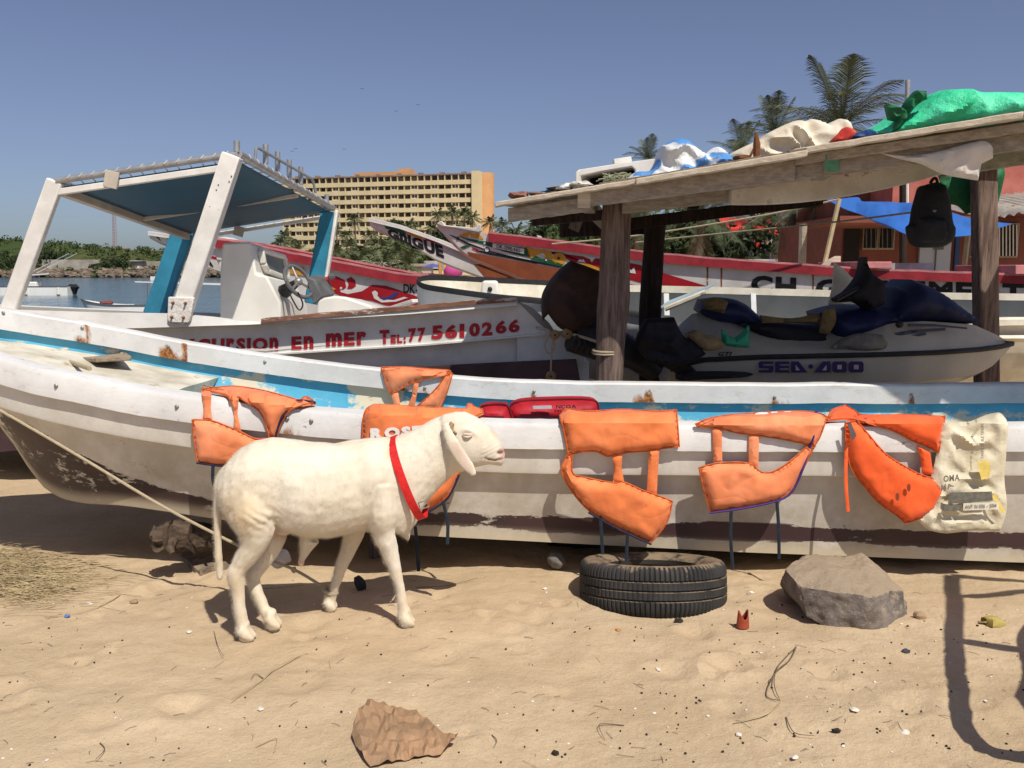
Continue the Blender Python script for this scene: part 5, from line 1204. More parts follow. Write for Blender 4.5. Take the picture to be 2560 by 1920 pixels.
# rusty anchor rod
RST = mat('rusty_iron', (.17, .065, .025), .85, .4, 20, .5, 50); an = thing('rusty_anchor', 'rusty iron anchor standing on the roof edge before the cream tarp', 'anchor', P(1885, 400, 5.6))
MB().tube([P(1891, 402, 5.62), P(1892, 360, 5.62), P(1890, 330, 5.62)], [.02, .024, .007], 8).build('shank', RST, an); MB().tube(catmull([P(1868, 404, 5.62), P(1880, 382, 5.62), P(1888, 366, 5.62)], 4), .008, 6).build('rod', RST, an); MB().ellipsoid(P(1858, 396, 5.65), (.06, .04, .022), jit=.4).build('fluke', RST, an)
for k, (u, v, sz, c) in enumerate(((1304, 489, .09, (.25, .12, .09)), (1340, 484, .07, (.20, .12, .09)), (1375, 478, .05, (.15, .30, .5)), (1416, 466, .07, (.7, .69, .66)), (1450, 462, .09, (.66, .64, .58)), (1400, 476, .12, (.14, .11, .09)))):
    p = P(u, v, lineL(u) + .12); o = MB().ellipsoid(p, (sz * .8, sz * .6, sz * .25), 10, 6, jit=.9, seed=k * 3.1).build('roof_scrap', mat('scrap%d' % k, c, .8, .3, 9, .5, 20)); props(o, ('rust coloured scrap at the left tip of the roof', 'brown scrap second from the left tip of the roof', 'small blue scrap on the roof left of the windscreen frame', 'small white scrap on the roof beside the windscreen frame', 'pale flat scrap at the foot of the windscreen frame', 'dark brown scrap on the roof between the blue and white scraps')[k], 'scrap')
# backpack, hanging cloths
bp = thing('backpack', 'black backpack hanging from the shelter beam near the right post', 'backpack', P(2330, 612, 5.55)); BKM = mat('black_nylon', (.008, .008, .009), .7, .2, 20, .5, 30, bdist=.01)
def C9(l): return [(2000 + x / 3.95, 440 + y / 3.95) for x, y in l]
puff(C9([(1300, 75), (1360, 60), (1410, 80), (1445, 200), (1465, 330), (1480, 460), (1505, 500), (1500, 600), (1470, 670), (1400, 700), (1300, 705), (1200, 695), (1140, 650), (1110, 560), (1105, 500), (1140, 460), (1160, 330), (1200, 180), (1230, 100)]), depth_map(lambda u, v: 5.5), .13, 8, 40, .02, .02, .09, seed=2).build('bag', BKM, bp, weld=False)
puff(C9([(1170, 420), (1300, 400), (1430, 420), (1450, 600), (1400, 660), (1200, 660), (1160, 600)]), depth_map(lambda u, v: 5.37), .05, 8, 20, .01, .03, .02, seed=3).build('front_pocket', BKM, bp, weld=False)
MB().tube(catmull([P(2326, 458, 5.52), P(2332, 448, 5.52), P(2340, 446, 5.52), P(2344, 458, 5.52)], 4), .01, 6).build('loop', BKM, bp)
decal([C9([(1310, 335), (1345, 335), (1345, 350), (1328, 362), (1310, 350)])], depth_map(lambda u, v: 5.30)).build('badge', mat('grey_badge', (.12, .12, .12), .6), bp)
o = item('green_cloth', 'dark green cloth hanging behind the right shelter post', 'cloth', [(2345, 436), (2440, 430), (2510, 420), (2512, 440), (2498, 500), (2480, 545), (2462, 520), (2440, 530), (2415, 535), (2395, 515), (2370, 510), (2356, 470)], 8.25, .03, DGR, 20, .06, .02, .01, seed=6)
# clothes lines
def line(label, pts, r=.006, m=None):
    p = [P(*q) for q in pts]; o = MB().tube(catmull(p, 6), r, 5).build('cord', m or ROPE); props(o, label, 'cord')
line('upper tan cord strung from the pirogue to the tarp pole', [(1380, 610, 12.5), (1600, 588, 12.2), (1900, 540, 11.6), (2098, 498, 11.3)], .012)
line('lower tan cord running behind the posts to the backpack', [(1590, 606, 10), (1800, 584, 9), (2080, 556, 7.5), (2290, 530, 6.3)], .008)

# ================================================================= jet ski
js = thing('jet_ski', 'cream and blue jet ski with purple lettering in the shade of the shelter', 'jet ski', P(2100, 960, 7.4))
GEL = mat('jetski_cream', (.47, .435, .365), .35, .12, 3, .1, 30, wear=.22, wearc=(.42, .38, .30), wscale=9); JBL = mat('jetski_blue', (.012, .018, .07), .5, .3, 4, .2); JB2 = mat('seat_black', (.012, .012, .016), .7, .3, 9, .4, 20)
YJ = 7.5
def CJ(l): return [(1360 + x / 1.843, 620 + y / 1.843) for x, y in l]
def C(x, y): return 1360 + x / 1.843, 620 + y / 1.843
bump_l = [(585, 560), (620, 540), (740, 515), (1000, 502), (1500, 492), (1800, 482), (2000, 468), (2100, 455), (2160, 440)]
bot_l = [(585, 605), (620, 615), (1200, 625), (1700, 615), (1900, 602), (2000, 585), (2080, 548), (2130, 490), (2160, 446)]
hw = [(585, .40), (700, .50), (1200, .54), (1700, .50), (1900, .42), (2050, .26), (2120, .14), (2160, .03)]
rows = []; xs_ = [585 + 25 * i for i in range(64)]
for x in xs_:
    w_ = interp(x, hw); yn = YJ - w_; a = P(*C(x, interp(x, bump_l)), yn); b = P(*C(x, interp(x, bot_l)), YJ - w_ * .8); kz = b.z - .10 * min(1, w_ / .3)
    half = [V((a.x, yn, a.z)), V((a.x, yn + .02, lerp(a.z, b.z, .35))), V((a.x, YJ - w_ * .82, b.z)), V((a.x, YJ - w_ * .4, lerp(b.z, kz, .6))), V((a.x, YJ, kz))]
    rows.append(half + [V((p.x, 2 * YJ - p.y, p.z)) for p in reversed(half[:-1])])
MB().loft(rows, False, False).build('hull', GEL, js); st_ = rows[0]; m = MB(); m.add(st_, [tuple(range(len(st_)))]); m.build('stern', GEL, js)
rub = MB(); rub.loft([[r[0] + V((0, -.02, -.02)), r[0] + V((0, -.028, .0)), r[0] + V((0, -.02, .02)), r[0] + V((0, .03, .02)), r[0] + V((0, .03, -.02))] for r in rows]); rub.build('bumper', RUB, js)
deck_c = [(585, 420), (640, 380), (740, 300), (900, 300), (1100, 340), (1300, 345), (1500, 345), (1780, 333), (2000, 348), (2100, 392), (2160, 438)]
sh_l = [(585, 470), (640, 420), (740, 430), (950, 432), (1100, 445), (1330, 452), (1480, 405), (1620, 350), (1780, 338), (2000, 352), (2100, 398), (2160, 438)]
rows = []
for x in xs_:
    w_ = interp(x, hw); yn = YJ - w_; a = P(*C(x, interp(x, bump_l)), yn); sz = P(*C(x, interp(x, sh_l)), yn + .12).z; cz = P(*C(x, interp(x, deck_c)), YJ).z; cz = max(cz, sz)
    half = [V((a.x, yn + .01, a.z + .02)), V((a.x, yn + .05, lerp(a.z, sz, .55))), V((a.x, yn + w_ * .3, sz)), V((a.x, YJ - w_ * .3, lerp(sz, cz, .6))), V((a.x, YJ, cz))]
    rows.append(half + [V((p.x, 2 * YJ - p.y, p.z)) for p in reversed(half[:-1])])
MB().loft(rows, False, False).build('deck', GEL, js); m = MB(); m.add(rows[0], [tuple(range(len(rows[0])))]); m.build('stern', GEL, js)
def solid(outl, Y, th, m, name, edge=30, wr=.02, back=None, seed=1., ridged=False): return puff(outl, depth_map(lambda u, v: Y), th, 8, edge, wr, .015, th if back is None else back, seed=seed, ridged=ridged).build(name, m, js, weld=False)
solid(CJ([(1270, 300), (1400, 268), (1560, 270), (1600, 190), (1640, 175), (1690, 145), (1760, 170), (1830, 210), (1920, 275), (2015, 345), (1900, 352), (1780, 345), (1620, 360), (1480, 415), (1340, 452), (1300, 400)]), 7.38, .26, JBL, 'hood', 60, .03, .35)
solid(CJ([(740, 240), (850, 232), (930, 260), (1020, 330), (1160, 350), (1290, 345), (1330, 450), (1200, 440), (1060, 430), (900, 360), (780, 330), (720, 290)]), 7.38, .16, JBL, 'seat', 40, .04, .3, 2., True)
solid(CJ([(900, 350), (1020, 340), (1160, 352), (1280, 360), (1310, 440), (1210, 446), (1060, 430)]), 7.25, .06, JB2, 'seat_side', 20, .03, .05, 4.)
solid(CJ([(730, 245), (800, 228), (850, 250), (830, 300), (760, 285)]), 7.2, .05, mat('tan_cloth', (.20, .14, .06), .9, .3, 9, .5, 12), 'foam_patch', 14, .03, .05, 5.)
solid(CJ([(1000, 310), (1150, 325), (1270, 300), (1270, 350), (1120, 345), (1010, 345)]), 7.18, .04, MATS['tan_cloth'], 'foam_patch', 14, .03, .05, 6.)
solid(CJ([(1290, 285), (1340, 275), (1345, 340), (1310, 400), (1270, 390)]), 7.1, .03, MATS['tan_cloth'], 'foam_patch', 12, .03, .03, 7.)
solid(CJ([(1345, 235), (1400, 200), (1450, 140), (1468, 90), (1472, 45), (1490, 40), (1496, 85), (1530, 130), (1572, 168), (1570, 260), (1500, 290), (1440, 250), (1380, 250), (1352, 250)]), 7.2, .10, JB2, 'handlebar_cover', 24, .03, .12, 8.)
MB().tube([P(*C(1345, 242), 7.1), P(*C(1460, 180), 7.15)], .02, 8).build('handlebar', BLK, js)
JP = mat('purple_letter', (.035, .012, .10), .5, .1)
JM = lambda u, v: (P(u, v, interp((u - 1360) * 1.843, [(585, YJ - .42), (1200, YJ - .545), (1700, YJ - .515), (1900, YJ - .43)]) - .022), V((0, -1, 0)))
def jl(poly): return [C(988 + x, 522 + y) for x, y in poly]
SEA = {  # block letters, 490 x 52 field
 'S': [[(0, 6), (8, 0), (68, 0), (68, 12), (22, 12), (22, 20), (68, 20), (68, 46), (60, 52), (0, 52), (0, 40), (46, 40), (46, 32), (8, 32), (0, 28)]],
 'E': [[(76, 0), (142, 0), (142, 12), (98, 12), (98, 20), (140, 20), (140, 31), (98, 31), (98, 40), (142, 40), (142, 52), (76, 52)]],
 'A': [[(150, 0), (184, 0), (226, 52), (150, 52)]],
 'o': [disc(240, 24, 11, 11)],
 'D': [[(254, 52), (296, 0), (330, 0), (330, 52)]],
 'O': [[(338, 10), (348, 0), (398, 0), (406, 10), (406, 44), (398, 52), (348, 52), (338, 44)]],
 'P': [[(414, 10), (424, 0), (476, 0), (484, 10), (484, 44), (476, 52), (424, 52), (414, 44)]]}
for k, pl in SEA.items():
    for q in pl: decal([jl(q)], JM, .004).build('lettering', JP, js, weld=False)
GELD = GEL
for q in ([(362, 16), (382, 16), (382, 36), (362, 36)], [(438, 16), (460, 16), (460, 36), (438, 36)], [(292, 41), (312, 16), (312, 41)], [(170, 41), (170, 16), (190, 41)]): decal([jl(q)], JM, .008).build('letter_gap', GELD, js)
lettering('GTI', *C(800, 497), *C(860, 497), 10, lambda u, v: (P(u, v, YJ - .50), V((0, -1, 0))), .03, .06, slant=.3).build('lettering', BLK, js)
solid(CJ([(605, 585), (640, 572), (800, 568), (930, 572), (968, 582), (920, 596), (760, 605), (640, 612), (608, 605)]), YJ - .52, .02, BLK, 'side_sponson', 8, 0, .02)
for q in ([(1680, 348), (1800, 350), (1950, 366), (1950, 374), (1800, 362), (1682, 362)], [(1620, 392), (1700, 378), (1850, 368), (1850, 380), (1720, 390), (1622, 408)], [(1580, 440), (1640, 410), (1760, 390), (1762, 400), (1660, 420), (1590, 446)]):
    puff(CJ(q), depth_map(lambda u, v: YJ - .44), .01, 6, 4, 0, .01, .02, curve=False).build('stripe', mat('grey_violet', (.07, .065, .10), .5), js)
pq = P(*C(1638, 352), YJ - .46); MB().ellipsoid(pq, (.035, .02, .03)).build('filler_cap', BLK, js)
# clutter lying on and before the jet ski
GRC = mat('teal_plastic', (.03, .32, .17), .5, .2, 6, .3)
o = puff(CJ([(822, 375), (855, 405), (885, 415), (920, 390), (946, 358), (948, 460), (880, 458), (824, 446)]), depth_map(lambda u, v: 6.75), .04, 6, 14, .01, .02, .05, curve=False).build('green_container', GRC, weld=False); props(o, 'cut open green plastic container leaning on the jet ski', 'container')
o = puff(CJ([(470, 330), (600, 320), (640, 400), (690, 430), (748, 488), (700, 520), (600, 545), (500, 520), (450, 490), (430, 420)]), depth_map(lambda u, v: 6.7), .08, 8, 30, .08, .012, .08, seed=4, ridged=True).build('black_sheet', JB2, weld=False); props(o, 'crumpled black sheet draped over the jet ski stern', 'sheet')
o = puff(CJ([(655, 400), (700, 380), (750, 400), (800, 410), (835, 445), (800, 470), (730, 470), (690, 440)]), depth_map(lambda u, v: 6.72), .05, 8, 22, .03, .02, .06, seed=5).build('tan_bundle', mat('tan_bundle', (.28, .20, .10), .9, .4, 6, .5, 12), weld=False); props(o, 'tan cloth bundle beside the green container', 'bundle')
o = puff(CJ([(1330, 460), (1380, 420), (1460, 395), (1560, 400), (1585, 440), (1560, 468), (1450, 472)]), depth_map(lambda u, v: YJ - .5), .06, 8, 24, .05, .02, .05, seed=6, ridged=True).build('grey_rag', mat('grey_rag', (.22, .20, .17), .9, .3, 9, .5, 12), weld=False); props(o, 'grey rag bunched on the jet ski footwell', 'rag')
o = puff(CJ([(1335, 100), (1340, 68), (1380, 95), (1432, 150), (1400, 190), (1380, 260), (1305, 278), (1330, 180)]), depth_map(lambda u, v: 8.2), .02, 8, 20, .01, .02, .02, seed=7, curve=False).build('plastic_windscreen', mat('clear_plastic', (.62, .58, .46), .3, .15, 5, .1), weld=False); props(o, 'pale plastic windscreen standing behind the jet ski handlebar', 'windscreen')
# ================================================================= far shore on the left
HILLM = NT('hill_grass'); HILLM.set(.95, 0, .1)
c = HILLM.mix(HILLM.ramp(HILLM.noise(.06, 5, .6), .4, .6), (.055, .085, .025), (.12, .12, .045)); c = HILLM.mix(HILLM.ramp(HILLM.noise(.3, 6, .7), .45, .7), c, (.03, .055, .018)); HILLM.col(c); HILLM.bump(HILLM.noise(.8, 5, .7), 1, 1.0); HILLM = HILLM.m
HTOP = [(-900, 596), (-200, 600), (0, 604), (60, 606), (120, 612), (200, 618), (300, 625), (420, 631), (560, 634), (700, 645), (900, 668)]
def hill_z(u, k):
    zt = P(u, interp(u, HTOP), 300).z; return WATER_Z + (zt - WATER_Z) * (.16 * smooth(0, .03, k) + .84 * smooth(.05, .8, k)) + (1 - k) * .2
mb = MB(); U = [-900 + 20 * i for i in range(91)]; K = [i / 24 for i in range(25)]
rows = []
for k in K:
    y = 207 + 93 * k; rows.append([V(((u - 1280) / F * y * 1.0, y, hill_z(u, k) + .7 * fbm(u * .03, k * 9, 1, 4) * smooth(0, .15, k))) for u in U])
mb.loft(rows, False, False); back = [[V((p.x, p.y, p.z)) for p in rows[-1]], [V((p.x * 1.3, p.y + 200, -3)) for p in rows[-1]]]; mb.loft(back, False, False)
props(mb.build('hill', HILLM, weld=False), 'low green hill across the water', kind='structure')
LEAFD = mat('leaf_dark', (.022, .042, .014), .8, .5, .6, 0, c2=(.05, .075, .022)); LEAFM = mat('leaf_mid', (.045, .075, .022), .8, .4, .6, 0, c2=(.085, .11, .035))
def leaves(mb, c, r, n, size, seed=0, flat=.8):
    rnd = random.Random(seed)
    for _ in range(n):
        d = V((rnd.gauss(0, 1), rnd.gauss(0, 1), rnd.gauss(0, 1))).normalized() * (rnd.random() ** .33)
        k = 1 + .35 * fbm(d.x * 2 + seed, d.y * 2, d.z * 2, 2)
        p = c + V((d.x * r[0], d.y * r[1], d.z * r[2])) * k; a = V((rnd.gauss(0, 1), rnd.gauss(0, 1), rnd.gauss(0, 1))).normalized(); b = a.cross(V((rnd.gauss(0, 1), rnd.gauss(0, 1), rnd.gauss(0, 1)))).normalized(); s = size * rnd.uniform(.6, 1.3)
        mb.add([p + a * s, p + b * s * .5, p - a * s, p - b * s * .5], [(0, 1, 2, 3)])
rnd = random.Random(4); mb = MB()
for _ in range(420):
    u = rnd.uniform(-120, 620); k = rnd.uniform(.03, .8); y = 207 + 93 * k; r = rnd.uniform(.5, 1.3); leaves(mb, V(((u - 1280) / F * y, y, hill_z(u, k) + r * .3)), (r * 1.4, r * 1.4, r), 34, .42, rnd.random() * 99)
props(mb.build('hill_scrub', LEAFM, weld=False, flat=True), 'green scrub covering the hill', kind='stuff')
def bush(u, v, Y, rx, rz, label, n=1500, m=None, ls=.28, group='shrubs on the far shore'):
    c = P(u, v, Y); b = thing('shrub', label, 'shrub', (c.x, c.y, c.z - rz), group); mb = MB()
    rr = random.Random(int(u))
    for k in range(9): leaves(mb, c + V((rr.uniform(-.6, .6) * rx, rr.uniform(-.4, .4) * rx, rr.uniform(-.5, .4) * rz)), (rx * .5, rx * .5, rz * .55), n // 9, ls, u + k)
    mb.build('foliage', m or LEAFD, b, weld=False, flat=True); MB().tube([c - V((0, 0, rz)), c], [.2, .08], 6).build('stem', WDARK, b)
bush(288, 662, 214, 4.6, 2.2, 'large dark shrub on the far shore between the two concrete walls'); bush(118, 640, 216, 3.8, 2.6, 'dark shrub on the far shore left of the concrete wall'); bush(20, 655, 212, 5, 2.6, 'dark shrub on the far shore at the left picture edge')
bush(245, 668, 213, 2.6, 1.5, 'small dark shrub at the right end of the first concrete wall'); bush(520, 640, 222, 3.5, 1.3, 'low green shrub above the second concrete wall', m=LEAFM)
CONC = mat('concrete', (.36, .32, .27), .9, .25, .5, .3, 3, c2=(.44, .40, .34), wear=.38, wearc=(.24, .21, .18), wscale=.7)
def wallbox(name, label, u0, u1, v0, v1, Y, th, m, cat='wall'):
    a, b = P(u0, v1, Y), P(u1, v0, Y); o = MB().box(((a.x + b.x) / 2, Y + th / 2, (a.z + b.z) / 2), (b.x - a.x, th, b.z - a.z)).build(name, m); props(o, label, cat); return o
wallbox('concrete_wall', 'weathered concrete wall on the far shore left of the shrubs', 106, 246, 649, 680, 214, .8, CONC); wallbox('concrete_wall', 'long concrete wall on the far shore right of the shrubs', 359, 560, 653, 682, 216, .8, CONC)
hut = thing('shore_hut', 'small grey concrete hut with white door on the far shore', 'hut', P(348, 682, 214)); a = P(348, 668, 213)
MB().box(a, (2.4, 3, 2.9)).build('wall', CONC, hut); MB().box(P(347, 652, 212.6), (2.9, 3.6, .25)).build('roof', CONC, hut); MB().box(P(345, 672, 211.4), (.6, .1, 1.3)).build('door', DWHT, hut)
ROCKM = mat('shore_rock', (.13, .10, .08), .95, .4, .8, .8, 2, c2=(.26, .20, .145), bdist=.3)
mb = MB(); rnd = random.Random(8)
for _ in range(260):
    u = rnd.uniform(-150, 580); y = rnd.uniform(204.5, 212); s = rnd.uniform(.35, 1.0); mb.ellipsoid(((u - 1280) / F * y, y, WATER_Z + (y - 204) * .22 + .1), (s * 1.3, s, s * .8), 7, 5, jit=.6, seed=u)
props(mb.build('shore_rocks', ROCKM, weld=False, flat=True), 'brown boulders along the far waterline', kind='stuff')
# lattice mast and ruin on the hill
MASTM = mat('mast_rust', (.34, .16, .13), .8, .2, 3, 0); ms = thing('lattice_mast', 'thin reddish lattice mast standing on the hill', 'mast', P(287, 626, 300))
base, topp = P(287, 624, 300), P(284, 500, 300)
for k in range(3):
    d = V((cos(k * 2.1) * .75, sin(k * 2.1) * .75, 0)); MB().tube([base + d, topp + d * .7], .09, 4).build('leg', MASTM, ms)
for i in range(16):
    z0, z1 = i / 16, (i + 1) / 16
    for k in range(3):
        d0 = V((cos(k * 2.1) * .75, sin(k * 2.1) * .75, 0)); d1 = V((cos((k + 1) * 2.1) * .75, sin((k + 1) * 2.1) * .75, 0)); MB().tube([lerp(base, topp, z0) + d0, lerp(base, topp, z1) + d1], .05, 3).build('brace', MASTM, ms)
o = MB().box(P(300, 624, 299), (6, 3, 1)).build('ruin', mat('ruin_ochre', (.38, .22, .14), .9, .2, 1, .2)); props(o, 'low ochre ruin at the foot of the mast', 'ruin')
# ---- moored boats
BW = mat('moored_white', (.72, .71, .68), .35, .08, .8, .05)
def moored(name, label, u0, u1, vtop, vwl, sgn=1, beam=1.7):
    r = ray(640, vwl); Y = abs((WATER_Z - CAMZ) / r.z * r.y); t = thing(name, label, 'boat', PZ((u0 + u1) / 2, vwl, WATER_Z), 'boats moored in the bay'); rows = []; n = 24
    for i in range(n + 1):
        k = i / n; u = lerp(u0, u1, k); b = beam / 2 * (min(1, (k / .45)) ** .6 if sgn > 0 else min(1, ((1 - k) / .45)) ** .6) + .02; bowk = (1 - min(1, k / .4)) if sgn > 0 else (1 - min(1, (1 - k) / .4))
        x = P(u, vwl, Y).x; zt = P(u, vtop, Y).z + .25 * bowk ** 2; zb = WATER_Z - .1; ov = bowk * .5
        rows.append([V((x, Y - b, zt)), V((x + ov * .3 * sgn, Y - b * 1.02, lerp(zt, zb, .4))), V((x + ov * sgn, Y - b * 1.04, zb)), V((x + ov * sgn, Y + b * .7, zb)), V((x, Y + b, zt))])
    MB().loft(rows, False, False).build('hull', BW, t, weld=False); MB().loft([[r[0] + V((0, .03, -.12)), r[4] + V((0, -.03, -.12))] for r in rows], False, False).build('deck', CONS, t, weld=False)
    e = rows[-1] if sgn > 0 else rows[0]; m = MB(); m.add(e, [(0, 1, 2, 3, 4)]); m.build('transom', BW, t)
    MB().loft([[r[0] + V((0, -.03, -.03)), r[0] + V((0, -.03, .04)), r[0] + V((0, .05, .04)), r[0] + V((0, .05, -.03))] for r in rows]).build('rub_rail', GREYB, t)
    return t, Y
t, Y = moored('motor_boat', 'white motor boat with two black outboards moored at the left', -140, 183, 716, 738)
for u in (178, 188):
    m = MB(); m.tube([P(u, 736, Y), P(u, 726, Y), P(u, 718, Y - .1), P(u - 1, 714, Y)], [.12, .18, .34, .2], 8); m.build('outboard', BLK, t)
MB().box(P(84, 712, Y), (.9, .9, .5)).build('console', BW, t, bevel=.08); MB().hexa([P(60, 690, Y - .6), P(122, 686, Y - .6), P(122, 686, Y + .6), P(60, 690, Y + .6), P(60, 687, Y - .6), P(122, 683, Y - .6), P(122, 683, Y + .6), P(60, 687, Y + .6)]).build('t_top', BW, t)
for u in (68, 82, 98): MB().tube([P(u, 716, Y), P(u, 687, Y)], .03, 5).build('support', ALU, t)
for a, b in (((70, 684), (172, 634)), ((92, 682), (192, 634))): MB().tube([P(*a, Y), P(*b, Y)], .025, 4).build('fishing_rod', BW, t)
for u in (64, 146): MB().tube([P(u, 720, Y - .9), P(u, 736, Y - .95)], .14, 8).build('fender', CONS, t)
t, Y = moored('skiff', 'white skiff with flat white awning moored behind the canopy posts', 205, 470, 762, 792, 1, 1.5)
MB().hexa([P(338, 706, Y - .8), P(552, 713, Y - .8), P(552, 713, Y + .8), P(338, 706, Y + .8), P(336, 703, Y - .8), P(552, 708, Y - .8), P(552, 708, Y + .8), P(336, 703, Y + .8)]).build('awning', BW, t)
for u in (368, 440): MB().tube([P(u, 765, Y), P(u + 1, 706, Y)], .018, 5).build('support', ALU, t)
MB().ellipsoid(P(268, 757, Y), (.3, .25, .1), jit=.4).build('red_bundle', mat('dull_red', (.2, .06, .05), .8), t)
t, Y = moored('far_boat', 'small dark hulled boat far out between the canopy posts', 381, 452, 690, 701, -1, 1.6); o = MB().box(P(446, 684, Y), (.8, .8, .6)).build('cabin', BW, t)
# ================================================================= hotel
hy0, hy1 = 318.0, 300.0; A = P(712, 690, hy0); B = P(1182, 690, hy1); A.z = B.z = 0.0
L = (B - A).length; dx = (B - A) / L; fn = V((dx.y, -dx.x, 0)).normalized(); fn = fn if fn.y < 0 else -fn; ROT = Matrix.Rotation(atan2(dx.y, dx.x), 3, 'Z')
HYEL = mat('hotel_yellow', (.65, .53, .31), .85, .06, .3, .1, 2, c2=(.69, .58, .36)); HOR = mat('hotel_orange', (.58, .32, .15), .85, .08, .3, .1, 2); HBR = mat('loggia_brown', (.27, .19, .16), .9, .3, .4, 0); HCR = mat('hotel_cream', (.66, .54, .32), .85, .06, .3, 0); HGL = mat('hotel_glass', (.11, .085, .085), .3, .4, .3, 0); HWT = mat('hotel_window_frame', (.68, .60, .46), .8, .05, 1, 0)  # yellow, loggia brown and glass paled: distance haze put into the colours
ht = thing('hotel', 'large yellow hotel with rows of loggias above the palms', 'hotel', (A + B) / 2)
def hp(s, z, o=0.0): return A + dx * s + V((0, 0, z)) + fn * o
def hbox(s0, s1, z0, z1, o0, o1, name, m): c = hp((s0 + s1) / 2, (z0 + z1) / 2, (o0 + o1) / 2); return MB().box(c, (s1 - s0, o1 - o0, z1 - z0), ROT).build(name, m, ht)
ZT = 34.4; FH = 3.12; top0 = ZT - 2.3
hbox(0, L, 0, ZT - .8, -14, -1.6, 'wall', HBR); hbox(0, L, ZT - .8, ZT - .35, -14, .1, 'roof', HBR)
nb = 29; bw = L / nb; rows_z = []
for f in range(8):
    zt = ZT - .8 - f * FH; z0 = zt - 1.6 if f else zt - 1.75; hbox(0, L, z0 - (FH - 1.6), z0, -1.6, .15, 'parapet', HYEL); rows_z.append((z0, zt))
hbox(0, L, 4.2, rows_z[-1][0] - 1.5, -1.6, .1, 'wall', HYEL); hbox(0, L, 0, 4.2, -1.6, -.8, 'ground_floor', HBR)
pm = None
for i in range(nb + 1):
    c = hp(i * bw, ZT / 2, -.75)
    if pm is None: pm = hbox(-.13, .13, 0, ZT - .6, -1.5, -.02, 'pier', HCR)
    else: q = pm.copy(); COL.objects.link(q); q.parent = ht; q.location = hp(i * bw, 0) - hp(0, 0)
HCURT = mat('hotel_curtain', (.32, .24, .20), .8, .2, .4, 0); HDRK = mat('hotel_dark_glass', (.05, .04, .045), .3, .3, .4, 0)
def win_proto():
    w_ = hbox(.15, bw - .15, 0, 1.5, -1.3, -1.2, 'window', HGL); f = []
    c = wloc(ht); return w_
w1 = None; w2 = None
for f, (z0, zt) in enumerate(rows_z):
    for i in range(nb):
        kind = 1 if (i + 1) % 3 == 0 or f == 0 and i % 3 == 1 else 0
        base_l = hp(i * bw, z0)
        if kind and f > 0:
            if w1 is None:
                m = MB(); c = base_l
                def lb(s0, s1, z0_, z1_, o0, o1): m.box(base_l + dx * (s0 + s1) / 2 + V((0, 0, (z0_ + z1_) / 2)) + fn * (o0 + o1) / 2, (s1 - s0, o1 - o0, z1_ - z0_), ROT)
                lb(.13, bw - .13, 0, 1.6, -1.0, -.5); w1 = m.build('window', HWT, ht, origin=None); w1_src = base_l.copy(); m = MB()
                lb(.32, 1.05, .35, 1.35, -.5, -.42); lb(bw - 1.05, bw - .32, .35, 1.35, -.5, -.42); w1p = m.build('pane', HGL, w1); w1p.parent = w1
            else:
                q = w1.copy(); COL.objects.link(q); q.parent = ht; q.location = base_l - w1_src; r_ = w1p.copy(); COL.objects.link(r_); r_.parent = q
        else:
            if w2 is None:
                m = MB(); m.box(base_l + dx * bw / 2 + V((0, 0, .75)) + fn * -1.5, (bw - .5, .08, 1.4), ROT); w2 = m.build('window', HGL, ht); w2_src = base_l.copy()
            else:
                q = w2.copy(); COL.objects.link(q); q.parent = ht; q.location = base_l - w2_src
                if (i * 7 + f * 13) % 5 < 2: q.material_slots[0].link = 'OBJECT'; q.material_slots[0].material = (HCURT, HDRK)[(i + f) % 2]
for i in range(0, nb, 1):
    if i % 2 == 0: hbox(i * bw + .6, i * bw + 1.8, 6.0, 7.5, .1, .2, 'window', HGL)
for i in range(0, nb + 1, 2): hbox(i * bw - .3, i * bw + .3, 0, 4.2, -.8, .05, 'column', HCR)
hbox(L, L + 2.6, 0, ZT + .2, -14, .9, 'end_pier', HCR); ob = hp(L + 2.6, 0, -7)
MB().tube([ob + V((-.4, 0, 0)), ob + V((-.4, 0, ZT + .1))], 3.6, 20).build('end_tower', HOR, ht)
hbox(L * .37, L * .66, ZT - .35, ZT + 1.3, -11, -4, 'penthouse', HOR); hbox(L * .60, L * .66, ZT + 1.3, ZT + 2.4, -10, -5, 'penthouse', HOR)
for k in range(9): hbox(L * (.05 + .11 * k), L * (.05 + .11 * k) + 1.6, ZT - .35, ZT + .6, -5, -3.5, 'roof_unit', HBR)
# ================================================================= palms
def frond_mesh(mb, c, az, el, Lf, drop, nl, lw, ll, rnd, dp=(.25, .5)):
    d = V((cos(az), sin(az), 0)); side = V((-sin(az), cos(az), 0)); pts = []
    for i in range(nl + 1):
        t = i / nl; r = Lf * (t * cos(el) - .10 * t * t * max(0, sin(el))); z = Lf * (t * sin(el) - drop * t * t); pts.append(c + d * r + V((0, 0, z)))
    mb.tube(pts[::2] if nl % 2 == 0 else pts, [.018 * Lf / 3 * (1 - .8 * i / (len(pts) // 2 + 1)) for i in range(len(pts[::2] if nl % 2 == 0 else pts))], 4, cap=False)
    for i in range(2, nl + 1):
        t = i / nl; p = pts[i]; tg = (pts[i] - pts[i - 1]).normalized(); l_ = ll * sin(pi * min(1, .12 + .88 * t) ** .8) * rnd.uniform(.8, 1.1) + .05 * ll
        for s in (-1, 1):
            dr = (side * s * .9 + tg * .75 + V((0, 0, -dp[0] - dp[1] * rnd.random()))).normalized(); q = p + dr * l_ * .55; e = p + dr * l_ + V((0, 0, -.22 * l_)); w_ = tg * lw
            mb.add([p - w_, p + w_, q + w_ * .8, q - w_ * .8, e], [(0, 1, 2, 3), (3, 2, 4)])
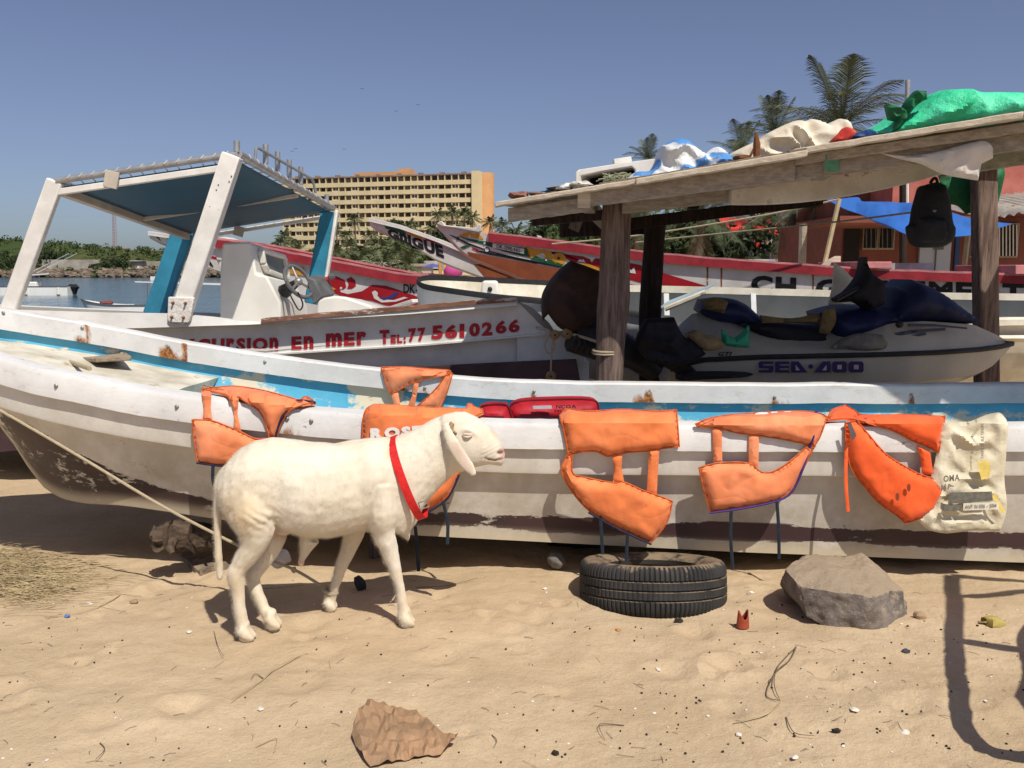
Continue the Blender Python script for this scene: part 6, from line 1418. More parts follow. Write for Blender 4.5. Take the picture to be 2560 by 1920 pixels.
PALMG = mat('palm_leaf', (.06, .085, .035), .6, .4, 2, 0, c2=(.125, .145, .07), spec=.4); PALMG2 = mat('palm_leaf_far', (.055, .08, .03), .7, .35, 1.5, 0, c2=(.11, .125, .055)); DRYP = mat('palm_dry', (.18, .125, .07), .9, .3, 2, 0, c2=(.28, .21, .13)); TRK = wood('palm_trunk', (.10, .07, .05), (.20, .155, .115), (2, 2, 8), .8)
def palm_proto(name, H, Lf, nf, nl, lw, ll, seed, m, dry=6, lean=.06, up=None, dp=(.25, .5)):
    rnd = random.Random(seed); t = thing(name, 'palm', 'palm tree', (0, 0, 0)); tp = V((lean * H, lean * H * .4, H)); r0 = .17 * (H / 7) ** .5
    MB().tube(catmull([(0, 0, -.3), (lean * H * .2, 0, H * .35), (lean * H * .6, lean * H * .2, H * .7), tp], 5), [r0 * 1.3 - r0 * .5 * i / 15 for i in range(16)], 8).build('trunk', TRK, t)
    mb = MB()
    for i in range(nf):
        az = i * 2.39996 + rnd.uniform(-.3, .3); k = (i + .5) / nf; el = (up or 1.25) - 1.55 * k + rnd.uniform(-.15, .15); frond_mesh(mb, tp, az, el, Lf * rnd.uniform(.8, 1.1), .25 + .35 * rnd.random() + .2 * k, nl, lw, ll * rnd.uniform(.85, 1.1), rnd, dp)
    mb.build('crown', m, t, weld=False, flat=True)
    if dry:
        mb = MB()
        for i in range(dry): frond_mesh(mb, tp - V((0, 0, .15)), rnd.uniform(0, 6.28), -.7 - .5 * rnd.random(), Lf * .7, .5, max(8, nl // 2), lw, ll * .7, rnd)
        mb.build('dead_fronds', DRYP, t, weld=False, flat=True)
    return t
NPR = palm_proto('palm_tree', 7.6, 3.3, 19, 50, .015, .80, 21, PALMG, 7, .04, 1.42, (.02, .16))
FPR = [palm_proto('palm_tree', 7, 3.2, 17, 12, .10, .9, 31 + k, PALMG2, 4, .05 * (k - 1)) for k in range(3)]
used = set()
def put_palm(proto, u, v, Y, scale, rz, label, group):
    H = proto['H'] if 'H' in proto else 7.0; top = P(u, v, Y); o = proto if proto.name not in used else copy_tree(proto); used.add(proto.name)
    lz = ground_base(top.x, top.y); sc = scale; gh = (top.z - lz)
    o.location = (top.x, top.y, top.z - H * sc * 1.0); o.rotation_euler = (0, 0, rz); o.scale = (sc, sc, sc); props(o, label, 'palm tree', group)
    return o
NPR['H'] = 7.6
for p in FPR: p['H'] = 7.0
G1 = 'palms in front of the hotel'
far_p = [(887, 549, 250), (842, 575, 235), (708, 592, 235), (1024, 562, 240), (1095, 537, 215), (1130, 534, 225), (1163, 534, 220), (1181, 545, 215), (1222, 557, 205), (1252, 566, 200), (877, 620, 150), (842, 628, 140), (940, 612, 150), (928, 587, 210), (960, 622, 140), (999, 633, 130), (1030, 640, 120), (738, 626, 170), (865, 590, 220), (905, 632, 130), (980, 600, 190), (1062, 600, 190), (1290, 580, 185), (1330, 570, 180), (1378, 576, 175), (1424, 582, 170), (1456, 590, 160), (700, 610, 200), (1240, 600, 170), (1040, 590, 200), (1080, 575, 205), (1115, 570, 205), (1150, 575, 200), (890, 655, 110), (955, 660, 105), (1015, 662, 105)]
labs = {0: 'tall thin palm rising in front of the hotel left half', 1: 'palm beside the blue canopy post in front of the hotel', 2: 'palm at the left corner of the hotel', 3: 'single slim palm crown just above the first prow', 17: 'short palm at the foot of the hotel left corner', 27: 'shaggy palm left of the hotel ground floor', 8: 'palm crown just right of the hotel end tower', 9: 'palm crown between the hotel and the shelter roof tip'}
for i, (u, v, Y) in enumerate(far_p):
    rr = random.Random(i); put_palm(FPR[i % 3], u, v, Y, rr.uniform(.95, 1.25) * (1.0 if Y > 150 else .85), rr.uniform(0, 6), labs.get(i, 'leafy coconut palm in the grove between the boats and the hotel' if u < 1200 else 'leafy coconut palm in the row right of the hotel'), G1)
G2 = 'palms behind the shelter'
for k, (u, v, Y, sc, lab) in enumerate(((2080, 318, 34, 1.35, 'big palm crown towering over the shelter roof'), (1945, 335, 40, .9, 'second palm crown left of the big one over the roof'), (1868, 385, 44, .8, 'low palm crown over the cream tarp, left of the two taller ones'), (1622, 400, 46, .6, 'palm tip showing above the windscreen frame'), (1965, 525, 27, .72, 'palm with hanging dry fronds in front of the white house'), (1740, 545, 30, .8, 'low bushy palm behind the second shelter post'), (1600, 575, 33, .75, 'low palm left of the second shelter post'), (2052, 520, 25, .5, 'short palm with dry skirt beside the leaning pole'))):
    put_palm(NPR, u, v, Y, sc, k * 1.3, lab, G2)
# dark broadleaf trees
def tree(u, v, Y, rx, rz, label, seed):
    c = P(u, v, Y); g0 = ground_base(c.x, c.y); t = thing('tree', label, 'tree', (c.x, c.y, g0), 'dark trees behind the pirogues'); rr = random.Random(seed)
    MB().tube([(c.x, c.y, g0 - .3), (c.x + .3, c.y, lerp(g0, c.z, .5)), c], [.35, .28, .12], 7).build('trunk', WDARK, t); mb = MB()
    for k in range(16): leaves(mb, c + V((rr.uniform(-.75, .75) * rx, rr.uniform(-.5, .5) * rx, rr.uniform(-.7, .6) * rz)), (rx * .36, rx * .36, rz * .38), 130, .24 * rx / 3, seed + k)
    mb.build('crown', LEAFD if seed % 2 else LEAFM, t, weld=False, flat=True)
for k, (u, v, Y, rx, rz, lab) in enumerate(((1310, 625, 150, 5, 4, 'dark tree right of the second prow tip'), (1370, 612, 140, 5.5, 4.5, 'dark tree left of the front shelter post, below the roof tip'), (1430, 612, 130, 5.5, 4.5, 'dark tree half hidden by the roof underside'), (1490, 620, 120, 5, 4.5, 'dark tree touching the front shelter post'), (1580, 620, 90, 4, 4, 'dark tree between the two shelter posts'), (1120, 610, 190, 7, 4, 'dark tree among the palms right of the hotel centre'), (1060, 640, 170, 6, 3, 'low dark tree behind the first prow'), (930, 655, 165, 7, 2.6, 'low dark tree between palms above the red rail'), (820, 650, 175, 6, 2.6, 'low dark tree beside the blue post'), (1660, 620, 52, 3.4, 3.0, 'green bush behind the second shelter post'), (1725, 625, 44, 2.6, 2.0, 'leafy bush right of the second shelter post'), (1795, 630, 33, 2.4, 1.7, 'green bush in front of the white house'), (1215, 640, 160, 6, 3, 'low tree behind the number plate'), (1000, 585, 270, 6, 5, 'tree at the foot of the hotel'))):
    tree(u, v, Y, rx, rz, lab, 50 + k)
# ================================================================= beach life far behind
UMB = [mat('parasol_blue', (.09, .10, .30), .7), mat('parasol_violet', (.20, .18, .38), .7), mat('tent_pink', (.50, .07, .28), .7)]
rnd = random.Random(2)
for k, (u, v, Y, w_) in enumerate(((1082, 668, 100, 1.3), (1103, 667, 104, 1.4), (1150, 671, 98, 1.3), (1185, 673, 95, 1.5), (1212, 684, 85, 1.3), (1240, 690, 80, 1.6))):
    c = P(u, v, Y); t = thing('beach_parasol', ('blue beach parasol at the left end of the row', 'blue beach parasol second from the left of the row', 'faded blue parasol right of the pink tent', 'violet blue parasol fourth from the left of the row', 'violet parasol above the dinghy bow', 'pale violet parasol lowest in the row, behind the dinghy')[k], 'parasol', (c.x, c.y, c.z - 1.6), 'beach parasols')
    mb = MB(); n = 8; mb.v = [c + V((0, 0, .45))] + [c + V((w_ * cos(2 * pi * i / n), w_ * sin(2 * pi * i / n), -.05 * (i % 2))) for i in range(n)]; mb.f = [(0, 1 + i, 1 + (i + 1) % n) for i in range(n)]; mb.build('canopy', UMB[k % 2], t, flat=True); MB().tube([c - V((0, 0, 1.7)), c + V((0, 0, .4))], .05, 5).build('pole', DWHT, t)
c = P(1133, 678, 97); o = MB().ellipsoid(c, (1.1, .9, .9)).build('beach_tent', UMB[2]); props(o, 'small pink tent between the parasols', 'tent')
ht2 = thing('beach_hut', 'low grey beach hut left of the parasols', 'hut', P(1055, 690, 110)); MB().box(P(1055, 675, 110), (2.6, 2.5, 1.6)).build('wall', CONC, ht2); MB().box(P(1055, 664, 110), (3.4, 3.2, .2)).build('roof', WPL, ht2)
wallbox('beach_wall', 'long pale wall behind the parasols', 1060, 1330, 652, 672, 125, .5, mat('pale_wall', (.40, .40, .39), .9, .15, .6, .1)); wallbox('beach_wall', 'low grey wall under the palms left of the prow', 780, 1000, 650, 668, 118, .5, CONC)
PPL = [mat('shirt%d' % k, c_, .8) for k, c_ in enumerate(((.5, .25, .05), (.6, .5, .1), (.03, .03, .05), (.5, .08, .08), (.6, .6, .6)))]
SKN = mat('skin_dark', (.05, .028, .018), .6)
for k, (u, Y) in enumerate(((1100, 96), (1112, 97), (1196, 90), (1225, 84), (1232, 83))):
    c = P(u, 686, Y); gz = ground_base(c.x, c.y); t = thing('person', ('person in orange shirt standing under the left parasols', 'person in yellow shirt standing under the left parasols', 'person in black standing among the parasols', 'person in red shirt standing near the lowest parasol', 'person in white shirt standing near the lowest parasol')[k], 'person', (c.x, Y, gz), 'people on the far beach')
    m = MB(); b = V((c.x, Y, gz))
    m.loft([[b + V((x + rx * cos(a), ry * sin(a), z)) for a in [i * pi / 4 for i in range(8)]] for x, z, rx, ry in ((0, 0, .14, .12), (0, .45, .15, .12), (0, .85, .19, .14), (0, 1.1, .17, .13), (0, 1.4, .23, .13), (0, 1.5, .09, .08), (0, 1.55, .08, .08), (0, 1.65, .11, .11), (0, 1.78, .06, .07))]); m.build('body', PPL[k], t); MB().ellipsoid(b + V((0, -.01, 1.66)), (.105, .12, .14), 8, 6).build('head', SKN, t)
# ================================================================= houses on the right
PINK = NT('pink_plaster'); PINK.set(.9, 0, .1); PINK.col(PINK.mix(PINK.ramp(PINK.noise(1.2, 6, .7), .3, .7), (.36, .105, .085), (.48, .17, .14))); PINK.bump(PINK.noise(9, 5, .7), .3, .02); PINK = PINK.m
OCH = mat('shaded_orange_plaster', (.20, .068, .048), .9, .2, 1.2, .3, 9); DKO = mat('dark_opening', (.012, .010, .010), .7); BLD = mat('blue_door', (.03, .06, .16), .6); GRW = mat('grey_blue_panel', (.38, .42, .50), .6, .1, 2)  # orange plaster: deep porch shade is darkened into its colour
hs = thing('pink_house', 'pink plastered house with barred windows behind the pirogues on the right', 'house', P(2400, 690, 21))
def hb(u0, u1, v0, v1, Y, th, name, m, par=None, bev=0):
    a, b = P(u0, v1, Y), P(u1, v0, Y); return MB().box(((a.x + b.x) / 2, Y + th / 2, (a.z + b.z) / 2), (b.x - a.x, th, b.z - a.z)).build(name, m, par or hs, bevel=bev)
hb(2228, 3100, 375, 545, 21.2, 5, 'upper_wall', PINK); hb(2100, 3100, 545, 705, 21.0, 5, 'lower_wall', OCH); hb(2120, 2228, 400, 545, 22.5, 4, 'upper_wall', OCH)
hb(2228, 3100, 366, 376, 21.0, 5.2, 'parapet', PINK)
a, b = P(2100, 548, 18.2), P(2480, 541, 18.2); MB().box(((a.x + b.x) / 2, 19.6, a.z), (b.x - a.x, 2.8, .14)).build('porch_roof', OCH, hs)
w_ = None
for (u0, u1, v0, v1, bars) in ((2160, 2195, 552, 620, 3), (2200, 2236, 552, 620, 3), (2428, 2468, 565, 640, 5), (2494, 2546, 562, 640, 6)):
    f = hb(u0 - 4, u1 + 4, v0 - 4, v1 + 4, 20.92, .07, 'window', WPL); hb(u0, u1, v0, v1, 20.89, .04, 'pane', DKO, f)
    for k in range(bars): u = lerp(u0, u1, (k + .5) / bars); MB().tube([P(u, v0, 20.86), P(u, v1, 20.86)], .015, 5).build('bar', GREYB if bars < 5 else DWHT, f)
hb(2108, 2152, 556, 700, 20.92, .07, 'door', DKO); d = hb(2296, 2380, 590, 690, 20.9, .08, 'panel_door', GRW); hb(2338, 2342, 600, 690, 20.86, .03, 'seam', GREYB, d); hb(2336, 2360, 612, 624, 20.85, .04, 'vent', GREYB, d); hb(2384, 2402, 590, 690, 20.92, .07, 'blue_door', BLD)
MB().tube([P(2257, 690, 18.3), P(2258, 440, 18.3)], .075, 8).build('porch_pole', WDARK, hs); MB().tube([P(2268, 560, 18.25), P(2268, 440, 18.25)], .03, 6).build('porch_pole', DWHT, hs)
mb = MB(); rows = []
for i in range(60):
    u = 2470 + i * 6; a = P(u, interp(u, [(2470, 548), (2560, 531), (2900, 500)]), 18.6); z_ = .04 * sin(i * 1.6); rows.append([a + V((0, 0, z_)), a + V((0, 2.6, .5 + z_))])
mb.loft(rows, False, False); mb.build('corrugated_awning', mat('zinc_rust', (.42, .38, .33), .7, .3, 2, .2, wear=.4, wearc=(.28, .16, .09), wscale=2), hs, weld=False)
MB().tube([P(2268, 250, 21.5), P(2270, 200, 21.5)], .06, 8).build('antenna_pipe', ALU, hs)
MB().tube([P(2268, 380, 21.5), P(2268, 200, 21.5)], .05, 8).build('antenna_pipe', ALU, hs)
wh = thing('white_house', 'white house with red awnings behind the palms', 'house', P(1960, 690, 37)); RAW = mat('red_awning', (.62, .05, .035), .6, .2, 1, .1)
hb(1880, 2056, 520, 700, 36, 6, 'wall', mat('white_plaster', (.66, .66, .64), .9, .08, .8, .1), wh); hb(1780, 1880, 570, 700, 38, 5, 'wall', mat('grey_plaster', (.36, .36, .37), .9, .1, .8, .1), wh)
for (u0, u1, v0, v1) in ((1815, 1885, 545, 578), (1892, 1965, 550, 590), (1980, 2020, 545, 558)): a, b = P(u0, v1, 34.4), P(u1, v0, 34.4); MB().hexa([V((a.x, 34.4, a.z)), V((b.x, 34.4, a.z)), V((b.x, 36, b.z)), V((a.x, 36, b.z)), V((a.x, 34.4, a.z + .1)), V((b.x, 34.4, a.z + .1)), V((b.x, 36, b.z + .1)), V((a.x, 36, b.z + .1))]).build('awning', RAW, wh)
hb(2010, 2040, 545, 560, 35.9, .12, 'window', BLD, wh); hb(1972, 1984, 548, 562, 35.9, .12, 'window', DKO, wh); hb(1930, 1952, 610, 680, 35.9, .12, 'door', WPL, wh); hb(1905, 1925, 625, 680, 35.9, .12, 'door', BLD, wh)
lettering('UUUUUUUU', 1966, 574, 2038, 566, 8, lambda u, v: (P(u, v, 35.85), V((0, -1, 0))), .02, .05).build('scallop_trim', RAW, wh)
MB().tube([P(1893, 650, 34), P(1893, 560, 34)], .09, 8).build('red_post', RAW, wh)
# junk behind the long pirogue
o = hb(1870, 1965, 648, 668, 30, .6, 'crate_pile', mat('crate_white', (.5, .5, .52), .8, .3, 2)); o.parent = None; o.location = wloc(hs); props(o, 'low pale pile of crates in front of the white house', 'crates')
o = MB().ellipsoid(P(1783, 664, 24), (.75, .5, .16)).build('white_parasol', mat('parasol_white', (.62, .63, .70), .7)); props(o, 'top of a closed white parasol behind the long pirogue', 'parasol')
BLT = NT('blue_tarp'); BLT.set(.45, 0, .4); BLT.col(BLT.mix(BLT.noise(1.5, 5), (.02, .09, .36), (.04, .17, .52))); BLT.bump(BLT.noise(3, 5, .7), .6, .05); BLT = BLT.m
tp_ = thing('tarp_awning', 'sagging blue tarp awning on leaning poles before the pink house', 'awning', P(2200, 680, 14.5))
puff([(2064, 498), (2100, 496), (2145, 492), (2160, 504), (2220, 504), (2300, 512), (2380, 530), (2430, 545), (2530, 560), (2440, 585), (2380, 592), (2300, 592), (2240, 575), (2190, 555), (2150, 535), (2110, 520)], lambda u, v: (P(u, v, 13.2 + (560 - v) * .03), V((0, -.8, .6))), .05, 8, 30, .25, .012, .01, seed=3).build('tarp', BLT, tp_, weld=False)
BAM = mat('bamboo', (.50, .42, .24), .6, .2, 4, .1); MB().tube([P(2052, 700, 12.9), P(2098, 497, 12.9)], .035, 7).build('pole', BAM, tp_); MB().tube([P(2408, 690, 13.4), P(2420, 588, 13.4)], .04, 7).build('pole', BAM, tp_); MB().tube([P(2004, 690, 20), P(2008, 560, 20)], .09, 8).build('pole', WPL, tp_)
o = MB().prism([P(u, v, 12.4) for u, v in ((2055, 662), (2070, 650), (2090, 640), (2102, 640), (2101, 668), (2060, 668))], (0, .04, 0)).build('plywood_scrap', WPL2); props(o, 'curved plywood scrap standing on the long pirogue rail', 'plywood')
mb = MB(); mb.box(P(2230, 668, 12.6), (1.2, .05, .12)); o = mb.build('striped_board', mat('grey_white_board', (.40, .40, .41), .7, .5, 3)); props(o, 'grey board lying along the long pirogue', 'board')
# a few birds
BRD = mat('bird_dark', (.03, .03, .035), .8)
for k, (u, v) in enumerate(((730, 378), (738, 372), (860, 373), (905, 222), (990, 278), (1045, 262))):
    c = P(u, v, 90); t = MB(); s = .22; t.add([c, c + V((-s, .05, .08)), c + V((-s * .5, .1, .0)), c + V((s, .05, .08)), c + V((s * .5, .1, 0)), c + V((0, .2, -.03)), c + V((0, -.2, -.05))], [(0, 1, 2), (0, 4, 3), (0, 5, 6)]); o = t.build('bird', BRD, flat=True); props(o, 'tiny dark bird flying in the sky above the hotel', 'bird', 'birds in the sky')
# ================================================================= tyre
def tyre_material():
    s = NT('tyre_rubber'); s.set(.75, 0, .3)
    c = s.mix(s.ramp(s.noise(6, 5, .6), .3, .7), (.018, .018, .018), (.04, .038, .036))
    g = s.n('ShaderNodeNewGeometry'); sx = s.n('ShaderNodeSeparateXYZ'); s.l(g.outputs['Normal'], sx.inputs[0])
    d = s.ramp(s.math('ADD', s.math('MULTIPLY', sx.outputs[2], .45), s.noise(16, 6, .7)), .78, 1.0, 0, .6); c = s.mix(d, c, (.36, .26, .16))
    c = s.mix(s.ramp(s.noise(30, 6, .8), .64, .70, 0, .8), c, (.38, .28, .18)); s.col(c); s.bump(s.noise(60, 4, .6), .3, .004); return s.m
TYM = tyre_material(); TX = P(1631, 1480, 4.18).x; TC = V((TX, 4.19, .004)); TR = Matrix.Rotation(R(-13), 3, 'X')
ty = thing('car_tyre', 'worn black car tyre half buried in the sand under the boat', 'tyre', TC - V((0, 0, .1)))
Ro, Wd = .372, .262
prof = []   # (radius, z, groove)
zz = [.131, .12, .1, .075, .06, .055, .028, .023, .0, -.006, -.03, -.035, -.06, -.066, -.1, -.12, -.131]
prof = [(.235, .085, 0), (.232, .098, 0), (.245, .108, 0), (.285, .128, 0), (.325, .134, 0), (.348, .129, 1), (.362, .117, 1), (.369, .098, 1), (.3715, .075, 1), (.372, .062, 1), (.361, .059, 0), (.361, .052, 0), (.372, .049, 2), (.3725, .012, 2), (.361, .009, 0), (.361, .002, 0), (.3725, -.001, 2), (.372, -.038, 2), (.361, -.041, 0), (.361, -.048, 0), (.372, -.051, 1), (.371, -.075, 1), (.366, -.10, 1), (.35, -.125, 1), (.325, -.134, 0), (.285, -.128, 0), (.245, -.108, 0), (.232, -.09, 0), (.24, -.07, 0), (.31, -.06, 0), (.345, 0, 0), (.31, .06, 0), (.24, .07, 0)]
n = 384; rows = []
for i in range(n):
    a = 2 * pi * i / n; rg = []
    for (r, z, k) in prof:
        rr = r
        if k == 1 and i % 4 == 0: rr -= .009
        if k == 2 and (i + 2) % 4 == 0: rr -= .0035
        rg.append(TC + TR @ V((rr * cos(a), rr * sin(a), z * .9)))
    rows.append(rg)
mb = MB(); m_ = len(prof)
for rg in rows: mb.v += rg
for i in range(n):
    for k in range(m_): mb.f.append((i * m_ + k, i * m_ + (k + 1) % m_, ((i + 1) % n) * m_ + (k + 1) % m_, ((i + 1) % n) * m_ + k))
mb.build('rubber', TYM, ty, weld=False)
# ================================================================= rock
s = NT('rock'); s.set(.95, 0, .12)
c = s.mix(s.ramp(s.noise(5, 8, .75), .35, .65), (.16, .135, .12), (.30, .255, .22)); c = s.mix(s.ramp(s.noise(60, 5, .7), .58, .66), c, (.38, .33, .28))
g = s.n('ShaderNodeNewGeometry'); sx = s.n('ShaderNodeSeparateXYZ'); s.l(g.outputs['Normal'], sx.inputs[0])
dd = s.ramp(s.math('ADD', sx.outputs[2], s.math('MULTIPLY', s.noise(9, 7, .75), 1.0)), .72, .98, 0, .95); c = s.mix(dd, c, (.40, .315, .22)); s.col(c); s.bump(s.noise(14, 8, .75), .9, .03); s.bump(s.noise(80, 4, .7), .5, .006); ROCK = s.m
def outline_rock(poly, Y, dep, m, seed, amp=.05, n=96, k=44, sink=0, facet=5.0):
    c = P(sum(a for a, b in poly) / len(poly), sum(b for a, b in poly) / len(poly), Y); pts = [P(a, b, Y) - c for a, b in poly]; sil = [(atan2(p.z, p.x), sqrt(p.x ** 2 + p.z ** 2)) for p in pts]; sil.sort(); sil = [(sil[-1][0] - 2 * pi, sil[-1][1])] + sil + [(sil[0][0] + 2 * pi, sil[0][1])]
    rr = random.Random(int(seed * 10)); planes = []
    for _ in range(26):      # cutting planes make broken facets
        d = V((rr.gauss(0, .8), rr.gauss(0, 1), rr.gauss(0, .8))).normalized(); planes.append((d, rr.uniform(.80, .98)))
    S = sum(r for _, r in sil) / len(sil); mb = MB(); rings = []
    for i in range(k + 1):
        ph = -pi / 2 + pi * i / k; rg = []
        for j in range(n):
            a = -pi + 2 * pi * j / n; r = interp(a, sil); cph = max(0.0, cos(ph)) ** .55; d = V((cos(a) * r * cph, (1 if ph > 0 else -1) * abs(sin(ph)) ** .8 * dep, sin(a) * r * cph))
            for (pn, pd) in planes:
                ext = sqrt((pn.x * S) ** 2 + (pn.y * dep) ** 2 + (pn.z * S) ** 2) * pd; e = d.dot(pn) - ext
                if e > 0 and abs(pn.y) > .25: d = d - pn * e * .9
            q = fbm(d.x * 1.1 / S + seed, d.y * 1.1 / S, d.z * 1.1 / S, 5); d = d * (1 + amp * (q - .1)); rg.append(c + d)
        rings.append(rg)
    mb.loft(rings, True, False); return mb
def hull_rock(pts, seed, amp, cuts=4):
    bm = bmesh.new(); vs = [bm.verts.new(p) for p in pts]; r = bmesh.ops.convex_hull(bm, input=vs); bmesh.ops.delete(bm, geom=[v for v in bm.verts if not v.link_faces], context='VERTS')
    bmesh.ops.triangulate(bm, faces=bm.faces)
    for _ in range(cuts):
        bmesh.ops.subdivide_edges(bm, edges=bm.edges, cuts=1, use_grid_fill=True); bmesh.ops.triangulate(bm, faces=bm.faces)
    bmesh.ops.smooth_vert(bm, verts=bm.verts, factor=.5, use_axis_x=True, use_axis_y=True, use_axis_z=True); bm.normal_update(); out = MB()
    for v in bm.verts:
        q = fbm(v.co.x * 5 + seed, v.co.y * 5, v.co.z * 5, 5); q2 = abs(fbm(v.co.x * 13 + seed, v.co.y * 13, v.co.z * 13, 3)); out.v.append(v.co + v.normal * (amp * q - amp * .5 * q2))
    bm.verts.index_update(); out.f = [tuple(v.index for v in f.verts) for f in bm.faces]; bm.free(); return out
RK = []
for (x, y, Y) in ((1275, 815, 4.14), (1345, 832, 4.2), (1500, 810, 4.14), (1560, 880, 4.16), (1150, 870, 3.98), (1225, 955, 3.80), (1400, 985, 3.70), (1560, 1000, 3.68), (1665, 965, 3.88), (1700, 1030, 3.98), (1140, 930, 3.98), (1185, 1010, 3.86), (1255, 1090, 3.78), (1350, 1140, 3.74), (1490, 1185, 3.70), (1620, 1170, 3.76), (1705, 1100, 3.90), (1180, 980, 4.2), (1600, 1060, 4.25), (1400, 1060, 4.3)):
    u_, v_ = px7(x, y); RK.append(P(u_, v_, Y))
o = hull_rock(RK, 2.0, .022).build('boulder', ROCK); props(o, 'large sand dusted grey brown boulder beside the tyre', 'rock')
rr_ = random.Random(6); g0 = PG(900, 1476); o = hull_rock([g0 + V((rr_.uniform(-.05, .05), rr_.uniform(-.04, .04), rr_.uniform(-.015, .085))) for _ in range(16)], 5.5, .004, 2).build('black_stone', mat('black_stone', (.04, .038, .038), .8, .3, 20, .6, 50)); props(o, 'fist sized black stone lying behind the sheep\'s feet', 'stone')
o = outline_rock([(1366, 1400), (1375, 1386), (1395, 1384), (1412, 1395), (1410, 1414), (1385, 1418)], 4.6, .05, ROCK, 7, n=24, k=12).build('pale_stone', mat('pale_stone', (.17, .155, .14), .9, .3, 14, .6, 40), weld=False); props(o, 'pale stone in the shade left of the tyre', 'stone')
DW = wood('driftwood', (.03, .022, .018), (.15, .105, .075), (1, 4, 4), 1.0); dw = thing('driftwood_stump', 'broken driftwood stump under the boat bow', 'driftwood', PG(420, 1372))
log_ = [P(378, 1352, 4.40), P(400, 1344, 4.42), P(440, 1338, 4.48), P(490, 1340, 4.55), P(540, 1348, 4.62)]; mb = MB(); rings = []
for i, p in enumerate(catmull(log_, 6)):
    r = .028 + .05 * smooth(0, 8, i); rings.append([p + V((.02 * sin(i * .9), cos(q_) * r * .8, sin(q_) * r)) * (1 + .5 * fbm(cos(q_) * 1.5, sin(q_) * 1.5, i * .35 + 3, 3)) if False else p + V((.02 * sin(i * .9), cos(q_) * r * .8 * (1 + .6 * fbm(cos(q_) * 2, sin(q_) * 2, i * .35, 3)), sin(q_) * r * (1 + .6 * fbm(cos(q_) * 2, sin(q_) * 2, i * .35 + 5, 3)))) for q_ in [2 * pi * k / 16 for k in range(16)]])
mb.loft(rings); mb.build('trunk', DW, dw); MB().tube([P(430, 1352, 4.44), P(425, 1372, 4.38), P(432, 1384, 4.36)], [.03, .022, .012], 7).build('root', DW, dw); MB().tube([P(392, 1346, 4.42), P(380, 1334, 4.40), P(388, 1322, 4.4)], [.02, .014, .006], 6).build('root', DW, dw)
pk_ = [PG(u, v) + V((0, 0, .03)) for u, v in ((428, 1378), (520, 1370), (575, 1425), (500, 1442))]; o = MB().hexa([p - V((0, 0, .045)) for p in pk_] + pk_).build('old_board', wood('old_board', (.10, .075, .055), (.36, .27, .19), (2, 2, 2), .6), bevel=.004); props(o, 'weathered board half covered in sand behind the sheep\'s tail', 'board')
o = outline_rock([(660, 1398), (690, 1385), (728, 1384), (738, 1396), (715, 1406), (672, 1408)], 4.12, .05, ROCK, 11, n=24, k=12).build('white_fragment', mat('white_fragment', (.62, .58, .52), .8, .2, 12, .4), weld=False); props(o, 'white plaster fragment on the sand behind the sheep\'s hind leg', 'fragment')
p = PG(920, 1425); o = MB().tube([p + V((0, .25, -.05)), p + V((0, .25, .3))], .035, 10).build('prop_stake', WPOST); props(o, 'short stake propping the boat behind the sheep', 'stake')
for x, lab in ((.4, 'dark block propping the boat behind the tyre'), (2.2, 'dark block propping the boat behind the boulder')):
    z0 = ground(x, YC) - .04; o = MB().box((x, YC + .1, (z0 + bK(x) - .025) / 2), (.35, .3, bK(x) - .025 - z0)).build('prop_block', WDARK, bevel=.015); props(o, lab, 'block')
# driftwood plank and rope on the foredeck
def fd(u, v): 
    q = PZ(u, v, 1.0)
    for _ in range(6): q = PZ(u, v, bZ(q.x) - .15)
    return q
pp_ = [(30, 866), (60, 868), (160, 876), (250, 885), (318, 898), (330, 907), (240, 912), (120, 905), (50, 895)]
mb = MB().prism([fd(u, v) + V((0, 0, .014)) for u, v in pp_], (0, 0, .03)); o = mb.build('driftwood_plank', wood('drift_plank', (.22, .165, .115), (.42, .34, .25), (.6, 5, 5), .7), bevel=.008); props(o, 'grey driftwood plank lying on the boat foredeck', 'plank')
o = MB().tube(catmull([fd(-60, 848) + V((0, 0, .05)), fd(0, 862) + V((0, 0, .05)), fd(40, 878) + V((0, 0, .055)), fd(100, 899) + V((0, 0, .05)), fd(170, 915) + V((0, 0, .03)), fd(225, 930) + V((0, 0, .02))], 8), .014, 8).build('mooring_rope', ROPE); props(o, 'thick tan rope trailing over the foredeck plank', 'rope')
# ================================================================= crumpled brown paper
CP = lambda l: [(x / 1.728, 1280 + y / 1.728) for x, y in l]
def gmap(off): 
    def m(u, v): q = PG(u, v); return q + V((0, 0, off)), V((0, -.25, .97)).normalized()
    return m
def crumple(u, v):
    q = PG(u, v); a = NZ.cell(V((u * .031, v * .043, 3))); h = .010 + .020 * abs(fbm(u * .018, v * .024, 5, 2)) + .016 * NZ.noise(V((u * .05, v * .07, 2))) + .010 * NZ.noise(V((u * .12, v * .15, 9)))
    h += .035 * smooth(1000, 900, u) * smooth(1850, 1790, v) + .03 * smooth(1080, 1140, u); return q + V((0, 0, max(.004, h))), V((0, -.25, .97)).normalized()
PAP = mat('kraft_paper', (.33, .21, .12), .8, .15, 5, .35, 30, c2=(.40, .24, .135), bdist=.012)
o = puff(CP([(1520, 985), (1530, 940), (1560, 890), (1590, 866), (1640, 862), (1660, 848), (1700, 856), (1750, 872), (1800, 866), (1830, 900), (1875, 945), (1920, 990), (1980, 1020), (1955, 1042), (1890, 1072), (1850, 1062), (1750, 1082), (1600, 1112), (1575, 1090), (1545, 1040)]), crumple, .012, 11, 14, 0, .022, .002, seed=2.4, curve=False).build('brown_paper', PAP, weld=False, flat=True); props(o, 'crumpled sheet of brown wrapping paper lying on the sand', 'paper')
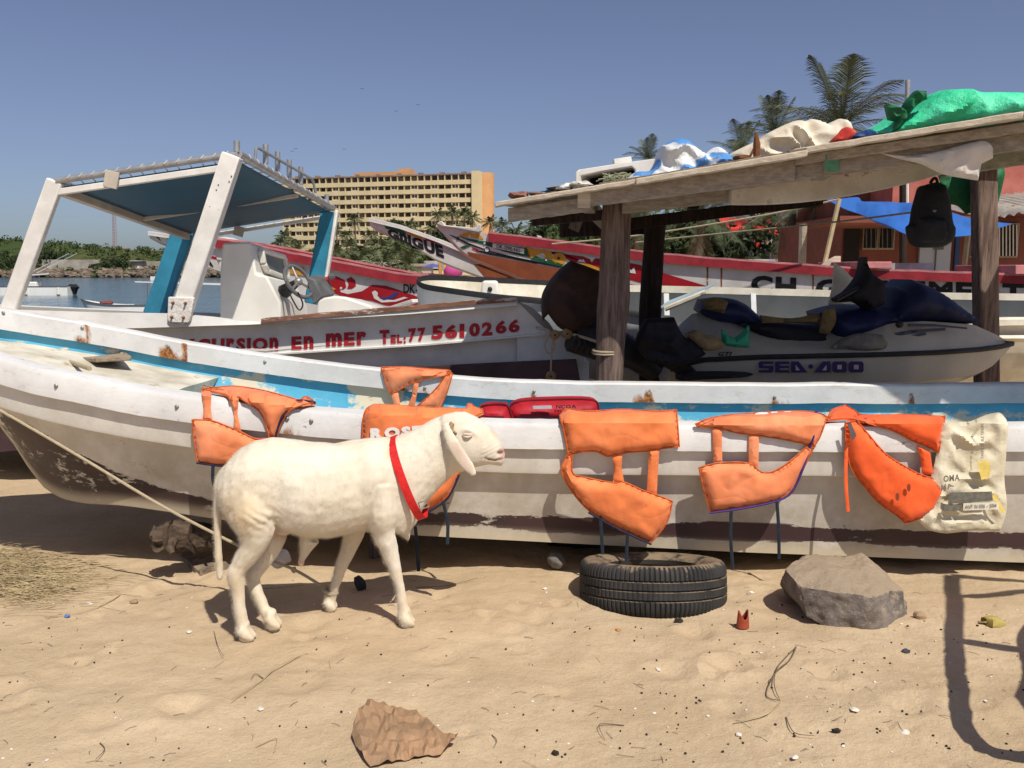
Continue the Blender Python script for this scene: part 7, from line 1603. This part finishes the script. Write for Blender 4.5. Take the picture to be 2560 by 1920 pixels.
# red-brown broken cup
p = PG(1855, 1568); mb = MB(); rings = []
for i in range(7):
    t = i / 6; r = .030 - .006 * t; rings.append([p + V((r * cos(a), -.01 + r * sin(a) * .8, .005 + .062 * t * (1 + .35 * sin(a * 2 + 1)))) for a in [2 * pi * k / 16 for k in range(16)]])
mb.loft(rings, True, False); mb.f.append(tuple(range(16))); o = mb.build('broken_cup', mat('terracotta_plastic', (.32, .06, .03), .5, .2, 20, .2)); q = o.modifiers.new('s', 'SOLIDIFY'); q.thickness = .003; props(o, 'small broken red brown plastic cup between tyre and boulder', 'cup')
# ================================================================= straw, twigs, droppings
STR = mat('straw', (.40, .30, .155), .8, .3, 8, 0, c2=(.54, .43, .25)); TWG = mat('twig', (.15, .11, .07), .9, .3, 20, .3); DRP = mat('dropping', (.03, .022, .016), .8, .4, 60, .4); SHL = mat('shell', (.70, .64, .55), .6, .15, 40, .2)
rnd = random.Random(12); mb = MB()
for _ in range(900):
    u = -60 + abs(rnd.gauss(0, 85)) * (1 if rnd.random() < .9 else 1.7); v = rnd.gauss(1452, 30)
    if u > 330 or v > 1560: continue
    g0 = PG(u, max(1375, v)); a = rnd.gauss(.25, .5); l = rnd.uniform(.08, .32); d = V((cos(a), sin(a) * .6, 0)); h = rnd.uniform(.004, .05) * math.exp(-u / 200); mid = g0 + d * l * .5 + V((0, 0, h + rnd.uniform(0, .02))); e = g0 + d * l; e.z = ground(e.x, e.y) + .004 + h * rnd.random()
    mb.tube([g0 + V((0, 0, .003 + h * .6)), mid, e], .0017, 3, cap=False)
props(mb.build('dry_grass', STR, weld=False), 'heap of dry straw on the sand at the left', kind='stuff')
mb = MB()
for _ in range(150):
    u, v = rnd.uniform(0, 2560), rnd.uniform(1440, 1915); g0 = PG(u, v); a = rnd.uniform(0, 6.28); l = rnd.uniform(.012, .06); d = V((cos(a), sin(a), 0)); e = g0 + d * l; e.z = ground(e.x, e.y); m_ = (g0 + e) / 2 + V((rnd.uniform(-.005, .005), rnd.uniform(-.005, .005), .005)); mb.tube([g0 + V((0, 0, .002)), m_, e + V((0, 0, .002))], rnd.uniform(.0006, .0012), 3, cap=False)
props(mb.build('straw_bits', TWG, weld=False), 'broken bits of straw strewn over the sand', kind='stuff')
mb = MB()
for _ in range(230):
    u, v = rnd.uniform(0, 2560) if rnd.random() < .5 else rnd.gauss(1900, 330), rnd.uniform(1500, 1915); g0 = PG(u, v); r = rnd.uniform(.0022, .0048); mb.ellipsoid(g0 + V((0, 0, r * .7)), (r * rnd.uniform(1, 1.5), r, r * .9), 6, 4, Matrix.Rotation(rnd.uniform(0, 3), 3, 'Z'))
props(mb.build('droppings', DRP, weld=False), 'dark pellets scattered over the sand', kind='stuff')
mb = MB()
for _ in range(90):
    u, v = rnd.uniform(0, 2560), rnd.uniform(1480, 1915); g0 = PG(u, v); r = rnd.uniform(.002, .006) if rnd.random() < .93 else rnd.uniform(.008, .014); mb.ellipsoid(g0 + V((0, 0, r * .4)), (r * 1.3, r, r * .5), 6, 4, Matrix.Rotation(rnd.uniform(0, 3), 3, 'Z'), jit=.4, seed=_)
props(mb.build('shell_bits', SHL, weld=False), 'white shell crumbs scattered over the sand', kind='stuff')
def twig(pts, r, label, m=None, name='twig'):
    q = [PG(u, v) + V((0, 0, r + .002 + (.006 * ((i * 7) % 3)))) for i, (u, v) in enumerate(pts)]; c_ = catmull(q, 5); o = MB().tube(c_, [r * (1 - .6 * i / len(c_)) for i in range(len(c_))], 5).build(name, m or TWG); props(o, label, 'twig'); return o
twig([(770, 1636), (735, 1652), (690, 1678), (660, 1700), (620, 1730), (580, 1760)], .003, 'long dry stalk on the sand below the sheep', STR)
twig([(660, 1700), (640, 1690), (628, 1705)], .002, 'small side shoot beside the long dry stalk'); twig([(1990, 1620), (1975, 1655), (1940, 1690), (1915, 1740), (1945, 1758)], .0035, 'forked dry seaweed twig below the boulder'); twig([(1985, 1625), (1945, 1672), (1935, 1720), (1950, 1755)], .003, 'second strand of dry seaweed below the boulder')
twig([(1950, 1758), (1920, 1790), (1880, 1806), (1832, 1812)], .003, 'pale curved stalk under the dry seaweed', STR); twig([(1560, 1816), (1505, 1816), (1498, 1830), (1512, 1852)], .002, 'hooked thin twig on the bare sand'); twig([(1965, 1795), (1985, 1838), (2035, 1850)], .0022, 'bent dark twig low on the right'); twig([(2030, 1806), (2060, 1815), (2105, 1802)], .002, 'thin twig right of the bent dark twig')
twig([(1230, 1840), (1242, 1858), (1236, 1876)], .002, 'short curved black twig right of the paper'); twig([(300, 1490), (250, 1520), (180, 1540), (110, 1545)], .003, 'pale stalk in front of the straw heap', STR); twig([(560, 1440), (640, 1475), (760, 1470)], .002, 'thin stalk behind the sheep\'s hind legs'); twig([(1040, 1470), (1120, 1468), (1195, 1452)], .002, 'thin stalk right of the sheep\'s fore hoof')
twig([(250, 1860), (262, 1880), (240, 1910)], .002, 'small forked twig near the lower left edge'); twig([(640, 1870), (690, 1852), (688, 1878)], .0018, 'bent straw left of the paper', STR); twig([(535, 1580), (545, 1620), (560, 1650)], .0016, 'thin hair of straw beneath the near hind hoof')
def bit(u, v, sz, m, label, name, cat, jit=.5):
    g0 = PG(u, v); o = MB().ellipsoid(g0 + V((0, 0, sz * .4)), (sz, sz * .7, sz * .55), 10, 7, jit=jit, seed=u * .1).build(name, m); props(o, label, cat)
bit(224, 1512, .014, SHL, 'white shell near the straw heap', 'shell', 'shell'); bit(168, 1543, .014, mat('blue_scrap', (.10, .18, .42), .5), 'small blue plastic scrap near the straw heap', 'plastic_scrap', 'scrap'); bit(1878, 1485, .017, SHL, 'white shell between tyre and boulder', 'shell', 'shell'); bit(1362, 1474, .012, SHL, 'white shell left of the tyre', 'shell', 'shell'); bit(2262, 1835, .016, SHL, 'white shell near the frame shadow', 'shell', 'shell'); bit(1696, 1556, .02, DRP, 'black lump of charcoal before the tyre', 'charcoal', 'charcoal'); bit(2265, 1632, .018, mat('slate_bit', (.05, .055, .07), .7), 'slate grey pebble right of the boulder shadow', 'pebble', 'pebble'); bit(1388, 1886, .013, DRP, 'black pebble at the lower edge', 'pebble', 'pebble'); bit(2090, 1830, .014, DRP, 'black pebble below the curved twig', 'pebble', 'pebble'); bit(335, 1508, .02, mat('clod', (.34, .22, .13), .95), 'brown sand clod near the straw', 'clod', 'clod'); bit(1545, 1577, .012, mat('amber_bit', (.45, .22, .05), .6), 'amber coloured pebble below the tyre', 'pebble', 'pebble'); bit(2300, 1545, .03, mat('clod2', (.36, .25, .15), .95), 'tan stone right of the boulder', 'stone', 'stone'); bit(2480, 1562, .05, mat('dry_leaf', (.42, .33, .10), .8), 'yellowed leaf in the shadow at the right', 'leaf', 'leaf', .9)
# ================================================================= tubular rack standing just right of the view (its shadow falls into the picture)
def src(u, v, h): g0 = PG(u, v); k = (h - g0.z) / SUN.z; return g0 + SUN * k
rk = thing('tubular_rack', 'grey tubular rack beside the view whose shadow falls on the sand at the right', 'rack', (2.3, 2.6, 0)); RKM = mat('rack_tube', (.25, .25, .26), .5, .2, 9, .1)
pth = [src(2382, 1440, 1.7), src(2385, 1560, 1.45), src(2392, 1680, 1.15), src(2402, 1780, .85), src(2432, 1850, .62), src(2500, 1885, .5), src(2620, 1898, .45), src(2760, 1900, .42)]
MB().tube(catmull(pth, 5), .036, 8).build('bent_tube', RKM, rk)
for a, b in (((2384, 1490, 1.6), (2720, 1470, 1.6)), ((2390, 1600, 1.32), (2720, 1640, 1.32))): MB().tube([src(*a), src(*b)], .028, 8).build('cross_tube', RKM, rk)
e = pth[-1]; MB().tube([e, V((e.x, e.y, ground(e.x, e.y)))], .026, 8).build('leg', RKM, rk); e = src(2720, 1470, 1.6); MB().tube([e, V((e.x, e.y, ground(e.x, e.y)))], .03, 8).build('leg', RKM, rk); f = pth[0]; MB().tube([f, e], .026, 8).build('cross_tube', RKM, rk)
puff([(2560, 1560), (2540, 1600), (2555, 1680), (2535, 1740), (2600, 1800), (2760, 1800), (2760, 1560)], lambda u, v: (src(u, v, .9), SUN), .02, 14, 20, .02, .02, .01).build('bag', JB2, rk, weld=False)
